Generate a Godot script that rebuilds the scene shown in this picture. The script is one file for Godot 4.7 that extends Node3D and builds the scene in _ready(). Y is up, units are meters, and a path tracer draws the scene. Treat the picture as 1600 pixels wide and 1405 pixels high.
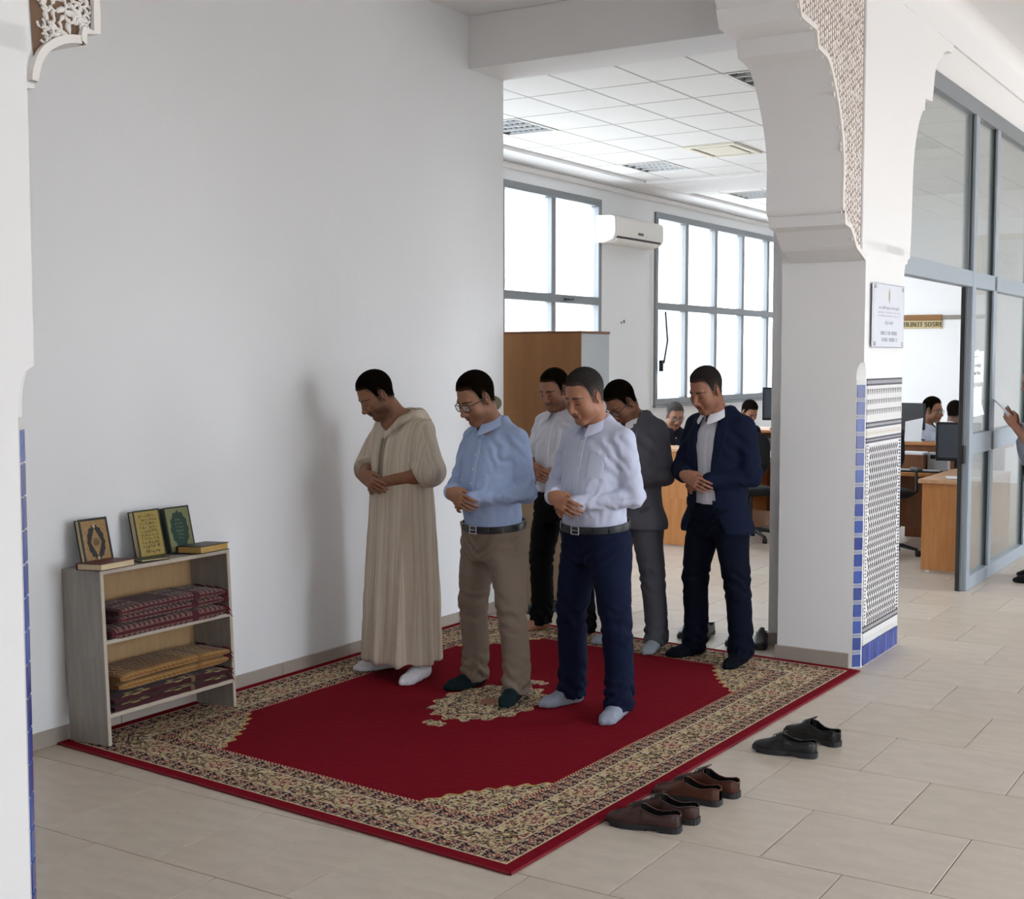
extends Node3D
# A prayer corner in an office building: camera, light, shell, objects, people.

var M := {}
var taken := {}
var part_count := {}
var rng := RandomNumberGenerator.new()

func _ready() -> void:
	# ---- camera, sky, exposure ----
	var cam := Camera3D.new()
	cam.name = "camera"
	cam.position = Vector3(0, 1.78, 0)
	cam.rotation_degrees = Vector3(-3.95, 32.1, 0)
	cam.fov = rad_to_deg(2.0 * atan(702.5 / 2058.0))
	cam.near = 0.1
	cam.far = 200.0
	add_child(cam)
	cam.current = true
	var env := Environment.new()
	env.tonemap_mode = Environment.TONE_MAPPER_LINEAR
	env.tonemap_exposure = 0.95
	env.background_mode = Environment.BG_SKY
	var sky := Sky.new()
	var sm := ProceduralSkyMaterial.new()
	sm.sky_top_color = Color(0.90, 0.95, 1.0)
	sm.sky_horizon_color = Color(0.97, 0.985, 1.0)
	sm.ground_horizon_color = Color(0.88, 0.89, 0.90)
	sm.ground_bottom_color = Color(0.72, 0.72, 0.72)
	sm.sky_energy_multiplier = 2.9
	sm.ground_energy_multiplier = 2.9
	sky.sky_material = sm
	env.sky = sky
	env.sdfgi_enabled = true
	env.ssao_enabled = true
	env.ssil_enabled = true
	var we := WorldEnvironment.new()
	we.name = "world_environment"
	we.environment = env
	add_child(we)
	rng.seed = 7
	make_materials()
	people_start()
	build_shell()
	build_arcade()
	build_office()
	build_rug()
	build_shelf()
	build_shoes()
	people_finish()

# ---------------------------------------------------------------- naming and tagging
func numbered(n: String) -> String:
	if not taken.has(n):
		taken[n] = 0
		return n
	taken[n] += 1
	return "%s_%03d" % [n, taken[n]]

func tag(o: Node, label := "", category := "", group := "", kind := "") -> Node:
	if label: o.set_meta("label", label)
	if category: o.set_meta("category", category)
	if group: o.set_meta("group", group)
	if kind: o.set_meta("kind", kind)
	return o

func thing(called: String, label: String, category: String, at := Vector3.ZERO, turn := 0.0, group := "", kind := "") -> Node3D:
	var o := Node3D.new()
	o.name = numbered(called)
	add_child(o)
	o.position = at
	o.rotation.y = turn
	tag(o, label, category, group, kind)
	return o

func part(called: String, mesh: Mesh, m: Material, parent: Node, at := Vector3.ZERO, rot := Vector3.ZERO) -> MeshInstance3D:
	var o := MeshInstance3D.new()
	o.mesh = mesh
	o.material_override = m
	o.position = at
	o.rotation = rot
	if parent == self:
		o.name = numbered(called)
	else:
		var key := "%d %s" % [parent.get_instance_id(), called]
		var c: int = part_count.get(key, 0)
		part_count[key] = c + 1
		o.name = called if c == 0 else "%s_%03d" % [called, c]
	parent.add_child(o, true)
	return o

func dup(src: Node3D, at: Vector3, turn: float, label: String, group := "") -> Node3D:
	var o: Node3D = src.duplicate()
	var base := String(src.name)
	var rx := RegEx.create_from_string("_\\d{3}$")
	base = rx.sub(base, "")
	o.name = numbered(base)
	add_child(o)
	o.position = at
	o.rotation.y = turn
	tag(o, label, "", group)
	return o

# ---------------------------------------------------------------- mesh builder
class Mb:
	var v := PackedVector3Array()
	var n := PackedVector3Array()
	var uv := PackedVector2Array()
	var col := PackedColorArray()
	var c := Color.WHITE
	var xf := Transform3D()
	# counter-clockwise corners seen from outside
	func tri(a: Vector3, b: Vector3, d: Vector3, ua := Vector2.ZERO, ub := Vector2.ZERO, ud := Vector2.ZERO) -> void:
		a = xf * a; b = xf * b; d = xf * d
		var nn := (b - a).cross(d - a)
		if nn.length_squared() < 1e-18: return
		nn = nn.normalized()
		v.append(a); v.append(d); v.append(b)
		n.append(nn); n.append(nn); n.append(nn)
		uv.append(ua); uv.append(ud); uv.append(ub)
		col.append(c); col.append(c); col.append(c)
	func quad(a: Vector3, b: Vector3, d: Vector3, e: Vector3, u0 := Vector2(0, 1), u1 := Vector2(1, 1), u2 := Vector2(1, 0), u3 := Vector2(0, 0)) -> void:
		tri(a, b, d, u0, u1, u2)
		tri(a, d, e, u0, u2, u3)
	func tri_n(a: Vector3, b: Vector3, d: Vector3, na: Vector3, nb: Vector3, nd: Vector3, ua: Vector2, ub: Vector2, ud: Vector2) -> void:
		v.append(xf * a); v.append(xf * d); v.append(xf * b)
		n.append((xf.basis * na).normalized()); n.append((xf.basis * nd).normalized()); n.append((xf.basis * nb).normalized())
		uv.append(ua); uv.append(ud); uv.append(ub)
		col.append(c); col.append(c); col.append(c)
	# chamfered box between lo and hi
	func box(lo: Vector3, hi: Vector3, r := 0.004) -> void:
		var s := hi - lo
		r = minf(r, 0.45 * minf(s.x, minf(s.y, s.z)))
		var ce := (lo + hi) * 0.5
		var h := s * 0.5
		if r <= 0.0005:
			r = 0.0
		for ax in 3:
			for sg in [-1.0, 1.0]:
				var nn := Vector3.ZERO
				nn[ax] = sg
				var u := Vector3.ZERO
				u[(ax + 1) % 3] = 1.0
				var w := Vector3.ZERO
				w[(ax + 2) % 3] = sg
				var o := ce + nn * h[ax]
				var uu := u * (h[(ax + 1) % 3] - r)
				var ww := w * (h[(ax + 2) % 3] - r)
				quad(o - uu - ww, o + uu - ww, o + uu + ww, o - uu + ww)
		if r == 0.0: return
		# edges
		for ax in 3:
			var b1 := (ax + 1) % 3
			var b2 := (ax + 2) % 3
			for s1 in [-1.0, 1.0]:
				for s2 in [-1.0, 1.0]:
					var p := Vector3.ZERO
					var q := Vector3.ZERO
					p[b1] = s1 * h[b1]; p[b2] = s2 * (h[b2] - r)
					q[b1] = s1 * (h[b1] - r); q[b2] = s2 * h[b2]
					var e := Vector3.ZERO
					e[ax] = h[ax] - r
					if s1 * s2 > 0: quad(ce + p - e, ce + q - e, ce + q + e, ce + p + e)
					else: quad(ce + p + e, ce + q + e, ce + q - e, ce + p - e)
		for s0 in [-1.0, 1.0]:
			for s1 in [-1.0, 1.0]:
				for s2 in [-1.0, 1.0]:
					var a := ce + Vector3(s0 * h.x, s1 * (h.y - r), s2 * (h.z - r))
					var b := ce + Vector3(s0 * (h.x - r), s1 * h.y, s2 * (h.z - r))
					var d := ce + Vector3(s0 * (h.x - r), s1 * (h.y - r), s2 * h.z)
					if s0 * s1 * s2 > 0: tri(a, b, d)
					else: tri(a, d, b)
	# smooth grid of points rows x cols; pts[r][c]
	func grid(pts: Array, close_u := false, flip := false, us := 1.0, vs := 1.0) -> void:
		var R := pts.size()
		var C: int = pts[0].size()
		var nor := []
		for i in R:
			var row := PackedVector3Array()
			for j in C:
				var j0 := j - 1
				var j1 := j + 1
				if close_u:
					j0 = (j0 + C - 1) % (C - 1) if j0 < 0 else j0
					j1 = 1 if j1 > C - 1 else j1
					if j == 0: j0 = C - 2
				else:
					j0 = maxi(j0, 0); j1 = mini(j1, C - 1)
				var i0 := maxi(i - 1, 0)
				var i1 := mini(i + 1, R - 1)
				var du: Vector3 = pts[i][j1] - pts[i][j0]
				var dv: Vector3 = pts[i1][j] - pts[i0][j]
				var nn := du.cross(dv)
				if nn.length_squared() < 1e-16:
					var ii0 := clampi(i - 2, 0, R - 1)
					var ii1 := clampi(i + 2, 0, R - 1)
					nn = (pts[i1 if i == 0 else i0][j1] - pts[i1 if i == 0 else i0][j0]).cross(pts[ii1][j] - pts[ii0][j])
				if flip: nn = -nn
				row.append(nn.normalized() if nn.length_squared() > 0 else Vector3.UP)
			nor.append(row)
		for i in R - 1:
			for j in C - 1:
				var a: Vector3 = pts[i][j]
				var b: Vector3 = pts[i][j + 1]
				var d: Vector3 = pts[i + 1][j + 1]
				var e: Vector3 = pts[i + 1][j]
				var ua := Vector2(us * j / (C - 1.0), vs * (1.0 - i / (R - 1.0)))
				var ub := Vector2(us * (j + 1) / (C - 1.0), ua.y)
				var ud := Vector2(ub.x, vs * (1.0 - (i + 1) / (R - 1.0)))
				var ue := Vector2(ua.x, ud.y)
				if flip:
					tri_n(a, e, d, nor[i][j], nor[i + 1][j], nor[i + 1][j + 1], ua, ue, ud)
					tri_n(a, d, b, nor[i][j], nor[i + 1][j + 1], nor[i][j + 1], ua, ud, ub)
				else:
					tri_n(a, b, d, nor[i][j], nor[i][j + 1], nor[i + 1][j + 1], ua, ub, ud)
					tri_n(a, d, e, nor[i][j], nor[i + 1][j + 1], nor[i + 1][j], ua, ud, ue)
	# tube through points
	func tube(path: Array, rad, seg := 8, caps := true, flat := 1.0) -> void:
		var rows := []
		var L := path.size()
		var up := Vector3.UP
		for i in L:
			var t: Vector3 = (path[mini(i + 1, L - 1)] - path[maxi(i - 1, 0)]).normalized()
			var sd := t.cross(up)
			if sd.length() < 0.05: sd = t.cross(Vector3.RIGHT)
			sd = sd.normalized()
			var u2 := sd.cross(t).normalized()
			var r: float = rad[i] if rad is Array else rad
			var row := PackedVector3Array()
			for j in seg + 1:
				var a := TAU * j / seg
				row.append(path[i] + sd * cos(a) * r + u2 * sin(a) * r * flat)
			rows.append(row)
		grid(rows, true, false)
		if caps:
			for k in [0, L - 1]:
				var row: PackedVector3Array = rows[k]
				for j in seg:
					if k == 0: tri(path[k], row[j + 1], row[j])
					else: tri(path[k], row[j], row[j + 1])
	# lathe of (r, y) profile round y
	func lathe(prof: Array, seg := 20) -> void:
		var rows := []
		for p in prof:
			var row := PackedVector3Array()
			for j in seg + 1:
				var a := TAU * j / seg
				row.append(Vector3(cos(a) * p.x, p.y, -sin(a) * p.x))
			rows.append(row)
		grid(rows, true, false)
	# polygon (2D) extruded: maps p2 -> o + x*ex + y*ey, thickness along ez from 0..t
	func prism(poly: PackedVector2Array, ex: Vector3, ey: Vector3, ez: Vector3, o := Vector3.ZERO, sides := true, back := true) -> void:
		var p := poly
		if Geometry2D.is_polygon_clockwise(p):
			p = p.duplicate()
			p.reverse()
		var tr := Geometry2D.triangulate_polygon(p)
		var right := ex.cross(ey).dot(ez) > 0
		for i in range(0, tr.size(), 3):
			var a := p[tr[i]]
			var b := p[tr[i + 1]]
			var d := p[tr[i + 2]]
			if (b - a).cross(d - a) < 0:
				var t2 := b
				b = d
				d = t2
			var A := o + ex * a.x + ey * a.y
			var B := o + ex * b.x + ey * b.y
			var D := o + ex * d.x + ey * d.y
			if right:
				tri(A + ez, B + ez, D + ez, a, b, d)
				if back: tri(A, D, B, a, d, b)
			else:
				tri(A + ez, D + ez, B + ez, a, d, b)
				if back: tri(A, B, D, a, b, d)
		if not sides: return
		var N := p.size()
		for i in N:
			var a := p[i]
			var b := p[(i + 1) % N]
			var A := o + ex * a.x + ey * a.y
			var B := o + ex * b.x + ey * b.y
			if right: quad(A, B, B + ez, A + ez)
			else: quad(B, A, A + ez, B + ez)
	func mesh() -> ArrayMesh:
		var arr := []
		arr.resize(Mesh.ARRAY_MAX)
		arr[Mesh.ARRAY_VERTEX] = v
		arr[Mesh.ARRAY_NORMAL] = n
		arr[Mesh.ARRAY_TEX_UV] = uv
		arr[Mesh.ARRAY_COLOR] = col
		var m := ArrayMesh.new()
		m.add_surface_from_arrays(Mesh.PRIMITIVE_TRIANGLES, arr)
		return m

var box_cache := {}
func bx(lo: Vector3, hi: Vector3, r := 0.004) -> ArrayMesh:
	var b := Mb.new()
	b.box(lo, hi, r)
	return b.mesh()

func sized(s: Vector3, r := 0.004) -> ArrayMesh:   # centred box, shared by size
	var k := "%s %s" % [s, r]
	if not box_cache.has(k): box_cache[k] = bx(-s * 0.5, s * 0.5, r)
	return box_cache[k]

func pbox(called: String, lo: Vector3, hi: Vector3, m: Material, parent: Node, r := 0.004) -> MeshInstance3D:
	return part(called, sized(hi - lo, r), m, parent, (lo + hi) * 0.5)

# ---------------------------------------------------------------- materials
func mat(hex: String, rough := 0.7, metal := 0.0) -> StandardMaterial3D:
	var m := StandardMaterial3D.new()
	m.albedo_color = Color.html(hex)
	m.roughness = rough
	m.metallic = metal
	return m

func noise(freq: float, seed_ := 1, oct := 3, kind := FastNoiseLite.TYPE_SIMPLEX_SMOOTH) -> FastNoiseLite:
	var f := FastNoiseLite.new()
	f.noise_type = kind
	f.frequency = freq
	f.seed = seed_
	f.fractal_octaves = oct
	return f

# a small tiling picture from noise stretched along x or y between two colours
func streaks(w: int, h: int, fx: float, fy: float, a: Color, b: Color, seed_ := 1, fine := 0.25) -> ImageTexture:
	var f := noise(1.0, seed_, 3)
	var g := noise(1.0, seed_ + 9, 2)
	var im := Image.create(w, h, false, Image.FORMAT_RGB8)
	for y in h:
		for x in w:
			var t := 0.5 + 0.6 * f.get_noise_2d(x * fx, y * fy) + fine * g.get_noise_2d(x * fx * 6.0, y * fy * 6.0)
			im.set_pixel(x, y, a.lerp(b, clampf(t, 0, 1)))
	return ImageTexture.create_from_image(im)

func bump(m: StandardMaterial3D, freq: float, strength: float, scale := Vector3.ONE, seed_ := 3, size := 256) -> void:
	var t := NoiseTexture2D.new()
	t.width = size
	t.height = size
	t.seamless = true
	t.as_normal_map = true
	t.bump_strength = strength
	t.noise = noise(freq, seed_, 4)
	m.normal_enabled = true
	m.normal_texture = t
	m.uv1_triplanar = true
	m.uv1_world_triplanar = true
	m.uv1_scale = scale

func make_materials() -> void:
	M.wall = mat("eeeeef", 0.75)
	bump(M.wall, 0.02, 0.35, Vector3.ONE * 0.8)
	M.plaster = mat("f0eeed", 0.8)
	M.ceil = mat("efedeb", 0.85)
	M.panel = mat("f6f4f1", 0.9)
	bump(M.panel, 0.2, 1.5, Vector3.ONE * 3.0, 5)
	M.tbar = mat("aaa7a3", 0.6)
	M.grout = mat("8f857a", 0.9)
	M.tiles = []
	for i in 4:
		var a := Color.html(["cabbab", "c6b7a6", "cdbfaf", "c8b9aa"][i])
		var m := mat("ffffff", 0.38)
		m.albedo_texture = streaks(128, 128, 0.02, 0.05, a.darkened(0.05), a.lightened(0.05), 20 + i)
		m.uv1_triplanar = true
		m.uv1_scale = Vector3(1.5, 1.5, 1.5)
		M.tiles.append(m)
	M.skirt = mat("a89d92", 0.45)
	M.floor_far = mat("c8b9a9", 0.35)
	M.alu = mat("85898d", 0.45, 0.25)
	M.alu_blue = mat("9ea7b0", 0.42, 0.25)
	M.black_gasket = mat("26282a", 0.6)
	M.glass = mat("eef4f2", 0.02)
	M.glass.albedo_color.a = 0.06
	M.glass.transparency = BaseMaterial3D.TRANSPARENCY_ALPHA
	M.white_plastic = mat("ece8e2", 0.45)
	M.black_plastic = mat("17181b", 0.5)
	M.steel = mat("b9bcc0", 0.3, 0.9)
	M.paper = mat("eef0f4", 0.85)
	M.facade = mat("e6e4e0", 0.9)
	M.facade_win = mat("8d97a3", 0.3)
	M.reflector = mat("eceded", 0.35, 0.1)
	M.louvre_dark = mat("85898c", 0.4, 0.3)
	M.glaze_white = mat("dad9d5", 0.3)
	M.glaze_pat = mat("8c90a6", 0.3)
	M.blues = [mat("1f3d92", 0.2), mat("1a3485", 0.2), mat("274aa0", 0.22)]
	M.stucco = mat("ece6e1", 0.85)
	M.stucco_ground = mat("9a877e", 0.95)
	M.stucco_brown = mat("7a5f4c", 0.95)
	M.plaque_plate = mat("c9ccd6", 0.15, 0.1)
	M.glass_grey = mat("8b9490", 0.02)
	M.glass_grey.albedo_color.a = 0.30
	M.glass_grey.transparency = BaseMaterial3D.TRANSPARENCY_ALPHA

# ================================================================ SHELL
const WX := -4.97     # face of the left wall
const ZB := -7.38     # front of the beam and the pillar
const OX := -7.2      # face of the window wall of the office
const ZE := -19.7     # end wall

func build_shell() -> void:
	# floor
	var f := thing("floor", "beige stone-look floor tiles laid in running bond through the whole hall", "floor", Vector3.ZERO, 0, "", "structure")
	pbox("slab", Vector3(-7.4, -0.2, ZE - 0.2), Vector3(3.4, -0.010, 2.2), M.grout, f, 0)
	var px := 0.605
	var pz := 0.583
	var k0 := -14
	var k1 := 4
	var zlo := -4.95 + pz * k0
	var zhi := -4.95 + pz * (k1 + 1)
	var xlo := -1.393 - px * 6.5
	var xhi := -1.393 + px * 3.0
	var g := 0.0022
	var tile_meshes := {}
	for k in range(k0, k1 + 1):
		var z0 := -4.95 + pz * k
		var off := -1.698 if posmod(k, 2) == 0 else -1.393
		var x := off - px * 8.0
		while x < xhi:
			var a := maxf(x, xlo)
			var b := minf(x + px, xhi)
			if b - a > 0.02:
				var under := a > -4.85 and b < -2.45 and z0 > -7.25 and z0 + pz < -4.0
				if not under:
					var m: Material = M.tiles[rng.randi() % 4]
					pbox("tile", Vector3(a + g, -0.012, z0 + g), Vector3(b - g, 0.0, z0 + pz - g), m, f, 0.0012)
			x += px
	var far := Mb.new()
	far.box(Vector3(-7.2, -0.02, ZE), Vector3(3.2, 0, zlo), 0)
	far.box(Vector3(-7.2, -0.02, zhi), Vector3(3.2, 0, 2.0), 0)
	far.box(Vector3(-7.2, -0.02, zlo), Vector3(xlo, 0, zhi), 0)
	far.box(Vector3(xhi, -0.02, zlo), Vector3(3.2, 0, zhi), 0)
	part("tile_field", far.mesh(), M.floor_far, f)

	# left wall and its skirting
	var w := Mb.new()
	w.box(Vector3(WX - 0.2, 0, -7.81), Vector3(WX, 4.3, 2.2), 0)
	tag(part("wall_left", w.mesh(), M.wall, self), "smooth white plaster wall behind the bookshelf and the praying men", "wall", "", "structure")
	var sk := thing("baseboard_left", "low beige tile skirting along the foot of the long white wall", "skirting", Vector3.ZERO, 0, "", "structure")
	var z := -7.81
	while z < -2.0:
		var l := minf(0.58, -2.0 - z)
		pbox("skirting_tile", Vector3(WX, 0, z + 0.001), Vector3(WX + 0.012, 0.078, z + l - 0.001), M.skirt, sk, 0.003)
		z += 0.58
	pbox("skirting_tile", Vector3(WX - 0.19, 0, -7.822), Vector3(WX + 0.012, 0.078, -7.81), M.skirt, sk, 0.003)
	# ceiling in front, beam under it
	var c := Mb.new()
	c.box(Vector3(WX - 0.2, 4.04, -7.75), Vector3(-2.28, 4.3, 2.2), 0)
	c.box(Vector3(-2.28, 4.16, ZE), Vector3(3.4, 4.3, 2.2), 0)
	tag(part("ceiling", c.mesh(), M.ceil, self), "flat pale grey plaster ceiling over the prayer corner and the corridor", "ceiling", "", "structure")
	tag(part("trim_1", bx(Vector3(WX, 3.695, -7.81), Vector3(-2.5, 4.04, ZB), 0.004), M.plaster, self), "deep plaster beam crossing from the left wall to the pillar", "beam", "", "structure")
	# walls round the office
	w = Mb.new()
	w.box(Vector3(-7.4, 0, -7.81), Vector3(WX - 0.2, 4.3, -7.61), 0)
	tag(part("wall_front", w.mesh(), M.wall, self), "white office wall running on behind the long left wall", "wall", "", "structure")
	w = Mb.new()
	var holes := [[-9.0, -7.95], [-13.36, -9.28], [-19.46, -14.77]]
	var zz := -7.55
	for h in holes:
		w.box(Vector3(-7.4, 0, h[1]), Vector3(OX, 4.3, zz), 0)
		w.box(Vector3(-7.4, 0, h[0]), Vector3(OX, 1.2, h[1]), 0)
		w.box(Vector3(-7.4, 3.58, h[0]), Vector3(OX, 4.3, h[1]), 0)
		zz = h[0]
	w.box(Vector3(-7.4, 0, ZE - 0.2), Vector3(OX, 4.3, zz), 0)
	tag(part("wall_back", w.mesh(), M.wall, self), "white office wall with the large windows and the air conditioner", "wall", "", "structure")
	w = Mb.new()
	w.box(Vector3(-7.2, 0, ZE - 0.2), Vector3(3.4, 4.3, ZE), 0)
	tag(part("wall_end", w.mesh(), M.wall, self), "white end wall of the office with the gold sign", "wall", "", "structure")
	w = Mb.new()
	w.box(Vector3(WX - 0.2, 0, 2.0), Vector3(1.6, 4.3, 2.2), 0)
	w.box(Vector3(2.9, 0, 2.0), Vector3(3.4, 4.3, 2.2), 0)
	w.box(Vector3(1.6, 3.2, 2.0), Vector3(2.9, 4.3, 2.2), 0)
	w.box(Vector3(1.6, 0, 2.0), Vector3(2.9, 1.0, 2.2), 0)
	tag(part("wall_rear", w.mesh(), M.wall, self), "white wall closing the corridor opposite the office", "wall", "", "structure")
	w = Mb.new()
	var e := 2.2
	for q in [[-6.3, -4.2], [-12.8, -10.6], [-15.6, -13.6]]:
		w.box(Vector3(3.2, 0, q[1]), Vector3(3.4, 4.3, e), 0)
		w.box(Vector3(3.2, 0, q[0]), Vector3(3.4, 0.5, q[1]), 0)
		w.box(Vector3(3.2, 3.5, q[0]), Vector3(3.4, 4.3, q[1]), 0)
		e = q[0]
	w.box(Vector3(3.2, 0, ZE - 0.2), Vector3(3.4, 4.3, e), 0)
	tag(part("wall_right", w.mesh(), M.wall, self), "white corridor wall with tall window openings", "wall", "", "structure")
	build_office_ceiling()
	window_frame("window_1", "grey aluminium window beside the brown cabinet, nearest the prayer corner", -13.36, -9.28, [-12.29, -11.27, -10.27], -12.6)
	window_frame("window_2", "long grey aluminium window behind the man in the navy suit", -19.46, -14.77, [-18.55, -17.59, -16.64, -15.7], -14.9)
	window_frame("window_3", "narrow grey aluminium window in the office corner behind the long white wall", -9.0, -7.95, [], -8.5)
	# building across the yard
	var b := thing("neighbour_building", "bright pale building across the yard seen through the office windows", "building", Vector3(-17, 0, -24))
	pbox("wall", Vector3(-1, 0, -16), Vector3(0, 9, 16), M.facade, b, 0.05)
	pbox("parapet", Vector3(-1.1, 3.62, -16), Vector3(0.25, 3.9, 16), M.facade, b, 0.02)
	for i in 9:
		var wz := -14.5 + i * 3.4
		pbox("window", Vector3(-0.05, 1.3, wz - 0.8), Vector3(0.02, 3.2, wz + 0.8), M.facade_win, b, 0.01)
		pbox("window", Vector3(-0.05, 4.6, wz - 0.8), Vector3(0.02, 6.6, wz + 0.8), M.facade_win, b, 0.01)
	tag(part("yard", bx(Vector3(-17, -0.4, -45), Vector3(-7.4, -0.2, 0), 0), M.facade, self), "pale paved yard outside the office windows", "ground", "", "structure")

func build_office_ceiling() -> void:
	var c := thing("ceiling_001", "suspended office ceiling of square white panels in a thin metal grid", "ceiling", Vector3.ZERO, 0, "", "structure")
	pbox("slab", Vector3(-7.4, 4.1, ZE), Vector3(-2.28, 4.3, -7.75), M.ceil, c, 0)
	var band := Mb.new()
	var yb := 3.765
	var xe := -6.78
	band.box(Vector3(OX, yb, ZE), Vector3(xe, 4.1, -7.75), 0.01)
	band.box(Vector3(xe, yb, -14.76), Vector3(-2.505, 4.1, -13.66), 0.01)
	band.box(Vector3(xe, yb, ZE), Vector3(-2.505, 4.1, -19.2), 0.01)
	part("plaster_border", band.mesh(), M.plaster, c)
	var cove := Mb.new()
	cove.box(Vector3(OX, 3.70, ZE), Vector3(OX + 0.05, yb, -7.75), 0.02)
	part("cove", cove.mesh(), M.plaster, c)
	var lights := {"-3,-2": 1, "-3,-6": 1, "2,-1": 1, "-3,-10": 1, "0,-10": 1, "2,-6": 1}
	var vents := {"-1,-5": 1}
	for bay in [[-13.66, -7.75], [-19.2, -14.76]]:
		for i in range(-5, 6):
			for j in range(-17, 2):
				var x0 := -4.87 + 0.535 * i + 0.54
				var z0 := -8.85 + 0.705 * j
				var a := maxf(x0 - 0.535, xe)
				var b := minf(x0, -2.505)
				var lo := maxf(z0, bay[0])
				var hi := minf(z0 + 0.705, bay[1])
				if b - a < 0.03 or hi - lo < 0.03: continue
				var key := "%d,%d" % [i, j]
				if lights.has(key) and b - a > 0.5 and hi - lo > 0.6:
					ceiling_light(Vector3((a + b) * 0.5, 3.8, (lo + hi) * 0.5), b - a, hi - lo, key)
					continue
				if vents.has(key):
					ceiling_vent(Vector3((a + b) * 0.5, 3.8, (lo + hi) * 0.5), b - a, hi - lo)
					continue
				pbox("ceiling_panel", Vector3(a + 0.008, 3.80, lo + 0.010), Vector3(b - 0.008, 3.815, hi - 0.010), M.panel, c, 0.003)
		var bars := Mb.new()
		for i in range(-5, 7):
			var x0 := -4.87 + 0.535 * i + 0.54 - 0.535
			if x0 > xe and x0 < -2.505: bars.box(Vector3(x0 - 0.010, 3.8012, bay[0]), Vector3(x0 + 0.010, 3.83, bay[1]), 0)
		for j in range(-17, 3):
			var z0 := -8.85 + 0.705 * j
			if z0 > bay[0] and z0 < bay[1]: bars.box(Vector3(xe, 3.8005, z0 - 0.010), Vector3(-2.505, 3.83, z0 + 0.010), 0)
		part("ceiling_grid", bars.mesh(), M.tbar, c)

func ceiling_light(p: Vector3, sx: float, sz: float, key: String) -> void:
	var names := {"-3,-2": "square louvred ceiling light nearest the long left wall, partly cut by it", "-3,-6": "square louvred ceiling light above the first window, beside the plaster border", "2,-1": "square louvred ceiling light beside the pillar arch", "-3,-10": "square louvred ceiling light in the far ceiling bay by the window wall", "0,-10": "square louvred ceiling light deep in the far ceiling bay", "2,-6": "square louvred ceiling light above the office desks behind the glass"}
	var t := thing("ceiling_light", names[key], "ceiling light", p, 0, "louvred ceiling lights")
	var f := Mb.new()
	f.box(Vector3(-sx / 2 + 0.006, -0.006, -sz / 2 + 0.006), Vector3(sx / 2 - 0.006, 0.0, -sz / 2 + 0.03), 0.002)
	f.box(Vector3(-sx / 2 + 0.006, -0.006, sz / 2 - 0.03), Vector3(sx / 2 - 0.006, 0.0, sz / 2 - 0.006), 0.002)
	f.box(Vector3(-sx / 2 + 0.006, -0.006, -sz / 2 + 0.03), Vector3(-sx / 2 + 0.03, 0.0, sz / 2 - 0.03), 0.002)
	f.box(Vector3(sx / 2 - 0.03, -0.006, -sz / 2 + 0.03), Vector3(sx / 2 - 0.006, 0.0, sz / 2 - 0.03), 0.002)
	part("frame", f.mesh(), M.white_plastic, t)
	pbox("housing", Vector3(-sx / 2 + 0.01, 0.09, -sz / 2 + 0.01), Vector3(sx / 2 - 0.01, 0.10, sz / 2 - 0.01), M.reflector, t, 0.001)
	for i in 4:
		var z := -sz / 2 + sz * (i + 0.5) / 4.0
		part("tube", tube_mesh(sx - 0.08), M.white_plastic, t, Vector3(0, 0.065, z))
	for i in 5:
		var z := -sz / 2 + 0.03 + (sz - 0.06) * i / 4.0
		part("louvre", sized(Vector3(sx - 0.06, 0.045, 0.012), 0.001), M.reflector, t, Vector3(0, 0.022, z))
	for i in 9:
		var x := -sx / 2 + 0.04 + (sx - 0.08) * i / 8.0
		part("cross_blade", sized(Vector3(0.006, 0.03, sz - 0.07), 0.001), M.louvre_dark, t, Vector3(x, 0.03, 0))

var tubes := {}
func tube_mesh(l: float) -> ArrayMesh:
	var k := "%.3f" % l
	if not tubes.has(k):
		var b := Mb.new()
		b.tube([Vector3(-l / 2, 0, 0), Vector3(l / 2, 0, 0)], 0.013, 8)
		tubes[k] = b.mesh()
	return tubes[k]

func ceiling_vent(p: Vector3, sx: float, sz: float) -> void:
	var t := thing("ceiling_vent", "square beige cassette air vent set in the white panel ceiling", "air vent", p)
	var m := mat("d8cdb6", 0.5)
	pbox("backing", Vector3(-sx / 2 + 0.01, 0.01, -sz / 2 + 0.01), Vector3(sx / 2 - 0.01, 0.02, sz / 2 - 0.01), M.black_plastic, t, 0.001)
	var f := Mb.new()
	for s in [-1.0, 1.0]:
		f.box(Vector3(-sx / 2, -0.02, s * (sz / 2 - 0.025) - 0.025), Vector3(sx / 2, 0.004, s * (sz / 2 - 0.025) + 0.025), 0.004)
		f.box(Vector3(s * (sx / 2 - 0.025) - 0.025, -0.02, -sz / 2 + 0.05), Vector3(s * (sx / 2 - 0.025) + 0.025, 0.004, sz / 2 - 0.05), 0.004)
	part("frame", f.mesh(), mat("ece4d2", 0.5), t)
	pbox("grille", Vector3(-sx / 2 + 0.09, -0.018, -sz / 2 + 0.09), Vector3(sx / 2 - 0.09, 0.0, sz / 2 - 0.09), m, t, 0.006)

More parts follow.
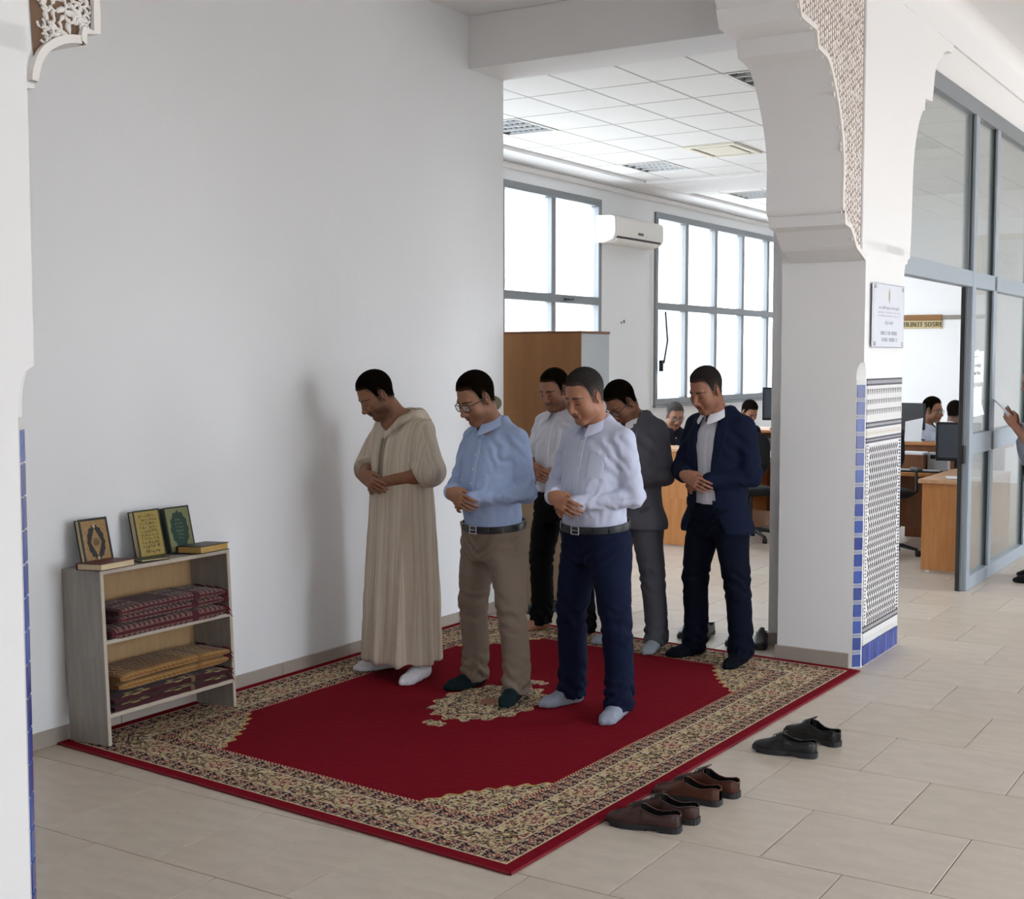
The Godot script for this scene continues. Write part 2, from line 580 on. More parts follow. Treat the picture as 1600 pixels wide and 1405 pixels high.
func window_frame(called: String, label: String, z0: float, z1: float, mull: Array, handle_z: float) -> void:
	var t := thing(called, label, "window", Vector3(OX, 0, 0), 0, "", "structure")
	var y0 := 1.2
	var y1 := 3.58
	var f := Mb.new()
	f.box(Vector3(-0.08, y0, z0), Vector3(0.03, y0 + 0.08, z1), 0.006)
	f.box(Vector3(-0.08, y1 - 0.08, z0), Vector3(0.03, y1, z1), 0.006)
	f.box(Vector3(-0.08, y0 + 0.08, z0), Vector3(0.03, y1 - 0.08, z0 + 0.07), 0.006)
	f.box(Vector3(-0.08, y0 + 0.08, z1 - 0.07), Vector3(0.03, y1 - 0.08, z1), 0.006)
	part("frame", f.mesh(), M.alu, t)
	pbox("sill", Vector3(0.0, y0 - 0.03, z0 - 0.02), Vector3(0.05, y0, z1 + 0.02), M.alu, t, 0.006)
	pbox("transom", Vector3(-0.07, 2.385, z0 + 0.07), Vector3(0.025, 2.475, z1 - 0.07), M.alu, t, 0.006)
	var zs := [z0] + mull + [z1]
	for k in mull:
		pbox("mullion", Vector3(-0.07, y0 + 0.08, k - 0.045), Vector3(0.022, 2.385, k + 0.045), M.alu, t, 0.006)
		pbox("mullion", Vector3(-0.07, 2.475, k - 0.045), Vector3(0.022, y1 - 0.08, k + 0.045), M.alu, t, 0.006)
	for i in zs.size() - 1:
		var a: float = zs[i] + 0.05
		var b: float = zs[i + 1] - 0.05
		pbox("pane", Vector3(-0.04, y0 + 0.07, a), Vector3(-0.034, 2.39, b), M.glass, t, 0)
		pbox("pane", Vector3(-0.04, 2.47, a), Vector3(-0.034, y1 - 0.07, b), M.glass, t, 0)
	var h := Mb.new()
	if called == "window_1":
		h.box(Vector3(0.025, 2.41, handle_z - 0.02), Vector3(0.06, 2.44, handle_z + 0.10), 0.008)
		h.box(Vector3(0.05, 2.415, handle_z - 0.04), Vector3(0.075, 2.435, handle_z + 0.02), 0.006)
	elif called == "window_3":
		h.box(Vector3(0.025, 2.41, -8.55), Vector3(0.06, 2.44, -8.42), 0.008)
	else:
		h.tube([Vector3(0.06, 2.36, -14.98), Vector3(0.10, 2.0, -14.96), Vector3(0.08, 1.72, -14.9)], 0.012, 6)
		h.box(Vector3(0.03, 1.62, -14.9), Vector3(0.08, 1.76, -14.86), 0.006)
	part("handle", h.mesh(), M.black_plastic, t)

# ================================================================ ARCADE: pillars, arches, mosaic
func curve_pts(key: Array, steps := 4) -> PackedVector2Array:   # key points; an entry with a third value is a corner
	var c := Curve2D.new()
	for i in key.size():
		var k: Array = key[i]
		var p := Vector2(k[0], k[1])
		var t := Vector2.ZERO
		if k.size() < 3 and i > 0 and i < key.size() - 1:
			t = (Vector2(key[i + 1][0], key[i + 1][1]) - Vector2(key[i - 1][0], key[i - 1][1])) / 6.0
		c.add_point(p, -t, t)
	return c.tessellate(steps, 3)

func chamfered(b: Mb, x0: float, x1: float, z0: float, z1: float, front: bool) -> void:
	# shaft whose x1 edge (at z1 if front, else at z0) is chamfered up to 1.68 m
	var prev: Array = []
	var ys := [0.0, 1.68, 1.70, 1.72, 1.74, 1.755, 1.765, 1.7651, 2.45]
	for y in ys:
		var c := 0.042
		if y > 1.68: c = 0.042 * sqrt(maxf(0.0, 1.0 - pow((y - 1.68) / 0.085, 2.0)))
		var ring: Array
		if front: ring = [Vector3(x0, y, z1), Vector3(x1 - c, y, z1), Vector3(x1, y, z1 - c), Vector3(x1, y, z0), Vector3(x0, y, z0)]
		else: ring = [Vector3(x0, y, z1), Vector3(x1, y, z1), Vector3(x1, y, z0 + c), Vector3(x1 - c, y, z0), Vector3(x0, y, z0)]
		if prev:
			for i in 5:
				b.quad(prev[i], prev[(i + 1) % 5], ring[(i + 1) % 5], ring[i])
		prev = ring

func build_arcade() -> void:
	var x0 := -2.77
	var x1 := -2.28
	# ---- far pillar
	var p := thing("pillar_tiled", "white square pillar with patterned mosaic panel and blue edge tiles", "pillar", Vector3.ZERO, 0, "", "structure")
	var b := Mb.new()
	chamfered(b, x0, x1, -8.14, ZB, true)
	b.box(Vector3(x0, 2.4, -8.14), Vector3(x1, 4.3, ZB), 0)
	b.box(Vector3(-2.95, 0, -8.14), Vector3(x0, 3.695, -7.70), 0)
	part("shaft", b.mesh(), M.plaster, p)
	pbox("skirting_tile", Vector3(x0 - 0.012, 0, ZB), Vector3(x1 - 0.055, 0.085, ZB + 0.014), M.skirt, p, 0.003)
	pbox("skirting_tile", Vector3(-2.95, 0, -7.70), Vector3(x0, 0.085, -7.686), M.skirt, p, 0.003)
	pbox("skirting_tile", Vector3(-2.964, 0, -8.14), Vector3(-2.95, 0.085, -7.686), M.skirt, p, 0.003)
	# mosaic panel on the corridor side
	var mp := Mb.new()
	var za := ZB - 0.055
	var zb := -8.135
	mp.quad(Vector3(x1 + 0.006, 0.155, za), Vector3(x1 + 0.006, 0.155, zb), Vector3(x1 + 0.006, 1.665, zb), Vector3(x1 + 0.006, 1.665, za))
	mp.box(Vector3(x1, 0.155, zb), Vector3(x1 + 0.0055, 1.665, za), 0)
	part("mosaic_panel", mp.mesh(), mosaic_material(), p)
	pbox("white_border", Vector3(x1, 0.125, zb), Vector3(x1 + 0.007, 0.155, za), M.glaze_white, p, 0.002)
	var n := 13
	for i in n:
		var a := za - (za - zb) * i / n
		var d := za - (za - zb) * (i + 1) / n
		pbox("base_tile", Vector3(x1, 0.006, d + 0.002), Vector3(x1 + 0.008, 0.122, a - 0.002), M.blues[i % 3], p, 0.002)
	edge_tiles(p, x1, ZB, true, 0.0)
	# ---- arch towards the camera, and its carved spandrel
	var far_curve := curve_pts([[-7.37, 2.33, 1], [-7.21, 2.385, 1], [-7.19, 2.40, 1], [-7.15, 2.44], [-7.10, 2.485, 1], [-7.00, 2.50, 1], [-6.985, 2.56, 1], [-6.955, 2.60], [-6.955, 2.85], [-6.885, 3.06], [-6.75, 3.255], [-6.665, 3.316, 1], [-6.53, 3.335, 1], [-6.505, 3.42, 1], [-6.28, 3.435, 1], [-6.24, 3.52, 1], [-6.22, 3.7], [-6.1, 4.05, 1]])
	var near_curve := curve_pts([[-2.6, 4.05, 1], [-2.3, 3.0], [-1.972, 2.62, 1], [-1.970, 2.474, 1], [-1.935, 2.468, 1], [-1.932, 2.444, 1], [-1.90, 2.442], [-1.865, 2.430], [-1.830, 2.404], [-1.812, 2.366], [-1.808, 2.333, 1], [-1.781, 2.330, 1]])
	var a := thing("arch_wall", "white arcade wall with stepped arch ends and carved stucco spandrels", "arch", Vector3.ZERO, 0, "", "structure")
	b = Mb.new()
	var poly := PackedVector2Array([Vector2(ZB - 0.3, 2.33)])
	poly.append_array(far_curve)
	poly.append(Vector2(-6.1, 4.3))
	poly.append(Vector2(ZB - 0.3, 4.3))
	b.prism(poly, Vector3(0, 0, 1), Vector3(0, 1, 0), Vector3(0.418, 0, 0), Vector3(-2.71, 0, 0))
	var poly2 := PackedVector2Array([Vector2(-2.6, 4.3)])
	poly2.append_array(near_curve)
	poly2.append(Vector2(-1.3, 2.33))
	poly2.append(Vector2(-1.3, 4.3))
	b.prism(poly2, Vector3(0, 0, 1), Vector3(0, 1, 0), Vector3(0.418, 0, 0), Vector3(-2.71, 0, 0))
	b.box(Vector3(-2.71, 4.04, -6.1), Vector3(-2.292, 4.3, -2.6), 0)
	part("wall_face", b.mesh(), M.plaster, a)
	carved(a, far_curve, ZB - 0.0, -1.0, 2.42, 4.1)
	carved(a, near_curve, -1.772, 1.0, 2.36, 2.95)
	# ---- near pillar, cut by the frame
	p = thing("pillar_near", "plain white pillar at the left edge with a strip of blue corner tiles", "pillar", Vector3.ZERO, 0, "", "structure")
	b = Mb.new()
	chamfered(b, x0, x1, -1.781, 2.0, false)
	b.box(Vector3(x0, 2.4, -1.781), Vector3(x1, 4.3, 2.0), 0)
	part("shaft", b.mesh(), M.plaster, p)
	edge_tiles(p, x1, -1.781, false, 0.02)
	# ---- bracket and beam of the next bay
	var brk := curve_pts([[-8.139, 2.20, 1], [-8.146, 2.25], [-8.17, 2.345], [-8.215, 2.36, 1], [-8.225, 2.385, 1], [-8.27, 2.40, 1], [-8.29, 2.57], [-8.315, 3.0], [-8.40, 3.22], [-8.50, 3.335, 1], [-8.545, 3.345, 1], [-8.55, 3.42, 1], [-8.72, 3.43, 1], [-8.74, 3.50], [-8.80, 3.66], [-9.02, 3.80], [-9.20, 3.825, 1], [-9.24, 3.90, 1]])
	t_beam(brk)
	build_plaque()

func t_beam(brk: PackedVector2Array) -> void:
	var t := thing("trim_2", "white plaster bracket and long beam above the glass partition", "beam", Vector3.ZERO, 0, "", "structure")
	var b := Mb.new()
	var poly := PackedVector2Array(brk)
	poly.append(Vector2(-9.24, 4.3))
	poly.append(Vector2(-8.139, 4.3))
	b.prism(poly, Vector3(0, 0, 1), Vector3(0, 1, 0), Vector3(0.11, 0, 0), Vector3(-2.39, 0, 0))
	part("bracket", b.mesh(), M.plaster, t)
	pbox("beam", Vector3(-2.5, 3.89, ZE), Vector3(-2.28, 4.3, -9.2), M.plaster, t, 0.003)
	pbox("moulding", Vector3(-2.282, 3.884, -9.24), Vector3(-2.276, 3.896, -8.05), M.plaster, t, 0.002)
	var lt := Mb.new()
	lt.prism(PackedVector2Array([Vector2(-2.5, 3.72), Vector2(-2.42, 3.72), Vector2(-2.30, 3.89), Vector2(-2.5, 3.89)]), Vector3(1, 0, 0), Vector3(0, 1, 0), Vector3(0, 0, -8.14 - ZE), Vector3(0, 0, ZE))
	part("lintel", lt.mesh(), M.plaster, t)
	var c := Mb.new()
	var rows := []
	for z in [ZE, ZB + 6.0]:
		var row := PackedVector3Array()
		for k in 9:
			var an := PI * 0.5 * k / 8.0
			row.append(Vector3(-2.28 + 0.09 * (1.0 - cos(an)), 4.07 + 0.09 * sin(an), z))
		rows.append(row)
	c.grid(rows, false, false)
	part("cove", c.mesh(), M.plaster, t)

func edge_tiles(p: Node, x1: float, z: float, front: bool, y0: float) -> void:
	# little blue tiles on the 45 degree chamfer
	var s := 0.042 * sqrt(2.0)
	var y := y0 + 0.005
	var i := 0
	var s_ang := PI * 0.25 if front else PI * 0.75
	var c := Vector3(x1 - 0.021, 0, z - 0.021 if front else z + 0.021)
	while y < 1.63:
		var h := 0.075 if i % 2 == 0 else 0.022
		if not front: h = 0.07
		var m: Material = M.blues[(i / 2) % 3] if (i % 2 == 0 or not front) else M.glaze_pat
		part("edge_tile", sized(Vector3(s - 0.008, h - 0.003, 0.010), 0.002), m, p, c + Vector3(0, y + h * 0.5, 0), Vector3(0, s_ang, 0))
		y += h
		i += 1
	var g := Mb.new()
	g.box(Vector3(-s * 0.5, 0, -0.002), Vector3(s * 0.5, 1.66, 0.002), 0)
	part("edge_grout", g.mesh(), M.glaze_white, p, c, Vector3(0, s_ang, 0))

func mosaic_material() -> StandardMaterial3D:
	# small glazed mosaic: rows of interlaced dark pieces on white, framed by patterned bands
	var W := 270
	var H := 604
	var im := Image.create(W, H, false, Image.FORMAT_RGB8)
	var white := Color.html("e4e3e0")
	var navy := Color.html("2c2f45")
	var blue := Color.html("3d4f8f")
	var ochre := Color.html("b99a5e")
	var dark := Color.html("2d2b32")
	im.fill(white)
	var r := RandomNumberGenerator.new()
	r.seed = 3
	# y is measured from the top
	var bands := [[0, 16, navy], [100, 114, navy], [136, 148, navy], [572, 588, navy]]
	for bd in bands:
		im.fill_rect(Rect2i(0, bd[0], W, bd[1] - bd[0]), bd[2])
		var x := 3
		while x < W - 4:
			im.fill_rect(Rect2i(x, bd[0] + 4, 4, bd[1] - bd[0] - 8), white)
			x += 9
	# tall stepped merlons
	for k in 19:
		var cx := 8 + k * 14
		for yy in range(24, 94):
			var t := (yy - 24) / 70.0
			var hw := int(lerpf(5.5, 1.0, fposmod(t * 3.0, 1.0)))
			var cc := dark if int(t * 6.0) % 2 == 0 else white
			im.fill_rect(Rect2i(cx - hw, yy, hw * 2 - 2, 1), cc)
	# ochre band
	for k in 22:
		var cx := 6 + k * 12
		for yy in range(118, 133):
			var hw := int(5.0 - absf(yy - 125.5) * 0.6)
			if hw > 0: im.fill_rect(Rect2i(cx - hw, yy, maxi(1, hw), 1), ochre)
	# side borders
	for yy in range(150, 572):
		if (yy / 4) % 2 == 0:
			im.fill_rect(Rect2i(6, yy, 7, 1), dark)
			im.fill_rect(Rect2i(W - 18, yy, 14, 1), blue.darkened(0.25))
	# field of interlaced pieces: pointed dark pieces leaning left and right round white stars
	var cw := 15
	var ch := 16
	for j in 26:
		for i in 16:
			var ox := 20 + i * cw + (6 if j % 2 else 0)
			var oy := 156 + j * ch
			if ox > W - 34: continue
			for yy in ch:
				var t := yy / float(ch)
				var w2 := 2.0 + 9.0 * pow(absf(sin(t * PI)), 0.7)
				var sx := 2.4 * sin(t * TAU + j)
				var c2 := dark if (i + j) % 3 else dark.lerp(navy, 0.7)
				im.fill_rect(Rect2i(int(ox + 7 + sx - w2 * 0.5), oy + yy, maxi(1, int(w2)), 1), c2)
	var m := mat("ffffff", 0.25)
	m.albedo_texture = ImageTexture.create_from_image(im)
	return m

func carved(a: Node, curve: PackedVector2Array, zedge: float, side: float, y0: float, y1: float) -> void:
	# rim along the curve, plain margin at the pillar edge, a ground and small raised leaves
	var rim := Mb.new()
	var w := 0.028 if side < 0 else 0.017
	var inner := PackedVector2Array()
	for i in curve.size():
		var t := (curve[mini(i + 1, curve.size() - 1)] - curve[maxi(i - 1, 0)]).normalized()
		var nn := Vector2(-t.y, t.x)
		inner.append(curve[i] + nn * w)
	for i in curve.size() - 1:
		if maxf(curve[i].y, curve[i + 1].y) > y1 + 0.05: continue
		if (inner[i + 1] - inner[i]).dot(curve[i + 1] - curve[i]) <= 0.0: continue
		if side > 0 and i >= curve.size() - 2: continue
		var q := [curve[i], curve[i + 1], inner[i + 1], inner[i]]
		var P := []
		for e in q: P.append(Vector3(-2.277, e.y, e.x))
		var Q := []
		for e in q: Q.append(Vector3(-2.293, e.y, e.x))
		if ((P[1] - P[0]).cross(P[2] - P[0])).x > 0:
			rim.quad(P[0], P[1], P[2], P[3])
			rim.quad(Q[1], P[1], P[0], Q[0])
			rim.quad(Q[3], P[3], P[2], Q[2])
		else:
			rim.quad(P[3], P[2], P[1], P[0])
			rim.quad(Q[0], P[0], P[1], Q[1])
			rim.quad(Q[2], P[2], P[3], Q[3])
	part("rim", rim.mesh(), M.stucco, a)
	if side < 0: pbox("margin", Vector3(-2.294, 2.36, zedge - 0.02), Vector3(-2.278, 4.1, zedge + 0.07), M.plaster, a, 0.003)
	var dom := PackedVector2Array()
	for i in curve.size():
		if curve[i].y <= y1 and curve[i].y >= (y0 - 0.06 if side < 0 else 2.345): dom.append(curve[i])
	var lim := zedge + 0.075 if side < 0 else zedge
	if side < 0:
		dom.append(Vector2(dom[dom.size() - 1].x, y1))
		dom.append(Vector2(lim, y1))
		dom.append(Vector2(lim, y0))
	else:
		dom.append(Vector2(-1.775, y1))
	var gm := Mb.new()
	gm.prism(dom, Vector3(0, 0, 1), Vector3(0, 1, 0), Vector3(0.004, 0, 0), Vector3(-2.2935, 0, 0), false, false)
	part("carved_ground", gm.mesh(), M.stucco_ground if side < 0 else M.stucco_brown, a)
	var inside := Geometry2D.offset_polygon(dom, -0.024)
	if side > 0 and inside.size(): dom = inside[0]
	# raised leaves: upright slips on the far spandrel, scrolls and leaves on the near one
	var leaf := Mb.new()
	var rows := []
	var deep := 0.0035 if side < 0 else 0.007
	var wide := 0.0125 if side < 0 else 0.0085
	for i in 7:
		var t := i / 6.0
		var rr := pow(sin(PI * clampf(t, 0.03, 0.97)), 0.7)
		var row := PackedVector3Array()
		for j in 9:
			var an := PI * j / 8.0
			row.append(Vector3(sin(an) * deep * rr, (t - 0.5) * 0.034, -cos(an) * wide * rr + 0.006 * sin(t * PI)))
		rows.append(row)
	leaf.grid(rows, false, true)
	if side > 0:
		var arc := []
		for i in 12: arc.append(Vector3(0.004, cos(i * 0.42) * 0.013 + 0.022, sin(i * 0.42) * 0.013))
		leaf.tube(arc, 0.0042, 6)
	var mm := MultiMesh.new()
	mm.transform_format = MultiMesh.TRANSFORM_3D
	mm.mesh = leaf.mesh()
	var xs: Array[Transform3D] = []
	var r := RandomNumberGenerator.new()
	r.seed = 11
	var sp := 0.031 if side < 0 else 0.020
	var sy := 0.0335 if side < 0 else 0.021
	var z := -8.0 if side < 0 else -3.2
	var z1 := -5.9 if side < 0 else -1.6
	var col := 0
	while z < z1:
		var y := y0 + (sy * 0.5 if col % 2 else 0.0)
		while y < y1:
			var q := Vector2(z + r.randf_range(-0.003, 0.003), y + r.randf_range(-0.004, 0.004))
			if Geometry2D.is_point_in_polygon(q, dom):
				var an := r.randf_range(-0.35, 0.35)
				if side > 0: an = sin(q.x * 30.0) * 1.4 + cos(q.y * 26.0) * 1.6 + r.randf_range(-0.6, 0.6)
				var sc := r.randf_range(0.8, 1.1) if side < 0 else r.randf_range(0.6, 0.9)
				xs.append(Transform3D(Basis(Vector3(1, 0, 0), an).scaled(Vector3(sc, sc, sc)), Vector3(-2.290, q.y, q.x)))
			y += sy
		z += sp
		col += 1
	mm.instance_count = xs.size()
	for i in xs.size(): mm.set_instance_transform(i, xs[i])
	var o := MultiMeshInstance3D.new()
	o.multimesh = mm
	o.material_override = M.stucco
	o.name = "carved_leaves" if side < 0 else "carved_leaves_001"
	o.set_meta("kind", "stuff")
	a.add_child(o, true)

func build_plaque() -> void:
	var t := thing("wall_plaque", "clear-edged silver plaque with gold emblem and dark script screwed to the white pillar", "plaque", Vector3(-2.28, 2.03, -7.78))
	var hw := 0.315
	var hh := 0.186
	pbox("plate", Vector3(0.012, -hh, -hw), Vector3(0.02, hh, hw), M.plaque_plate, t, 0.002)
	var im := Image.create(504, 298, false, Image.FORMAT_RGB8)
	im.fill(Color.html("dfe1ea"))
	var ink := Color.html("4a4a55")
	var r := RandomNumberGenerator.new()
	r.seed = 5
	# emblem: a small gilt shield with a crown
	for y in 70:
		var hwid := int(14.0 * sin(PI * (y + 6) / 80.0) + 3.0 * sin(y * 0.7))
		for x in range(252 - hwid, 252 + hwid):
			var g := Color.html("b8a372") if (x + y) % 5 else Color.html("6d5f45")
			im.set_pixel(x, 18 + y, g)
	script_line(im, 80, 424, 112, 9, ink, 2, r)
	script_line(im, 62, 442, 133, 5, ink.lightened(0.25), 1, r)
	script_line(im, 70, 434, 150, 5, ink.lightened(0.25), 1, r)
	script_line(im, 180, 324, 184, 10, ink, 2, r)
	for q in [[120, 224], [122, 256]]:
		var x: int = q[0]
		while x < 390:
			var w := r.randi_range(8, 17)
			if r.randf() < 0.85:
				im.fill_rect(Rect2i(x, q[1], w - 3, 17), ink.lightened(0.2))
				im.fill_rect(Rect2i(x + 3, q[1] + 4, maxi(2, w - 9), 3), Color.html("dfe1ea"))
				im.fill_rect(Rect2i(x + 3, q[1] + 10, maxi(2, w - 9), 3), Color.html("dfe1ea"))
			x += w
	var m := mat("ffffff", 0.3)
	m.albedo_texture = ImageTexture.create_from_image(im)
	var b := Mb.new()
	b.quad(Vector3(0.0206, -hh + 0.006, hw - 0.01), Vector3(0.0206, -hh + 0.006, -hw + 0.01), Vector3(0.0206, hh - 0.006, -hw + 0.01), Vector3(0.0206, hh - 0.006, hw - 0.01))
	part("print", b.mesh(), m, t)
	for sy in [-1.0, 1.0]:
		for sz in [-1.0, 1.0]:
			var l := Mb.new()
			l.lathe([Vector2(0.0, 0.03), Vector2(0.011, 0.028), Vector2(0.013, 0.024), Vector2(0.013, 0.0), Vector2(0, 0)], 12)
			part("screw", l.mesh(), M.steel, t, Vector3(0, sy * (hh - 0.022), sz * (hw - 0.035)), Vector3(0, 0, -PI / 2))

func script_line(im: Image, xa: int, xb: int, y: int, amp: int, ink: Color, th: int, r: RandomNumberGenerator) -> void:
	# a running hand: joined strokes with risers and dots
	var x := xa
	var ph := r.randf() * 6.0
	while x < xb:
		if r.randf() < 0.06:
			x += 5
			continue
		var yy := y + int(amp * 0.35 * sin(x * 0.45 + ph) + amp * 0.2 * sin(x * 0.17))
		im.fill_rect(Rect2i(x, yy, 2, th), ink)
		if r.randf() < 0.12: im.fill_rect(Rect2i(x, yy - amp, th, amp), ink)
		if r.randf() < 0.08: im.fill_rect(Rect2i(x, yy + amp / 2, 2, 2), ink)
		if r.randf() < 0.06: im.fill_rect(Rect2i(x - 2, yy, 3, amp - 2), ink)
		x += 1

# ================================================================ OFFICE
func wood_mat(a: String, b: String, rough := 0.5, seed_ := 1, scale := 1.2) -> StandardMaterial3D:
	var m := mat("ffffff", rough)
	m.albedo_texture = streaks(128, 256, 0.11, 0.006, Color.html(a), Color.html(b), seed_, 0.12)
	m.uv1_triplanar = true
	m.uv1_scale = Vector3(scale, scale, scale)
	return m

func build_office() -> void:
	M.beech = wood_mat("b0703a", "c58a55", 0.45, 31)
	M.beech_top = wood_mat("c2936a", "d2a67f", 0.4, 32)
	M.walnut = wood_mat("6b4023", "84532f", 0.5, 33)
	M.hardboard = wood_mat("8a5d34", "98683c", 0.7, 34, 0.5)
	M.tan_panel = wood_mat("9d8468", "a88e70", 0.7, 35, 0.5)
	M.grey_panel = mat("a6aaac", 0.5)
	M.screen = mat("4a515c", 0.25)
	M.black_cloth = mat("101114", 0.9)
	# cabinet seen from behind
	var t := thing("storage_cabinet", "tall grey cabinet showing its brown hardboard back beside the end of the long wall", "cabinet", Vector3(-4.75, 0, -8.0))
	pbox("side_panel", Vector3(0.282, 0, -0.41), Vector3(0.30, 1.955, 0.0), M.grey_panel, t, 0.003)
	pbox("side_panel", Vector3(-0.420, 0, -0.41), Vector3(-0.402, 1.955, 0.0), M.grey_panel, t, 0.003)
	pbox("top_panel", Vector3(-0.430, 1.955, -0.415), Vector3(0.305, 1.972, 0.006), M.walnut, t, 0.003)
	pbox("back_panel", Vector3(-0.418, 0.885, -0.02), Vector3(0.298, 1.955, 0.004), M.hardboard, t, 0.002)
	pbox("lower_back_panel", Vector3(-0.402, 0.285, -0.02), Vector3(0.282, 0.882, 0.002), M.tan_panel, t, 0.002)
	pbox("plinth", Vector3(-0.402, 0.0, -0.02), Vector3(0.282, 0.282, 0.003), M.tan_panel, t, 0.002)
	pbox("door", Vector3(-0.402, 0.05, -0.425), Vector3(-0.012, 1.94, -0.41), M.grey_panel, t, 0.002)
	pbox("door", Vector3(-0.008, 0.05, -0.425), Vector3(0.282, 1.94, -0.41), M.grey_panel, t, 0.002)
	# cap on the wall
	t = thing("cap", "olive brown cap hanging on the white wall behind the man in the blue shirt", "cap", Vector3(WX, 1.47, -7.66))
	var b := Mb.new()
	var rows := []
	for i in 7:
		var a := PI * 0.5 * i / 6.0
		var row := PackedVector3Array()
		for j in 21:
			var c := TAU * j / 20.0
			row.append(Vector3(0.055 * sin(a) + 0.004, 0.052 * cos(a) * sin(c) * 1.05, 0.085 * cos(a) * cos(c)))
		rows.append(row)
	b.grid(rows, true, true)
	part("crown", b.mesh(), mat("6e6752", 0.9), t)
	b = Mb.new()
	b.xf = Transform3D(Basis(), Vector3(0.004, 0, 0))
	b.tube(ring_pts(0.053, 0.087), 0.006, 6, false)
	part("band", b.mesh(), mat("c9c3b4", 0.9), t)
	# split air conditioner
	t = thing("air_conditioner", "white wall air conditioner between the two office windows", "air conditioner", Vector3(OX, 3.24, -13.89))
	b = Mb.new()
	var prof := PackedVector2Array([Vector2(0, 0.16), Vector2(0.19, 0.155), Vector2(0.235, 0.14), Vector2(0.25, 0.11), Vector2(0.252, -0.02), Vector2(0.245, -0.07), Vector2(0.22, -0.105), Vector2(0.12, -0.145), Vector2(0, -0.15)])
	b.prism(prof, Vector3(1, 0, 0), Vector3(0, 1, 0), Vector3(0, 0, 1.22), Vector3(0, 0, -0.61))
	part("body", b.mesh(), M.white_plastic, t)
	for s in [-1.0, 1.0]:
		b = Mb.new()
		var p2 := PackedVector2Array()
		for q in prof: p2.append(q * Vector2(0.98, 0.97))
		b.prism(p2, Vector3(1, 0, 0), Vector3(0, 1, 0), Vector3(0, 0, 0.015), Vector3(0, 0, 0.61 if s > 0 else -0.625))
		part("end_cap", b.mesh(), M.white_plastic, t)
	b = Mb.new()
	b.xf = Transform3D(Basis(Vector3(0, 0, 1), 0.55), Vector3(0.222, -0.085, 0))
	b.box(Vector3(-0.02, -0.014, -0.56), Vector3(0.022, 0.012, 0.56), 0.004)
	part("outlet", b.mesh(), M.black_plastic, t)
	b = Mb.new()
	b.xf = Transform3D(Basis(Vector3(0, 0, 1), 0.9), Vector3(0.222, -0.118, 0))
	b.box(Vector3(-0.02, -0.005, -0.55), Vector3(0.025, 0.004, 0.55), 0.002)
	part("vane", b.mesh(), M.white_plastic, t)
	pbox("display", Vector3(0.250, -0.035, -0.08), Vector3(0.2545, -0.005, 0.06), mat("3c3f44", 0.3), t, 0.002)
	# its cable
	b = Mb.new()
	b.tube([Vector3(OX + 0.012, 3.05, -14.66), Vector3(OX + 0.012, 2.5, -14.67), Vector3(OX + 0.02, 2.2, -14.70), Vector3(OX + 0.012, 1.7, -14.69), Vector3(OX + 0.012, 1.2, -14.68), Vector3(OX + 0.012, 1.03, -14.76), Vector3(OX + 0.012, 0.92, -15.2)], 0.006, 6)
	tag(part("cable", b.mesh(), M.white_plastic, self), "thin pale cable running down the white wall beside the long window", "cable")
	# screw plugs left in the wall
	t = thing("wall_hook", "small grey double hook left on the white wall under the air conditioner", "hook", Vector3(OX, 2.21, -13.94))
	pbox("peg", Vector3(0, -0.01, -0.04), Vector3(0.012, 0.025, -0.01), mat("8b8d92", 0.6), t, 0.003)
	pbox("peg", Vector3(0, -0.02, 0.03), Vector3(0.01, 0.005, 0.05), mat("8b8d92", 0.6), t, 0.003)

	# glass partition
	var g := thing("glass_partition", "grey aluminium and glass partition wall along the corridor", "partition", Vector3(-2.4, 0, 0), 0, "", "structure")
	pbox("head_rail", Vector3(-0.05, 3.60, -17.0), Vector3(0.03, 3.72, -8.14), M.alu, g, 0.004)
	pbox("transom", Vector3(-0.05, 2.32, -17.0), Vector3(0.03, 2.44, -8.14), M.alu_blue, g, 0.004)
	pbox("post", Vector3(-0.045, 0, -10.42), Vector3(0.035, 3.60, -10.32), M.alu_blue, g, 0.004)
	pbox("door_jamb", Vector3(-0.045, 0, -10.318), Vector3(-0.016, 3.60, -10.29), M.black_gasket, g, 0.003)
	pbox("door_jamb", Vector3(-0.014, 0, -10.318), Vector3(0.004, 3.60, -10.29), mat("6d7175", 0.5), g, 0.003)
	var ml := [-11.12, -12.55, -14.0, -15.45]
	for z in ml:
		pbox("mullion", Vector3(-0.04, 0.10, z - 0.05), Vector3(0.03, 3.60, z + 0.05), M.alu_blue, g, 0.004)
		pbox("gasket", Vector3(-0.02, 0.10, z + 0.051), Vector3(0.012, 3.60, z + 0.066), M.black_gasket, g, 0)
	pbox("sill_rail", Vector3(-0.045, 0, -17.0), Vector3(0.035, 0.10, -10.42), M.alu_blue, g, 0.004)
	pbox("middle_rail", Vector3(-0.04, 1.04, -17.0), Vector3(0.03, 1.20, -10.42), M.alu_blue, g, 0.004)
	var zs := [-10.42] + ml + [-17.0]
	for i in zs.size() - 1:
		var a: float = zs[i + 1] + 0.04
		var d: float = zs[i] - 0.04
		pbox("pane", Vector3(-0.008, 0.09, a), Vector3(-0.002, 1.05, d), M.glass_grey, g, 0)
		pbox("pane", Vector3(-0.008, 1.19, a), Vector3(-0.002, 2.33, d), M.glass_grey, g, 0)
		pbox("pane", Vector3(-0.008, 2.43, a), Vector3(-0.002, 3.61, d), M.glass_grey, g, 0)
	pbox("pane", Vector3(-0.008, 2.43, -10.30), Vector3(-0.002, 3.61, -8.15), M.glass_grey, g, 0)
	pbox("gasket", Vector3(-0.02, 2.43, -10.318), Vector3(0.012, 3.60, -10.30), M.black_gasket, g, 0)
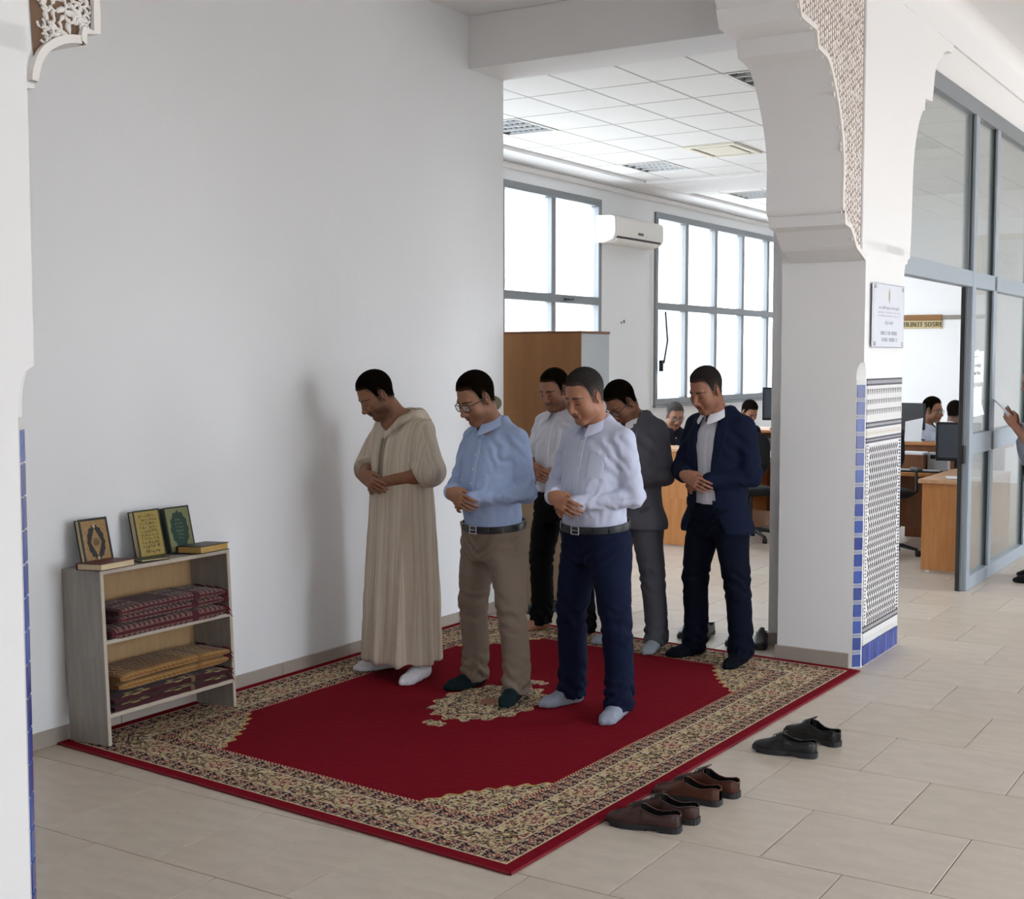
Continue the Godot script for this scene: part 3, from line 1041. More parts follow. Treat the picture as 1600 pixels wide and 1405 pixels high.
	pbox("lock", Vector3(-0.02, 0.98, -10.318), Vector3(0.01, 1.12, -10.272), M.black_plastic, g, 0.004)
	notice("upper", Vector3(-2.394, 1.716, -10.62), 0.44, 0.245, true)
	notice("lower", Vector3(-2.394, 1.445, -10.60), 0.41, 0.225, false)

	# gold sign and its rail on the end wall
	t = thing("office_sign", "gold office sign with raised letters under a brown rail on the end wall", "sign", Vector3(-5.28, 2.32, ZE))
	pbox("rail", Vector3(-0.22, 0.02, 0), Vector3(0.34, 0.10, 0.04), mat("8a5f30", 0.5), t, 0.004)
	pbox("rail_end", Vector3(0.34, 0.03, 0), Vector3(1.1, 0.09, 0.03), mat("8d857c", 0.5), t, 0.004)
	pbox("plate", Vector3(-0.22, -0.10, 0), Vector3(0.34, 0.02, 0.02), mat("bfae86", 0.35, 0.3), t, 0.003)
	var tm := TextMesh.new()
	tm.text = "TRINIT SOSRE"
	var sf := SystemFont.new()
	sf.font_names = PackedStringArray(["Droid Sans"])
	sf.font_weight = 700
	tm.font = sf
	tm.font_size = 16
	tm.pixel_size = 0.0056
	tm.depth = 0.008
	part("lettering", tm, mat("5f5130", 0.5), t, Vector3(0.06, -0.042, 0.024))
	# framed picture high on the end wall
	t = thing("framed_picture", "cream framed pale picture high on the end wall behind the glass", "picture", Vector3(-4.1, 3.12, ZE))
	b = Mb.new()
	for s in [-1.0, 1.0]:
		b.box(Vector3(-0.36, s * 0.38 - 0.04, 0), Vector3(0.36, s * 0.38 + 0.04, 0.05), 0.008)
		b.box(Vector3(s * 0.32 - 0.04, -0.34, 0), Vector3(s * 0.32 + 0.04, 0.34, 0.05), 0.008)
	part("frame", b.mesh(), mat("c3b49a", 0.5), t)
	var im := Image.create(96, 112, false, Image.FORMAT_RGB8)
	var nz := noise(0.06, 77, 3)
	for y in 112:
		for x in 96:
			var v := clampf(0.5 + nz.get_noise_2d(x, y) * 0.9, 0, 1)
			im.set_pixel(x, y, Color.html("cfd0cb").lerp(Color.html("9da3a0"), v * clampf(1.3 - Vector2(x - 48, y - 56).length() / 45.0, 0, 1)))
	var pm := mat("ffffff", 0.6)
	pm.albedo_texture = ImageTexture.create_from_image(im)
	b = Mb.new()
	b.quad(Vector3(-0.285, -0.345, 0.02), Vector3(0.285, -0.345, 0.02), Vector3(0.285, 0.345, 0.02), Vector3(-0.285, 0.345, 0.02))
	b.box(Vector3(-0.285, -0.345, 0.0), Vector3(0.285, 0.345, 0.018), 0)
	part("print", b.mesh(), pm, t)

	# desks behind the glass
	desk("office_desk", "orange beech desk just inside the glass doorway, its end panel facing the corridor", Vector3(-2.68, 0, -11.07), 0.46, 1.22, 0.78, true)
	sheet("paper_sheet", "loose white paper on the beech desk beside the doorway", Vector3(-2.62, 0.783, -11.3), 0.3)
	desk("office_desk", "wide brown desk with the black monitor behind the beech desk", Vector3(-3.35, 0, -12.35), 1.1, 0.6, 0.72, false)
	t = thing("raised_counter", "brown raised counter shelf behind the monitor desk", "counter", Vector3(-3.22, 0, -13.25))
	pbox("top", Vector3(-0.5, 0.92, -0.25), Vector3(0.55, 0.95, 0.05), M.beech, t, 0.004)
	b = Mb.new()
	b.prism(PackedVector2Array([Vector2(-0.48, 0.92), Vector2(-0.42, 0.78), Vector2(-0.42, 0.0), Vector2(0.52, 0.0), Vector2(0.52, 0.92)]), Vector3(1, 0, 0), Vector3(0, 1, 0), Vector3(0, 0, 0.03), Vector3(0, 0, 0.0))
	part("front_panel", b.mesh(), M.walnut, t)
	monitor("black monitor with a blank grey screen on the desk behind the doorway", Vector3(-2.97, 0.72, -12.52), 0.12, 0.40, 0.36)
	keyboard("grey keyboard lying on the monitor desk", Vector3(-3.32, 0.72, -12.44), 0.02)
	t = thing("document_tray", "dark brown box tray with papers on the monitor desk", "tray", Vector3(-3.42, 0.72, -12.68))
	pbox("body", Vector3(-0.12, 0, -0.1), Vector3(0.12, 0.15, 0.1), M.walnut, t, 0.005)
	pbox("papers", Vector3(-0.1, 0.15, -0.09), Vector3(0.11, 0.172, 0.1), M.paper, t, 0.002)
	t = thing("cable_box", "small pale box leaning beside the monitor stand", "box", Vector3(-3.2, 0.72, -12.72))
	pbox("body", Vector3(-0.09, 0, -0.05), Vector3(0.1, 0.17, 0.05), mat("b9bcc2", 0.6), t, 0.005)
	pbox("slot", Vector3(-0.06, 0.11, 0.045), Vector3(0.0, 0.15, 0.054), M.black_plastic, t, 0.002)
	t = thing("printed_document", "large white printed document standing on the raised counter", "document", Vector3(-3.585, 0.95, -13.24), 0.1)
	b = Mb.new()
	b.prism(PackedVector2Array([Vector2(-0.08, 0), Vector2(0.08, 0.0), Vector2(0.09, 0.24), Vector2(-0.08, 0.20)]), Vector3(1, 0, 0), Vector3(0, 1, -0.2), Vector3(0, 0, 0.006))
	part("sheet", b.mesh(), M.paper, t)
	pbox("holder", Vector3(-0.09, 0, -0.05), Vector3(0.09, 0.015, 0.03), M.white_plastic, t, 0.003)
	t = thing("desk_divider", "small translucent grey organiser on the raised counter", "organiser", Vector3(-3.28, 0.95, -13.36))
	pbox("body", Vector3(-0.1, 0, -0.06), Vector3(0.06, 0.2, 0.06), mat("8f9298", 0.4), t, 0.006)
	pbox("front", Vector3(0.07, 0, -0.05), Vector3(0.12, 0.09, 0.05), M.black_plastic, t, 0.004)
	sheet("paper_stack", "long stack of white papers along the raised counter", Vector3(-3.0, 0.951, -13.25), 0.0, 0.34, 0.1, 0.03)
	monitor("black monitor seen from behind beside the pillar", Vector3(-3.66, 0.951, -13.46), 2.9, 0.30, 0.27)
	office_chair("black office chair half hidden by the tiled pillar", Vector3(-3.44, 0, -11.85), 0.5, 0.58)

	# left office desks behind the praying men
	t = thing("reception_counter", "beech reception counter behind the men in grey and navy suits", "counter", Vector3(-5.3, 0, -11.4))
	pbox("front_panel", Vector3(-0.7, 0.015, 0.04), Vector3(0.42, 0.90, 0.065), M.beech, t, 0.003)
	pbox("side_panel", Vector3(0.39, 0.015, -0.36), Vector3(0.42, 0.90, 0.04), M.beech, t, 0.003)
	pbox("top", Vector3(-0.74, 0.90, -0.38), Vector3(0.45, 0.93, 0.08), M.beech_top, t, 0.005)
	desk("office_desk", "beech desk with papers and a keyboard seen between the navy suit and the pillar", Vector3(-4.75, 0, -12.75), 0.9, 0.75, 0.765, false)
	sheet("paper_stack", "stack of white papers on the beech desk beside the pillar", Vector3(-4.80, 0.766, -12.95), 0.1, 0.4, 0.26, 0.07)
	keyboard("black and white keyboard on the beech desk beside the pillar", Vector3(-4.78, 0.766, -12.62), 0.05)
	b = Mb.new()
	b.xf = Transform3D(Basis().scaled(Vector3(1, 1, 1)), Vector3(-4.9, 0.836, -13.0))
	b.lathe([Vector2(0.001, 0.12), Vector2(0.1, 0.115), Vector2(0.17, 0.08), Vector2(0.19, 0.03), Vector2(0.18, 0.0), Vector2(0.001, 0.0)], 18)
	tag(part("bag", b.mesh(), M.black_cloth, self), "soft black bag lying on the papers beside the pillar", "bag")
	monitor("black monitor on the far desk between the navy suit and the pillar", Vector3(-5.75, 0.92, -15.3), 0.4, 0.42, 0.40)
	desk("office_desk", "far beech desk under the long window carrying a monitor", Vector3(-5.9, 0, -15.1), 1.3, 0.7, 0.92, false)
	office_chair("black office chair under the grey-haired person behind the beech counter", Vector3(-5.82, 0, -12.41), 0.75, 0.42)
	office_chair("black office chair under the person leaning over papers", Vector3(-5.69, 0, -14.04), 1.05, 0.41)
	office_chair("black office chair under the clerk in the white shirt", Vector3(-3.61, 0, -13.92), 1.35, 0.45)
	office_chair("black office chair under the person seen from behind", Vector3(-3.62, 0, -15.0), 2.9, 0.39)
	office_chair("black office chair in front of the beech desk by the pillar", Vector3(-4.86, 0, -12.15), 3.4, 0.50)

func ring_pts(ry: float, rz: float, n := 20) -> Array:
	var a := []
	for i in n + 1: a.append(Vector3(0, ry * sin(TAU * i / n), rz * cos(TAU * i / n)))
	return a

func notice(which: String, c: Vector3, w: float, h: float, printed: bool) -> void:
	var im := Image.create(128, 80, false, Image.FORMAT_RGB8)
	im.fill(Color.html("eef0f5"))
	var r := RandomNumberGenerator.new()
	r.seed = 9
	if printed:
		script_line(im, 20, 80, 14, 3, Color.html("8d909a"), 1, r)
		script_line(im, 24, 108, 36, 6, Color.html("3a3b42"), 2, r)
		script_line(im, 34, 96, 56, 5, Color.html("4a4b52"), 2, r)
	else:
		for i in 8: script_line(im, 14, 112, 10 + i * 8, 2, Color.html("d5d8e0"), 1, r)
	var m := mat("ffffff", 0.85)
	m.albedo_texture = ImageTexture.create_from_image(im)
	m.cull_mode = BaseMaterial3D.CULL_DISABLED
	var t := thing("paper_notice", "white notice with two dark lines of writing taped high on the glass" if printed else "plain white curled paper taped on the glass under the printed notice", "notice", c)
	var b := Mb.new()
	var rows := []
	for i in 6:
		var row := PackedVector3Array()
		for j in 7:
			var u := j / 6.0 - 0.5
			var v := 0.5 - i / 5.0
			var curl := 0.02 * maxf(0.0, -v - 0.1) * (1.0 + u) * 2.0 if not printed else 0.002
			row.append(Vector3(0.002 + curl, v * h + (0.012 * u if not printed else 0.0), -u * w))
		rows.append(row)
	b.grid(rows, false, true, 1.0, -1.0)
	part("sheet", b.mesh(), m, t)
	pbox("tape", Vector3(0.001, h * 0.5 - 0.012, -0.03), Vector3(0.006, h * 0.5 + 0.012, 0.03), M.white_plastic, t, 0.001)

func desk(called: String, label: String, p: Vector3, w: float, d: float, h: float, end_panel: bool) -> void:
	var t := thing(called, label, "desk", p)
	var top := Mb.new()
	top.box(Vector3(-w / 2 - 0.03, h - 0.035, -d), Vector3(w / 2, h, 0.03), 0.006)
	part("top", top.mesh(), M.beech_top if end_panel else M.beech, t)
	if end_panel:
		pbox("end_panel", Vector3(-w / 2, 0.02, -0.03), Vector3(w / 2, h - 0.035, 0), M.beech, t, 0.003)
		pbox("modesty_panel", Vector3(w / 2 - 0.03, 0.2, -d + 0.05), Vector3(w / 2 - 0.01, h - 0.035, -0.03), M.beech, t, 0.003)
		pbox("end_panel", Vector3(-w / 2, 0.02, -d + 0.02), Vector3(w / 2, h - 0.035, -d + 0.05), M.beech, t, 0.003)
		for x in [-w / 2 + 0.05, w / 2 - 0.05]: pbox("foot", Vector3(x - 0.015, 0, -0.025), Vector3(x + 0.015, 0.02, -0.005), M.white_plastic, t, 0.002)
	else:
		for x in [-w / 2 + 0.02, w / 2 - 0.045]: pbox("side_panel", Vector3(x, 0.0, -d + 0.03), Vector3(x + 0.025, h - 0.035, -0.02), M.beech, t, 0.003)
		pbox("modesty_panel", Vector3(-w / 2 + 0.045, 0.15, -d + 0.12), Vector3(w / 2 - 0.045, h - 0.035, -d + 0.14), M.walnut, t, 0.003)

func sheet(called: String, label: String, p: Vector3, turn: float, w := 0.3, d := 0.21, h := 0.004) -> void:
	var t := thing(called, label, "paper", p, turn)
	if h < 0.01:
		pbox("sheet", Vector3(-w / 2, 0, -d / 2), Vector3(w / 2, h, d / 2), M.paper, t, 0.001)
		return
	var n := 5
	for i in n:
		part("sheaf", sized(Vector3(w, h / n, d), 0.001), M.paper, t, Vector3(0.01 * sin(i * 2.1), h * (i + 0.5) / n, 0.008 * cos(i * 3.3)), Vector3(0, 0.05 * sin(i * 1.7), 0))

func monitor(label: String, p: Vector3, turn: float, w: float, h: float) -> void:
	var t := thing("monitor", label, "monitor", p, turn)
	var y := 0.11
	pbox("bezel", Vector3(-w / 2, y, -0.03), Vector3(w / 2, y + h, 0.012), M.black_plastic, t, 0.006)
	pbox("screen", Vector3(-w / 2 + 0.022, y + 0.03, 0.011), Vector3(w / 2 - 0.022, y + h - 0.022, 0.014), M.screen, t, 0.001)
	pbox("neck", Vector3(-0.04, 0.01, -0.05), Vector3(0.04, y + 0.06, -0.025), M.black_plastic, t, 0.006)
	pbox("base", Vector3(-0.12, 0, -0.12), Vector3(0.12, 0.014, 0.07), M.black_plastic, t, 0.006)

func keyboard(label: String, p: Vector3, turn: float) -> void:
	var t := thing("keyboard", label, "keyboard", p, turn)
	pbox("base", Vector3(-0.22, 0, -0.075), Vector3(0.22, 0.016, 0.075), M.black_plastic, t, 0.004)
	var b := Mb.new()
	for j in 5:
		for i in 15:
			var x := -0.205 + i * 0.0276
			var z := -0.06 + j * 0.025
			b.box(Vector3(x, 0.016, z), Vector3(x + 0.022, 0.022, z + 0.019), 0)
	var k := part("keys", b.mesh(), mat("c9ccd0", 0.6), t)
	k.set_meta("kind", "stuff")

func office_chair(label: String, p: Vector3, turn: float, seat_h: float) -> void:
	var t := thing("office_chair", label, "chair", p, turn)
	var h := seat_h
	var seat := Mb.new()
	seat.lathe([Vector2(0.001, h + 0.035), Vector2(0.19, h + 0.03), Vector2(0.235, h + 0.005), Vector2(0.235, h - 0.03), Vector2(0.2, h - 0.05), Vector2(0.001, h - 0.05)], 20)
	part("seat", seat.mesh(), M.black_cloth, t)
	var rows := []
	for i in 9:
		var v := i / 8.0
		var row := PackedVector3Array()
		for j in 17:
			var a := TAU * j / 16.0
			var w := 0.21 * sqrt(maxf(0.02, 1.0 - pow(absf(v - 0.5) * 2.0, 4.0)))
			row.append(Vector3(cos(a) * w, h + 0.14 + v * 0.46, -0.23 - 0.05 * v - 0.035 * sin(a) + 0.05 * pow(cos(a), 2.0)))
		rows.append(row)
	var back := Mb.new()
	back.grid(rows, true, true)
	part("backrest", back.mesh(), M.black_cloth, t)
	var s := Mb.new()
	s.tube([Vector3(0, h - 0.05, -0.1), Vector3(0, h - 0.03, -0.24), Vector3(0, h + 0.25, -0.29)], 0.018, 8)
	part("back_bar", s.mesh(), M.black_plastic, t)
	s = Mb.new()
	s.tube([Vector3(0, 0.09, 0), Vector3(0, h - 0.05, 0)], 0.025, 10)
	part("column", s.mesh(), M.black_plastic, t)
	for i in 5:
		var a := TAU * i / 5.0 + 0.3
		s = Mb.new()
		s.tube([Vector3(0, 0.11, 0), Vector3(cos(a) * 0.15, 0.095, sin(a) * 0.15), Vector3(cos(a) * 0.29, 0.06, sin(a) * 0.29)], [0.024, 0.02, 0.014], 6)
		part("base_leg", s.mesh(), M.black_plastic, t)
		s = Mb.new()
		s.tube([Vector3(cos(a) * 0.29 - 0.02, 0.028, sin(a) * 0.29), Vector3(cos(a) * 0.29 + 0.02, 0.028, sin(a) * 0.29)], 0.028, 10)
		part("castor", s.mesh(), M.black_plastic, t)
	for sd in [-1.0, 1.0]:
		s = Mb.new()
		s.tube([Vector3(sd * 0.22, h - 0.03, 0.02), Vector3(sd * 0.27, h + 0.0, 0.02), Vector3(sd * 0.27, h + 0.19, 0.0)], 0.013, 6)
		s.box(Vector3(sd * 0.27 - 0.03, h + 0.185, -0.13), Vector3(sd * 0.27 + 0.03, h + 0.215, 0.12), 0.01)
		part("armrest", s.mesh(), M.black_plastic, t)

# ================================================================ RUG, SHELF, BOOKS, SHOES
const RUG := [Vector2(-2.36, -3.75), Vector2(-2.25, -7.31), Vector2(-4.952, -7.53), Vector2(-4.952, -3.95)]   # near right, far right, far left, near left

func rug_tile(seed_: int, w: int, h: int, ground: Color, inks: Array, dens: float) -> Array:
	# a small woven floral repeat: blossoms, leaves and stems on a ground
	var r := RandomNumberGenerator.new()
	r.seed = seed_
	var out := []
	for y in h:
		var row := []
		for x in w: row.append(ground)
		out.append(row)
	var n := int(w * h * dens)
	for k in n:
		var cx := r.randi() % w
		var cy := r.randi() % h
		var c: Color = inks[r.randi() % inks.size()]
		var s := r.randi_range(1, 3)
		for dy in range(-s, s + 1):
			for dx in range(-s, s + 1):
				if absi(dx) + absi(dy) <= s and r.randf() < 0.8:
					out[posmod(cy + dy, h)][posmod(cx + dx, w)] = c
	return out

func blossom(tile: Array, cx: float, cy: float, rad: float, petals: int, a: Color, b: Color, core: Color) -> void:
	var h := tile.size()
	var w: int = tile[0].size()
	for y in h:
		for x in w:
			var d := Vector2(x - cx, y - cy)
			var l := d.length()
			var an := d.angle()
			var lim := rad * (0.72 + 0.28 * cos(an * petals))
			if l < lim:
				var c := a if l > lim * 0.72 else b
				if l < rad * 0.28: c = core
				tile[y][x] = c

func build_rug() -> void:
	var W := 1000
	var H := 1384
	var mpp := 2.6 / W
	var red := Color.html("781220")
	var cream := Color.html("c9b693")
	var navy := Color.html("2e2531")
	var wine := Color.html("7a3035")
	var olive := Color.html("8c7a4e")
	var im := Image.create(W, H, false, Image.FORMAT_RGB8)
	im.fill(red)
	# repeats: main band 56 px wide, guards 28 px wide
	var main := rug_tile(4, 150, 58, cream, [navy, navy, olive, cream, wine], 0.05)
	blossom(main, 38, 29, 21, 7, wine, cream, wine.lightened(0.15))
	blossom(main, 112, 29, 19, 9, navy, olive, cream)
	blossom(main, 75, 12, 8, 5, navy, wine, cream)
	blossom(main, 75, 46, 8, 5, navy, wine, cream)
	blossom(main, 2, 14, 7, 5, olive, navy, cream)
	blossom(main, 2, 45, 7, 5, olive, navy, cream)
	for k in 700:
		var x := rng.randi() % 150
		var y := rng.randi() % 58
		main[y][x] = [cream, navy, cream, wine][rng.randi() % 4]
	var guard := rug_tile(6, 44, 29, navy, [cream, cream, cream, wine], 0.075)
	blossom(guard, 22, 14, 9, 4, cream.darkened(0.1), wine, cream)
	var fieldmot := rug_tile(8, 96, 96, cream, [navy, navy, olive, wine, cream], 0.055)
	for q in [[20, 22], [68, 30], [44, 70], [84, 78], [10, 66]]: blossom(fieldmot, q[0], q[1], 11, 5, navy, cream, wine)
	var b0 := int(0.054 / mpp)
	var bl := int(0.062 / mpp)
	var b1 := int(0.135 / mpp)
	var b1b := int(0.142 / mpp)
	var b2 := b1b + 56
	var b2b := b2 + 3
	var b3 := b2b + 28
	var b4 := b3 + 6
	var line := cream.lightened(0.1)
	for y in H:
		var ey := mini(y, H - 1 - y)
		var whole := ey < b4
		var x := 0
		while x < W:
			if not whole and x == b4: x = W - b4
			var ex := mini(x, W - 1 - x)
			var e := mini(ex, ey)
			if e >= b0:
				var s := y if ex < ey else x
				var c: Color
				if e < bl: c = line
				elif e < b1: c = guard[clampi((e - bl), 0, 28)][s % 44]
				elif e < b1b: c = line if (e - b1) > 0 else navy
				elif e < b2: c = main[e - b1b][s % 150]
				elif e < b2b: c = line
				elif e < b3: c = guard[clampi(e - b2b, 0, 28)][(s + 20) % 44]
				else: c = cream if (s / 4 + e / 3) % 2 == 0 else red
				im.set_pixel(x, y, c)
			x += 1
	# corner spandrels with scalloped edges
	var lx := 0.33 / mpp
	var ly := 0.50 / mpp
	for y in range(b4, b4 + int(ly)):
		for x in range(b4, b4 + int(lx)):
			var u := (x - b4) / lx
			var v := (y - b4) / ly
			var t := pow(u, 1.2) + pow(v, 1.2)
			var lim := 1.0 + 0.05 * sin(atan2(v, u) * 26.0)
			if t < lim:
				var c: Color = fieldmot[y % 96][x % 96]
				if t > lim - 0.045: c = Color.html("b79a5c")
				im.set_pixel(x, y, c)
				im.set_pixel(W - 1 - x, y, c)
				im.set_pixel(x, H - 1 - y, c)
				im.set_pixel(W - 1 - x, H - 1 - y, c)
	# medallion with two pendants
	var cx := W * 0.487
	var cy := H * 0.493
	var rx := 0.272 / mpp
	var ry := 0.41 / mpp
	for y in range(int(cy - ry * 1.4), int(cy + ry * 1.4)):
		for x in range(int(cx - rx * 1.15), int(cx + rx * 1.15)):
			var d := Vector2((x - cx) / rx, (y - cy) / ry)
			var l := d.length()
			var an := d.angle()
			var lim := 0.94 + 0.06 * cos(an * 16.0)
			var pd := Vector2((x - cx) / (rx * 0.22), (absf(y - cy) - ry * 1.17) / (ry * 0.11)).length()
			if l < lim or pd < 1.0 + 0.15 * cos(an * 40.0):
				var c: Color = fieldmot[int(y + 31) % 96][int(x + 17) % 96]
				if l < lim and absf(l - 0.6 - 0.05 * cos(an * 8.0)) < 0.02 and (x + y) % 3: c = navy
				if l < 0.16 + 0.04 * cos(an * 8.0): c = wine if (x * 3 + y * 5) % 7 < 4 else cream
				im.set_pixel(x, y, c)
	var m := mat("ffffff", 0.95)
	m.albedo_texture = ImageTexture.create_from_image(im)
	var nt := NoiseTexture2D.new()
	nt.width = 512
	nt.height = 512
	nt.seamless = true
	nt.as_normal_map = true
	nt.bump_strength = 2.5
	nt.noise = noise(0.12, 15, 3)
	m.normal_enabled = true
	m.normal_texture = nt
	m.normal_scale = 0.22
	m.metallic_specular = 0.15
	var t := thing("rug", "large red oriental rug with cream floral borders and medallion under the praying men", "rug")
	var nz := noise(1.1, 8, 2)
	var rows := []
	var NR := 60
	var NC := 44
	for i in NR + 1:
		var v := i / float(NR)
		var row := PackedVector3Array()
		for j in NC + 1:
			var u := j / float(NC)
			row.append(rug_point(u, v, nz))
		rows.append(row)
	var b := Mb.new()
	b.grid(rows, false, true)
	part("pile", b.mesh(), m, t)
	# bound edge
	b = Mb.new()
	var path := []
	for i in 61: path.append(rug_point(1.0, 1.0 - i / 60.0, nz))
	for i in 45: path.append(rug_point(1.0 - i / 44.0, 0.0, nz))
	for i in 61: path.append(rug_point(0.0, i / 60.0, nz))
	for i in 45: path.append(rug_point(i / 44.0, 1.0, nz))
	for i in path.size(): path[i].y -= 0.0055
	b.tube(path, 0.0055, 8, false)
	part("binding", b.mesh(), mat("781220", 0.95), t)

func rug_point(u: float, v: float, nz: FastNoiseLite) -> Vector3:
	# u 0..1 from the wall to the corridor, v 0..1 from far to near
	var a: Vector2 = RUG[2].lerp(RUG[1], u)
	var c: Vector2 = RUG[3].lerp(RUG[0], u)
	var p := a.lerp(c, v)
	var edge := minf(minf(u, 1 - u), minf(v, 1 - v))
	var y := 0.0112 + 0.0022 * clampf(edge * 14.0, 0, 1) * (nz.get_noise_2d(p.x * 1.5 + p.y, p.y * 2.2))
	return Vector3(p.x, y, p.y)

func carpet_texture(seed_: int, base: Color, pat: Color, dark: Color, style: int) -> StandardMaterial3D:
	var im := Image.create(256, 256, false, Image.FORMAT_RGB8)
	im.fill(base)
	var r := RandomNumberGenerator.new()
	r.seed = seed_
	for y in 256:
		for x in 256:
			var e := mini(mini(x, 255 - x), mini(y, 255 - y))
			var c := base
			if style == 0:      # woven border band round a plain field
				if e > 14 and e < 74:
					var u := (x % 16) - 8
					var v := (y % 16) - 8
					var d := absi(u) + absi(v)
					if d < 7 and d > 2 and r.randf() < 0.9: c = pat
					elif d <= 2: c = dark
				if e == 14 or e == 74 or e == 13 or e == 75: c = pat
			elif style == 1:    # all-over gold lattice
				var u2 := absi((x + y) % 14 - 7)
				var v2 := absi(posmod(x - y, 14) - 7)
				if u2 < 2 or v2 < 2: c = pat if r.randf() < 0.8 else dark
				elif u2 > 5 and v2 > 5: c = dark
				if e < 50 and e > 8 and (x / 6 + y / 5) % 3 == 0: c = pat.lightened(0.15)
			else:               # large cream leaves on wine
				var l := Vector2((x % 128) - 64, (y % 128) - 64)
				var lim := 34.0 + 9.0 * cos(l.angle() * 5.0 + seed_)
				if l.length() < lim and l.length() > 13: c = pat
				if l.length() < 20 and l.length() > 15: c = dark
				if y > 228 and y < 242 and (x / 4) % 2 == 0: c = pat.darkened(0.1)
			im.set_pixel(x, y, c.darkened(r.randf() * 0.12))
	var m := mat("ffffff", 0.95)
	m.albedo_texture = ImageTexture.create_from_image(im)
	m.rim_enabled = true
	m.rim = 0.2
	return m

func folded_rug(label: String, p: Vector3, size: Vector3, m: Material, fringe: Material, layers: int, seed_: int, at_far := true) -> void:
	# x: depth of the shelf, z: length. The folds roll round the front (+x) edge.
	var t := thing("prayer_rug", label, "prayer rug", p, 0, "")
	var nz := noise(2.2, seed_, 2)
	var lh := size.y / layers
	for k in layers:
		var rows := []
		var n := 22
		var sec := 26
		for i in n + 1:
			var z := (i / float(n) - 0.5) * size.z
			var row := PackedVector3Array()
			for j in sec + 1:
				var a := TAU * j / sec
				var ca := cos(a)
				var sa := sin(a)
				var sx := signf(ca) * pow(absf(ca), 0.35) * size.x * 0.5
				var sy := signf(sa) * pow(absf(sa), 0.6) * lh * 0.5
				var w := nz.get_noise_3d(sx * 3.0, k * 2.0, z * 4.0)
				var end := smoothstep(0.5, 0.42, absf(i / float(n) - 0.5))
				var sag := -0.016 * pow(absf(z) / (size.z * 0.5), 2.0) * (k + 0.5) / layers
				row.append(Vector3(sx + 0.010 * w + 0.008 * sin(k * 2.3), lh * (k + 0.5) + sy * (0.55 + 0.45 * end) + (0.008 * w + sag) * (0.3 + k * 0.4) + 0.001, z))
			rows.append(row)
		var b := Mb.new()
		b.grid(rows, true, false, 2.0, 1.4)
		for e in [0, n]:
			var row: PackedVector3Array = rows[e]
			var c := Vector3.ZERO
			for j in sec: c += row[j]
			c /= sec
			for j in sec:
				if e == 0: b.tri(c, row[j + 1], row[j])
				else: b.tri(c, row[j], row[j + 1])
		part("fold", b.mesh(), m, t)
	var r := RandomNumberGenerator.new()
	r.seed = seed_
	var fb := Mb.new()
	for i in 130:
		var x := r.randf_range(-0.46, 0.5) * size.x
		var y := r.randf_range(0.25, 0.95) * size.y
		var z0 := size.z * 0.5 - 0.004
		var d := -1.0 if at_far else 1.0
		var l := r.randf_range(0.025, 0.05)
		fb.tube([Vector3(x, y, d * z0), Vector3(x + r.randf_range(-0.006, 0.012), y - l * 0.25, d * (z0 + l * 0.6)), Vector3(x + r.randf_range(-0.01, 0.02), y - l * 0.75, d * (z0 + l * 0.85))], [0.003, 0.0024, 0.0012], 4, false)
	var fo := part("fringe", fb.mesh(), fringe, t)
	fo.set_meta("kind", "stuff")

func cover_print(style: int) -> StandardMaterial3D:
	var W := 150
	var H := 210
	var im := Image.create(W, H, false, Image.FORMAT_RGB8)
	var gold := Color.html("a8834a")
	var black := Color.html("1d1a1a")
	var r := RandomNumberGenerator.new()
	r.seed = 40 + style
	var nz := noise(0.16, 4 + style, 2)
	for y in H:
		for x in W:
			var c := gold
			var e := mini(mini(x, W - 1 - x), mini(y, H - 1 - y))
			if style == 0:
				c = gold.darkened(0.25) if nz.get_noise_2d(x, y) > 0.05 else gold.lightened(0.08)
				if sin(x * 0.55) * sin(y * 0.5) > 0.72: c = Color.html("7c3a2c")
				if e < 8: c = black
				elif e < 10: c = gold.darkened(0.4)
				var d := Vector2((x - 75) / 46.0, (y - 105) / 74.0)
				var l := d.length()
				var dm := absf(d.x) * 1.25 + absf(d.y) * 0.9
				if l < 1.0 + 0.04 * cos(d.angle() * 14.0): c = black
				if dm < 0.78: c = gold.lightened(0.05) if nz.get_noise_2d(x * 1.7, y * 1.7) > -0.1 else gold.darkened(0.35)
				var l2 := Vector2((x - 75) / 17.0, (y - 105) / 17.0).length()
				if l2 < 1.0 and l2 > 0.85: c = black
				if l2 < 0.75 and (sin(x * 0.9 + y * 0.4) > 0.45 or sin(y * 0.9) > 0.8): c = black
				if l > 0.86 and absf(d.x) < 0.14 and l < 1.06: c = gold.lightened(0.25)
			elif style == 1:
				c = Color.html("9d8743")
				if nz.get_noise_2d(x * 0.7, y * 0.7) > 0.15: c = Color.html("a8924e")
				if e < 5: c = Color.html("2b2c1f")
				elif e < 7: c = Color.html("6f5f2c")
			else:
				var gr := Color.html("6d6f45")
				c = gr if nz.get_noise_2d(x, y) > 0.0 else gr.lightened(0.14)
				if e < 7: c = Color.html("1e2a22")
				elif e < 9: c = Color.html("8a8350")
				var d := Vector2((x - 75) / 52.0, (y - 105) / 84.0)
				if d.length() < 1.0 + 0.05 * cos(d.angle() * 12.0): c = Color.html("1f3a30")
			im.set_pixel(x, y, c)
	if style == 1:
		for k in 9: script_line(im, 24, 126, 26 + k * 17, 8, Color.html("4f431d"), 2, r)
		script_line(im, 40, 118, 184, 10, Color.html("33290f"), 3, r)
	elif style == 2:
		for k in 6:
			var hw := int(30 - absf(k - 2.5) * 6)
			script_line(im, 75 - hw, 75 + hw, 60 + k * 17, 7, Color.html("7d8a74"), 1, r)
	var m := mat("ffffff", 0.45)
	m.albedo_texture = ImageTexture.create_from_image(im)
	return m

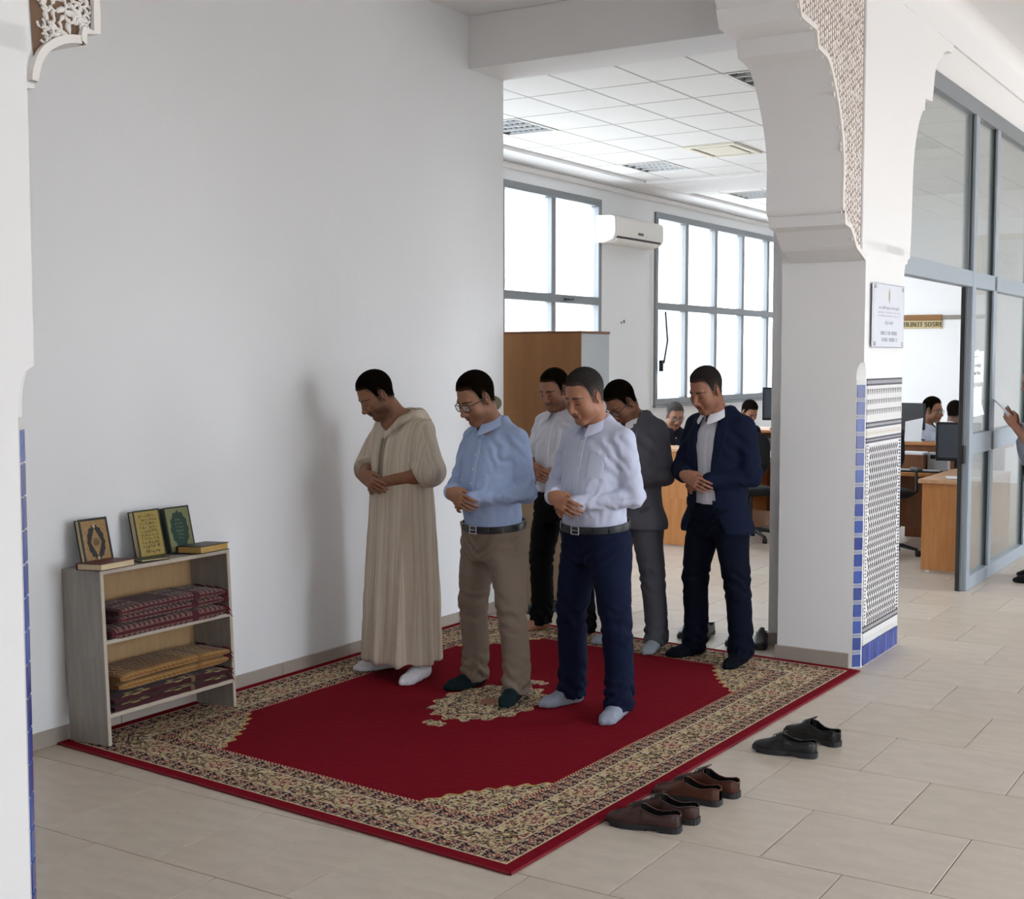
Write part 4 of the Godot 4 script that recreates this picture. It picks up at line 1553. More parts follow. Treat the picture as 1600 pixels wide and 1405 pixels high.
func book(label: String, p: Vector3, rot: Vector3, w: float, h: float, th: float, cover: Material, edge: Material, printm: Material = null, spine_right := true) -> Node3D:
	# lies in its own xy plane, front cover to +z; spine on +x or -x
	var t := thing("book", label, "book", p)
	t.rotation = rot
	var c := 0.003
	var s := 1.0 if spine_right else -1.0
	pbox("cover", Vector3(-w / 2, 0, th - c), Vector3(w / 2, h, th), cover, t, 0.001)
	pbox("cover", Vector3(-w / 2, 0, 0), Vector3(w / 2, h, c), cover, t, 0.001)
	var sp := Mb.new()
	var poly := PackedVector2Array()
	for i in 9:
		var a := -PI / 2 + PI * i / 8.0
		poly.append(Vector2(cos(a) * 0.006 * s, th * 0.5 + sin(a) * th * 0.5))
	for i in 9:
		var a := PI / 2 - PI * i / 8.0
		poly.append(Vector2(cos(a) * 0.003 * s - 0.001 * s, th * 0.5 + sin(a) * (th * 0.5 - 0.002)))
	sp.prism(poly, Vector3(1, 0, 0), Vector3(0, 0, 1), Vector3(0, h, 0), Vector3(s * w / 2, 0, 0))
	part("spine", sp.mesh(), cover, t)
	pbox("pages", Vector3(-w / 2 + (0.005 if s > 0 else 0.0), 0.005, c), Vector3(w / 2 - (0.0 if s > 0 else 0.005), h - 0.005, th - c), edge, t, 0.001)
	if printm:
		var b := Mb.new()
		b.quad(Vector3(-w / 2 + 0.001, 0.001, th + 0.0004), Vector3(w / 2 - 0.001, 0.001, th + 0.0004), Vector3(w / 2 - 0.001, h - 0.001, th + 0.0004), Vector3(-w / 2 + 0.001, h - 0.001, th + 0.0004))
		part("cover_print", b.mesh(), printm, t)
	return t

func build_shelf() -> void:
	var wood := wood_mat("8f8881", "a29a92", 0.5, 51, 2.0)
	var wood_edge := wood_mat("b3a797", "beb2a2", 0.5, 52, 2.0)
	var t := thing("bookshelf", "low open grey-brown wooden bookshelf with two shelves against the white wall", "bookshelf", Vector3(-4.932, 0.0115, -4.41))
	t.rotation = Vector3(0, 0, 0.045)
	var d := 0.262
	var hz := 0.40
	var h := 0.80
	for s in [-1.0, 1.0]:
		var a := pbox("side_panel", Vector3(0, 0, s * hz - 0.009), Vector3(d, h, s * hz + 0.009), wood, t, 0.0015)
		pbox("edge_band", Vector3(d, 0.0, s * hz - 0.009), Vector3(d + 0.002, h, s * hz + 0.009), wood_edge, a, 0.0005).position -= a.position
	for y in [0.125, 0.462, h - 0.018]:
		var a := pbox("top" if y > 0.7 else "shelf_board", Vector3(0.004, y, -hz + 0.009), Vector3(d - 0.002, y + 0.018, hz - 0.009), wood, t, 0.001)
		pbox("edge_band", Vector3(d - 0.002, y, -hz + 0.009), Vector3(d, y + 0.018, hz - 0.009), wood_edge, a, 0.0005).position -= a.position
	pbox("back_panel", Vector3(0.0, 0.125, -hz + 0.009), Vector3(0.004, h - 0.018, hz - 0.009), wood_mat("a5825a", "b28f66", 0.6, 53, 2.0), t, 0.0005)
	# folded rugs
	var wine := Color.html("4d1220")
	var cr := Color.html("b39c86")
	var fr := mat("5a1420", 0.95)
	var X := -4.79
	folded_rug("folded wine red prayer rug, lower of the two on the middle shelf", Vector3(X, 0.494, -4.40), Vector3(0.23, 0.065, 0.72), carpet_texture(1, wine, cr, Color.html("2a1116"), 0), fr, 1, 3)
	folded_rug("folded wine red prayer rug, upper of the two on the middle shelf", Vector3(X - 0.004, 0.560, -4.42), Vector3(0.22, 0.085, 0.68), carpet_texture(2, wine, cr, Color.html("2a1116"), 0), fr, 2, 4)
	folded_rug("folded wine red prayer rug with cream leaves, lowest in the shelf", Vector3(X, 0.157, -4.41), Vector3(0.23, 0.085, 0.73), carpet_texture(3, Color.html("3f1019"), Color.html("a8965c"), Color.html("2b1a3a"), 2), fr, 2, 5)
	folded_rug("folded mustard gold prayer rug lying on the wine red one", Vector3(X, 0.252, -4.42), Vector3(0.235, 0.09, 0.70), carpet_texture(4, Color.html("7a4a1c"), Color.html("b88f4c"), Color.html("4a2312"), 1), fr, 2, 6)
	# books on top
	var pages := wood_mat("c9b48e", "d8c7a3", 0.8, 61, 8.0)
	var gilt := wood_mat("b58f4e", "c9a663", 0.45, 62, 8.0)
	var black := mat("1a1a1c", 0.45)
	var y := 0.8125
	var lean := -0.17
	var face := PI / 2
	# standing books: front cover towards +x, tilted back against the wall
	standing("standing book with black and gold cover and black oval, leftmost on the bookshelf", -4.12, 0.165, 0.225, 0.030, black, pages, cover_print(0))
	standing("standing book with plain gold cover full of writing, middle of the three upright books", -4.44, 0.165, 0.232, 0.036, mat("2d2d20", 0.5), pages, cover_print(1))
	standing("standing dark green book with a green oval on its cover, rightmost upright book", -4.64, 0.165, 0.230, 0.032, mat("1f2a22", 0.5), mat("3a3a2c", 0.7), cover_print(2))
	var flat := Basis(Vector3(0, 0, 1), 0.045)
	laid("dark red book lying flat in front of the black and gold book", Vector2(-4.752, -4.18), 0.06, flat, 0.155, 0.21, 0.032, mat("541522", 0.45), pages)
	laid("thin dark green book lying flat below the gold cover", Vector2(-4.735, -4.42), -0.3, flat, 0.105, 0.145, 0.012, mat("3a3d28", 0.5), pages)
	laid("black book with gilt page edges lying flat at the right end of the bookshelf", Vector2(-4.756, -4.79), 0.06, flat, 0.155, 0.205, 0.036, black, gilt)

func laid(label: String, xz: Vector2, turn: float, tilt: Basis, w: float, h: float, th: float, cover: Material, edge: Material) -> void:
	var y := 0.8115 + (xz.x + 4.968) * 0.045 + 0.0035
	var t := book(label, Vector3(xz.x, y, xz.y), Vector3.ZERO, w, h, th, cover, edge, null, true)
	t.basis = tilt * Basis(Vector3(0, 1, 0), PI + turn) * Basis(Vector3(1, 0, 0), -PI / 2)

func standing(label: String, z: float, w: float, h: float, th: float, cover: Material, edge: Material, printm: Material) -> void:
	var t := book(label, Vector3(-4.868, 0.8125, z), Vector3.ZERO, w, h, th, cover, edge, printm, true)
	t.basis = Basis(Vector3(0, 1, 0), PI / 2) * Basis(Vector3(1, 0, 0), -0.235)
	# the spine is on the far side, the pages show towards the camera
	t.position = Vector3(-4.868, 0.8135, z)

# ---------------------------------------------------------------- shoes
func shoe(label: String, heel: Vector3, toe: Vector3, left: bool, upper: Material, sole: Material, group := "") -> void:
	var d := toe - heel
	var L := d.length()
	var t := thing("shoe", label, "shoe", heel, atan2(d.x, d.z), group)
	var mx := 1.0 if left else -1.0
	var st := [0.0, 0.03, 0.08, 0.16, 0.26, 0.36, 0.44, 0.50, 0.54, 0.60, 0.68, 0.76, 0.84, 0.91, 0.96, 0.99, 1.0]
	var hw := [0.012, 0.026, 0.033, 0.036, 0.036, 0.035, 0.036, 0.038, 0.040, 0.043, 0.046, 0.047, 0.044, 0.037, 0.027, 0.015, 0.006]
	var hh := [0.070, 0.078, 0.079, 0.072, 0.066, 0.070, 0.080, 0.090, 0.092, 0.084, 0.071, 0.060, 0.053, 0.047, 0.041, 0.034, 0.026]
	var cx := [0.0, 0.0, 0.0, 0.0, 0.001, 0.002, 0.003, 0.004, 0.004, 0.004, 0.003, 0.001, -0.002, -0.005, -0.007, -0.008, -0.008]
	var y0 := 0.022
	var out := []
	var lin := []
	for i in st.size():
		var z: float = st[i] * L
		var row := PackedVector3Array()
		var open: bool = st[i] < 0.52
		var n := 8
		var ins := PackedVector3Array()
		for k in 2 * n + 1:
			var q := k / float(2 * n)
			var a := PI * q
			# from one side over the top to the other
			var x := -cos(a)
			var y := sin(a)
			var top: float = hh[i] - y0
			var px: float
			var py: float
			if open:
				var side := -1.0 if k < n else 1.0
				var v := (k / float(n)) if k < n else (2.0 - k / float(n))
				if k == n: side = 0.0
				px = side * (hw[i] * (1.0 + 0.10 * sin(v * PI) - 0.22 * v * v))
				py = top * v
				if k == n:
					px = 0.0
					py = top * 0.99
			else:
				px = signf(x) * pow(absf(x), 0.75) * hw[i]
				py = pow(maxf(y, 0.0), 0.72) * top
			row.append(Vector3((px + cx[i]) * mx, y0 + py, z))
		out.append(row)
	var b := Mb.new()
	var left_rows := []
	var right_rows := []
	var vamp := []
	for i in out.size():
		var row: PackedVector3Array = out[i]
		if st[i] < 0.52:
			left_rows.append(row.slice(0, 8))
			right_rows.append(row.slice(9, 17))
		else:
			vamp.append(row)
	# walls of the open part run on into the vamp
	left_rows.append((out[8] as PackedVector3Array).slice(0, 8))
	right_rows.append((out[8] as PackedVector3Array).slice(9, 17))
	b.grid(left_rows, false, left)
	b.grid(right_rows, false, left)
	b.grid(vamp, false, left)
	# heel counter closes the back
	var r0: PackedVector3Array = left_rows[0]
	var r1: PackedVector3Array = right_rows[0]
	for k in 7:
		b.quad(r0[k], r1[7 - k], r1[6 - k], r0[k + 1])
		b.quad(r1[7 - k], r0[k], r0[k + 1], r1[6 - k])
	part("upper", b.mesh(), upper, t)
	# rolled collar
	b = Mb.new()
	var path := []
	for i in range(left_rows.size() - 1, -1, -1): path.append(left_rows[i][7])
	for i in right_rows.size(): path.append(right_rows[i][0])
	b.tube(path, 0.0032, 6)
	part("collar", b.mesh(), upper, t)
	# dark lining
	b = Mb.new()
	lin = []
	for i in range(0, left_rows.size()):
		var l7: Vector3 = left_rows[i][7]
		var r7: Vector3 = right_rows[i][0]
		var row := PackedVector3Array()
		for k in 9:
			var q := k / 8.0
			var p := l7.lerp(r7, q)
			var depth: float = (hh[mini(i, 8)] - y0 - 0.008) * pow(sin(PI * clampf(q, 0.0, 1.0)), 0.4)
			row.append(p + Vector3(0, -depth, 0))
		lin.append(row)
	b.grid(lin, false, true)
	b.grid(lin, false, false)
	part("lining", b.mesh(), M.shoe_lining, t)
	# tongue and laces
	b = Mb.new()
	var tg := []
	for i in 5:
		var v := i / 4.0
		var row := PackedVector3Array()
		for k in 7:
			var q := k / 6.0 - 0.5
			row.append(Vector3((q * (0.040 - 0.008 * v) + 0.003) * mx, 0.078 + 0.030 * v + 0.006 * cos(q * PI), L * (0.62 - 0.17 * v)))
		tg.append(row)
	b.grid(tg, false, left)
	part("tongue", b.mesh(), upper, t)
	b = Mb.new()
	for i in 4:
		var v := i / 3.0
		var z := L * (0.655 - 0.14 * v)
		var y := 0.078 + 0.019 * v
		b.tube([Vector3(-0.022 * mx, y - 0.004, z), Vector3(-0.008 * mx, y + 0.005, z - 0.002), Vector3(0.014 * mx, y + 0.005, z + 0.002), Vector3(0.028 * mx, y - 0.004, z)], 0.0018, 5)
	part("laces", b.mesh(), M.black_plastic, t)
	# sole with heel block
	b = Mb.new()
	var poly := PackedVector2Array()
	for i in st.size(): poly.append(Vector2((hw[i] + cx[i] + 0.004) * mx, st[i] * (L + 0.008) - 0.004))
	for i in range(st.size() - 1, -1, -1): poly.append(Vector2((-hw[i] + cx[i] - 0.004) * mx, st[i] * (L + 0.008) - 0.004))
	b.prism(poly, Vector3(1, 0, 0), Vector3(0, 0, 1), Vector3(0, 0.014, 0), Vector3(0, 0.010, 0))
	var fore := PackedVector2Array()
	var back := PackedVector2Array()
	for q in poly:
		if q.y < 0.30 * L: back.append(q)
		if q.y > 0.42 * L and q.y < 0.97 * L: fore.append(q * Vector2(0.94, 1.0))
	b.prism(fore, Vector3(1, 0, 0), Vector3(0, 0, 1), Vector3(0, 0.010, 0), Vector3(0, 0.0, 0))
	part("sole", b.mesh(), sole, t)
	b = Mb.new()
	b.prism(back, Vector3(1, 0, 0), Vector3(0, 0, 1), Vector3(0, 0.012, 0), Vector3(0, 0.0, 0))
	part("heel", b.mesh(), sole, t)

func build_shoes() -> void:
	var black := mat("141416", 0.35)
	var brown := mat("4e2518", 0.38)
	var dbrown := mat("3a1d18", 0.4)
	var sole := mat("1f1f22", 0.6)
	M.shoe_lining = mat("0f0d0d", 0.9)
	bump(black, 0.05, 1.0, Vector3.ONE * 8.0, 71, 128)
	bump(brown, 0.05, 1.0, Vector3.ONE * 8.0, 72, 128)
	shoe("black leather shoe nearest the camera of the pair right of the rug", Vector3(-1.917, 0, -5.615), Vector3(-2.205, 0, -5.585), true, black, sole)
	shoe("black leather shoe further from the camera of the pair right of the rug", Vector3(-1.885, 0, -5.83), Vector3(-2.17, 0, -5.93), false, black, sole)
	shoe("reddish brown leather shoe in front of its mate at the rug edge", Vector3(-2.03, 0, -4.80), Vector3(-2.318, 0, -4.80), true, brown, sole)
	shoe("reddish brown leather shoe half hidden behind its mate at the rug edge", Vector3(-2.005, 0, -4.925), Vector3(-2.295, 0, -4.95), false, brown, sole)
	shoe("dark brown leather shoe nearest the rug corner and the camera", Vector3(-2.04, 0, -4.445), Vector3(-2.325, 0, -4.395), true, dbrown, sole)
	shoe("dark brown leather shoe half hidden behind its mate near the rug corner", Vector3(-2.02, 0, -4.565), Vector3(-2.305, 0, -4.535), false, dbrown, sole)
	shoe("black lace-up shoe left of the navy trousers at the far rug edge", Vector3(-3.52, 0, -7.86), Vector3(-3.47, 0, -7.575), true, black, sole)
	shoe("black lace-up shoe partly behind the right leg of the navy trousers", Vector3(-3.41, 0, -7.87), Vector3(-3.36, 0, -7.585), false, black, sole)
	shoe("black shoe seen between the legs of the navy trousers", Vector3(-3.17, 0, -7.80), Vector3(-3.12, 0, -7.52), true, black, sole)
	shoe("black shoe standing just right of the navy trousers beside the pillar", Vector3(-3.00, 0, -7.81), Vector3(-2.955, 0, -7.53), false, black, sole)
	shoe("dark shoe by the foot of the tall cabinet", Vector3(-4.62, 0, -7.97), Vector3(-4.80, 0, -7.76), true, black, sole)

# ================================================================ SOFT SHAPES (distance fields meshed as surface nets)
class Sdf:
	var kind := PackedInt32Array()
	var op := PackedInt32Array()
	var kk := PackedFloat32Array()
	var A := PackedVector3Array()
	var B := PackedVector3Array()
	var ra := PackedFloat32Array()
	var dr := PackedFloat32Array()
	var inv := PackedFloat32Array()
	var tab := []
	func _add(kd: int, o: int, k: float, a: Vector3, b: Vector3, r: float, d: float, t = null) -> void:
		kind.append(kd); op.append(o); kk.append(maxf(k, 0.0005)); A.append(a); B.append(b); ra.append(r); dr.append(d)
		inv.append(1.0 / maxf(b.length_squared(), 1e-9)); tab.append(t)
	func cap(a: Vector3, b: Vector3, r0: float, r1: float, k := 0.02, o := 0) -> void:
		_add(0, o, k, a, b - a, r0, r1 - r0)
	func ball(a: Vector3, r: float, k := 0.02, o := 0) -> void:
		_add(0, o, k, a, Vector3(0, 0.0001, 0), r, 0.0)
	func ell(c: Vector3, r: Vector3, k := 0.02, o := 0, turn := Basis()) -> void:
		_add(1, o, k, c, r, minf(r.x, minf(r.y, r.z)), 0.0, turn.inverse())
	# keys: [y, cx, cz, half width, half depth]
	func loft(keys: Array, k := 0.02, o := 0) -> void:
		var n := 40
		var t := PackedFloat32Array()
		var y0: float = keys[0][0]
		var y1: float = keys[-1][0]
		for i in n + 1:
			var y := lerpf(y0, y1, i / float(n))
			var j := 0
			while j < keys.size() - 2 and keys[j + 1][0] < y: j += 1
			var u: float = (y - keys[j][0]) / (keys[j + 1][0] - keys[j][0])
			var pa: Array = keys[maxi(j - 1, 0)]
			var pb: Array = keys[j]
			var pc: Array = keys[j + 1]
			var pd: Array = keys[mini(j + 2, keys.size() - 1)]
			for q in range(1, 5):
				var m0: float = (pc[q] - pa[q]) / maxf(pc[0] - pa[0], 1e-4) * (pc[0] - pb[0])
				var m1: float = (pd[q] - pb[q]) / maxf(pd[0] - pb[0], 1e-4) * (pc[0] - pb[0])
				var u2 := u * u
				var u3 := u2 * u
				t.append((2 * u3 - 3 * u2 + 1) * pb[q] + (u3 - 2 * u2 + u) * m0 + (-2 * u3 + 3 * u2) * pc[q] + (u3 - u2) * m1)
		_add(2, o, k, Vector3(0, y0, 0), Vector3(0, y1 - y0, 0), 0.1, n, t)
	func half(p: Vector3, nrm: Vector3, o := 2) -> void:    # keeps the side away from nrm
		_add(3, o, 0.0, p, nrm.normalized(), 0, 0)
	func wedge(keys: Array) -> void:    # keys: [y, cx, half width]; cuts an open front where z > 0.02
		var n := 40
		var t := PackedFloat32Array()
		var y0: float = keys[0][0]
		var y1: float = keys[-1][0]
		for i in n + 1:
			var y := lerpf(y0, y1, i / float(n))
			var j := 0
			while j < keys.size() - 2 and keys[j + 1][0] < y: j += 1
			var u := smoothstep(keys[j][0], keys[j + 1][0], y)
			t.append(lerpf(keys[j][1], keys[j + 1][1], u))
			t.append(lerpf(keys[j][2], keys[j + 1][2], u))
		_add(4, 1, 0.004, Vector3(0, y0, 0), Vector3(0, y1 - y0, 0), 0, n, t)
	func prim(i: int, p: Vector3) -> float:
		match kind[i]:
			0:
				var pa := p - A[i]
				var h := clampf(pa.dot(B[i]) * inv[i], 0.0, 1.0)
				return (pa - B[i] * h).length() - ra[i] - h * dr[i]
			1:
				var q: Vector3 = tab[i] * (p - A[i])
				var r := B[i]
				var k0 := (q / r).length()
				var k1 := (q / (r * r)).length()
				return -ra[i] if k1 < 1e-5 else k0 * (k0 - 1.0) / k1
			2:
				var t: PackedFloat32Array = tab[i]
				var f := (p.y - A[i].y) / B[i].y * dr[i]
				var fc := clampf(f, 0.0, dr[i] - 0.001)
				var j := int(fc)
				var u := fc - j
				j *= 4
				var x := p.x - lerpf(t[j], t[j + 4], u)
				var z := p.z - lerpf(t[j + 1], t[j + 5], u)
				var a := lerpf(t[j + 2], t[j + 6], u)
				var b := lerpf(t[j + 3], t[j + 7], u)
				var xa := x / a
				var zb := z / b
				var k0 := sqrt(xa * xa + zb * zb)
				xa /= a
				zb /= b
				var k1 := sqrt(xa * xa + zb * zb)
				var d := -minf(a, b) if k1 < 1e-5 else k0 * (k0 - 1.0) / k1
				var dy := absf(p.y - A[i].y - B[i].y * 0.5) - B[i].y * 0.5
				if d < 0.0 or dy < 0.0: return maxf(d, dy)
				return sqrt(d * d + dy * dy)
			3:
				return (p - A[i]).dot(B[i])
			_:
				var t: PackedFloat32Array = tab[i]
				var fc := clampf((p.y - A[i].y) / B[i].y * dr[i], 0.0, dr[i] - 0.001)
				var j := int(fc)
				var u := fc - j
				j *= 2
				return maxf(absf(p.x - lerpf(t[j], t[j + 2], u)) - lerpf(t[j + 1], t[j + 3], u), 0.02 - p.z)
	func ev(p: Vector3, ids: PackedInt32Array) -> float:
		var d := 10.0
		for i in ids:
			var e := prim(i, p)
			var k := kk[i]
			match op[i]:
				0:
					var h := maxf(k - absf(d - e), 0.0)
					d = minf(d, e) - h * h / k * 0.25
				1:
					var h := maxf(k - absf(d + e), 0.0)
					d = maxf(d, -e) + h * h / k * 0.25
				2:
					d = maxf(d, e)
		return d
	func net(lo: Vector3, hi: Vector3, h: float) -> Array:
		var bs := 8
		var nb := Vector3i(ceili((hi.x - lo.x) / (h * bs)), ceili((hi.y - lo.y) / (h * bs)), ceili((hi.z - lo.z) / (h * bs)))
		var nx := nb.x * bs + 1
		var ny := nb.y * bs + 1
		var nz := nb.z * bs + 1
		var sy := nx
		var sz := nx * ny
		var vals := PackedFloat32Array()
		vals.resize(nx * ny * nz)
		vals.fill(1e9)
		var R := sqrt(3.0) * bs * 0.5 * h
		var blocks := PackedInt32Array()
		var np := kind.size()
		var es := PackedFloat32Array()
		es.resize(np)
		for bz in nb.z:
			for by in nb.y:
				for bx_ in nb.x:
					var c := lo + (Vector3(bx_, by, bz) + Vector3(0.5, 0.5, 0.5)) * (bs * h)
					var d := 10.0
					for i in np:
						var e := prim(i, c)
						es[i] = e
						match op[i]:
							0: d = minf(d, e)
							1: d = maxf(d, -e)
							2: d = maxf(d, e)
					if absf(d) > R * 1.45 + h * 1.5: continue
					var ids := PackedInt32Array()
					for i in np:
						match op[i]:
							0:
								if es[i] < maxf(d, 0.0) + R * 2.3 + kk[i]: ids.append(i)
							1:
								if es[i] < R * 1.6 + 0.006: ids.append(i)
							2:
								if es[i] > -R * 1.6: ids.append(i)
					blocks.append(bx_ * bs)
					blocks.append(by * bs)
					blocks.append(bz * bs)
					for k in range(bz * bs, bz * bs + bs + 1):
						for j in range(by * bs, by * bs + bs + 1):
							var at := bx_ * bs + j * sy + k * sz
							for i in bs + 1:
								if vals[at + i] > 1e8:
									vals[at + i] = ev(lo + Vector3(bx_ * bs + i, j, k) * h, ids)
		var cell := PackedInt32Array()
		cell.resize(nx * ny * nz)
		cell.fill(-1)
		var verts := PackedVector3Array()
		var where := PackedInt32Array()
		var off := PackedInt32Array([0, 1, sy, sy + 1, sz, sz + 1, sz + sy, sz + sy + 1])
		var ea := PackedInt32Array([0, 2, 4, 6, 0, 1, 4, 5, 0, 1, 2, 3])
		var eb := PackedInt32Array([1, 3, 5, 7, 2, 3, 6, 7, 4, 5, 6, 7])
		var cp := [Vector3(0, 0, 0), Vector3(1, 0, 0), Vector3(0, 1, 0), Vector3(1, 1, 0), Vector3(0, 0, 1), Vector3(1, 0, 1), Vector3(0, 1, 1), Vector3(1, 1, 1)]
		for q in range(0, blocks.size(), 3):
			for k in range(blocks[q + 2], blocks[q + 2] + bs):
				for j in range(blocks[q + 1], blocks[q + 1] + bs):
					var at := blocks[q] + j * sy + k * sz
					for i in bs:
						var b := at + i
						var s := vals[b] < 0.0
						if s == (vals[b + off[1]] < 0.0) and s == (vals[b + off[2]] < 0.0) and s == (vals[b + off[3]] < 0.0) and s == (vals[b + off[4]] < 0.0) and s == (vals[b + off[5]] < 0.0) and s == (vals[b + off[6]] < 0.0) and s == (vals[b + off[7]] < 0.0): continue
						var sum := Vector3.ZERO
						var n := 0
						for e in 12:
							var va := vals[b + off[ea[e]]]
							var vb := vals[b + off[eb[e]]]
							if (va < 0.0) != (vb < 0.0):
								sum += cp[ea[e]].lerp(cp[eb[e]], va / (va - vb))
								n += 1
						cell[b] = verts.size()
						where.append(b)
						verts.append(lo + (Vector3(blocks[q] + i, j, k) + sum / n) * h)
		var idx := PackedInt32Array()
		var ax := PackedInt32Array([1, sy, sz])
		for w in where.size():
			var b := where[w]
			var s := vals[b] < 0.0
			for a in 3:
				if s == (vals[b + ax[a]] < 0.0): continue
				var u := ax[(a + 1) % 3]
				var v := ax[(a + 2) % 3]
				if b - u - v < 0: continue
				var c0 := cell[b]
				var c1 := cell[b - u]
				var c2 := cell[b - u - v]
				var c3 := cell[b - v]
				if c1 < 0 or c2 < 0 or c3 < 0: continue
				if s:
					idx.append(c0); idx.append(c2); idx.append(c1)
					idx.append(c0); idx.append(c3); idx.append(c2)
				else:
					idx.append(c0); idx.append(c1); idx.append(c2)
					idx.append(c0); idx.append(c2); idx.append(c3)
		return [verts, idx]

class Job:
	var sdf: Sdf
	var lo: Vector3
	var hi: Vector3
	var h: float
	var disp: Callable
	var paint: Callable
	var xf := Transform3D()
	var verts: PackedVector3Array
	var norms: PackedVector3Array
	var cols: PackedColorArray
	var idx: PackedInt32Array
	func normals() -> void:
		norms = PackedVector3Array()
		norms.resize(verts.size())
		for i in range(0, idx.size(), 3):
			var a := verts[idx[i]]
			var n := (verts[idx[i + 2]] - a).cross(verts[idx[i + 1]] - a)
			norms[idx[i]] += n
			norms[idx[i + 1]] += n
			norms[idx[i + 2]] += n
		for i in norms.size(): norms[i] = norms[i].normalized()
	func run() -> void:
		var r := sdf.net(lo, hi, h)
		verts = r[0]
		idx = r[1]
		normals()
		if disp.is_valid():
			for i in verts.size(): verts[i] += norms[i] * disp.call(verts[i], norms[i])
			normals()
		cols = PackedColorArray()
		cols.resize(verts.size())
		if paint.is_valid():
			for i in verts.size(): cols[i] = paint.call(verts[i], norms[i])
		else: cols.fill(Color.WHITE)
		if xf != Transform3D():
			for i in verts.size():
				verts[i] = xf * verts[i]
				norms[i] = (xf.basis * norms[i]).normalized()
			if xf.basis.determinant() < 0:
				for i in range(0, idx.size(), 3):
					var t := idx[i + 1]
					idx[i + 1] = idx[i + 2]
					idx[i + 2] = t

func joined(jobs: Array) -> ArrayMesh:
	var v := PackedVector3Array()
	var n := PackedVector3Array()
	var c := PackedColorArray()
	var ix := PackedInt32Array()
	for j: Job in jobs:
		var o := v.size()
		v.append_array(j.verts)
		n.append_array(j.norms)
		c.append_array(j.cols)
		for i in j.idx: ix.append(i + o)
	var arr := []
	arr.resize(Mesh.ARRAY_MAX)
	arr[Mesh.ARRAY_VERTEX] = v
	arr[Mesh.ARRAY_NORMAL] = n
	arr[Mesh.ARRAY_COLOR] = c
	arr[Mesh.ARRAY_INDEX] = ix
	var m := ArrayMesh.new()
	m.add_surface_from_arrays(Mesh.PRIMITIVE_TRIANGLES, arr)
	return m

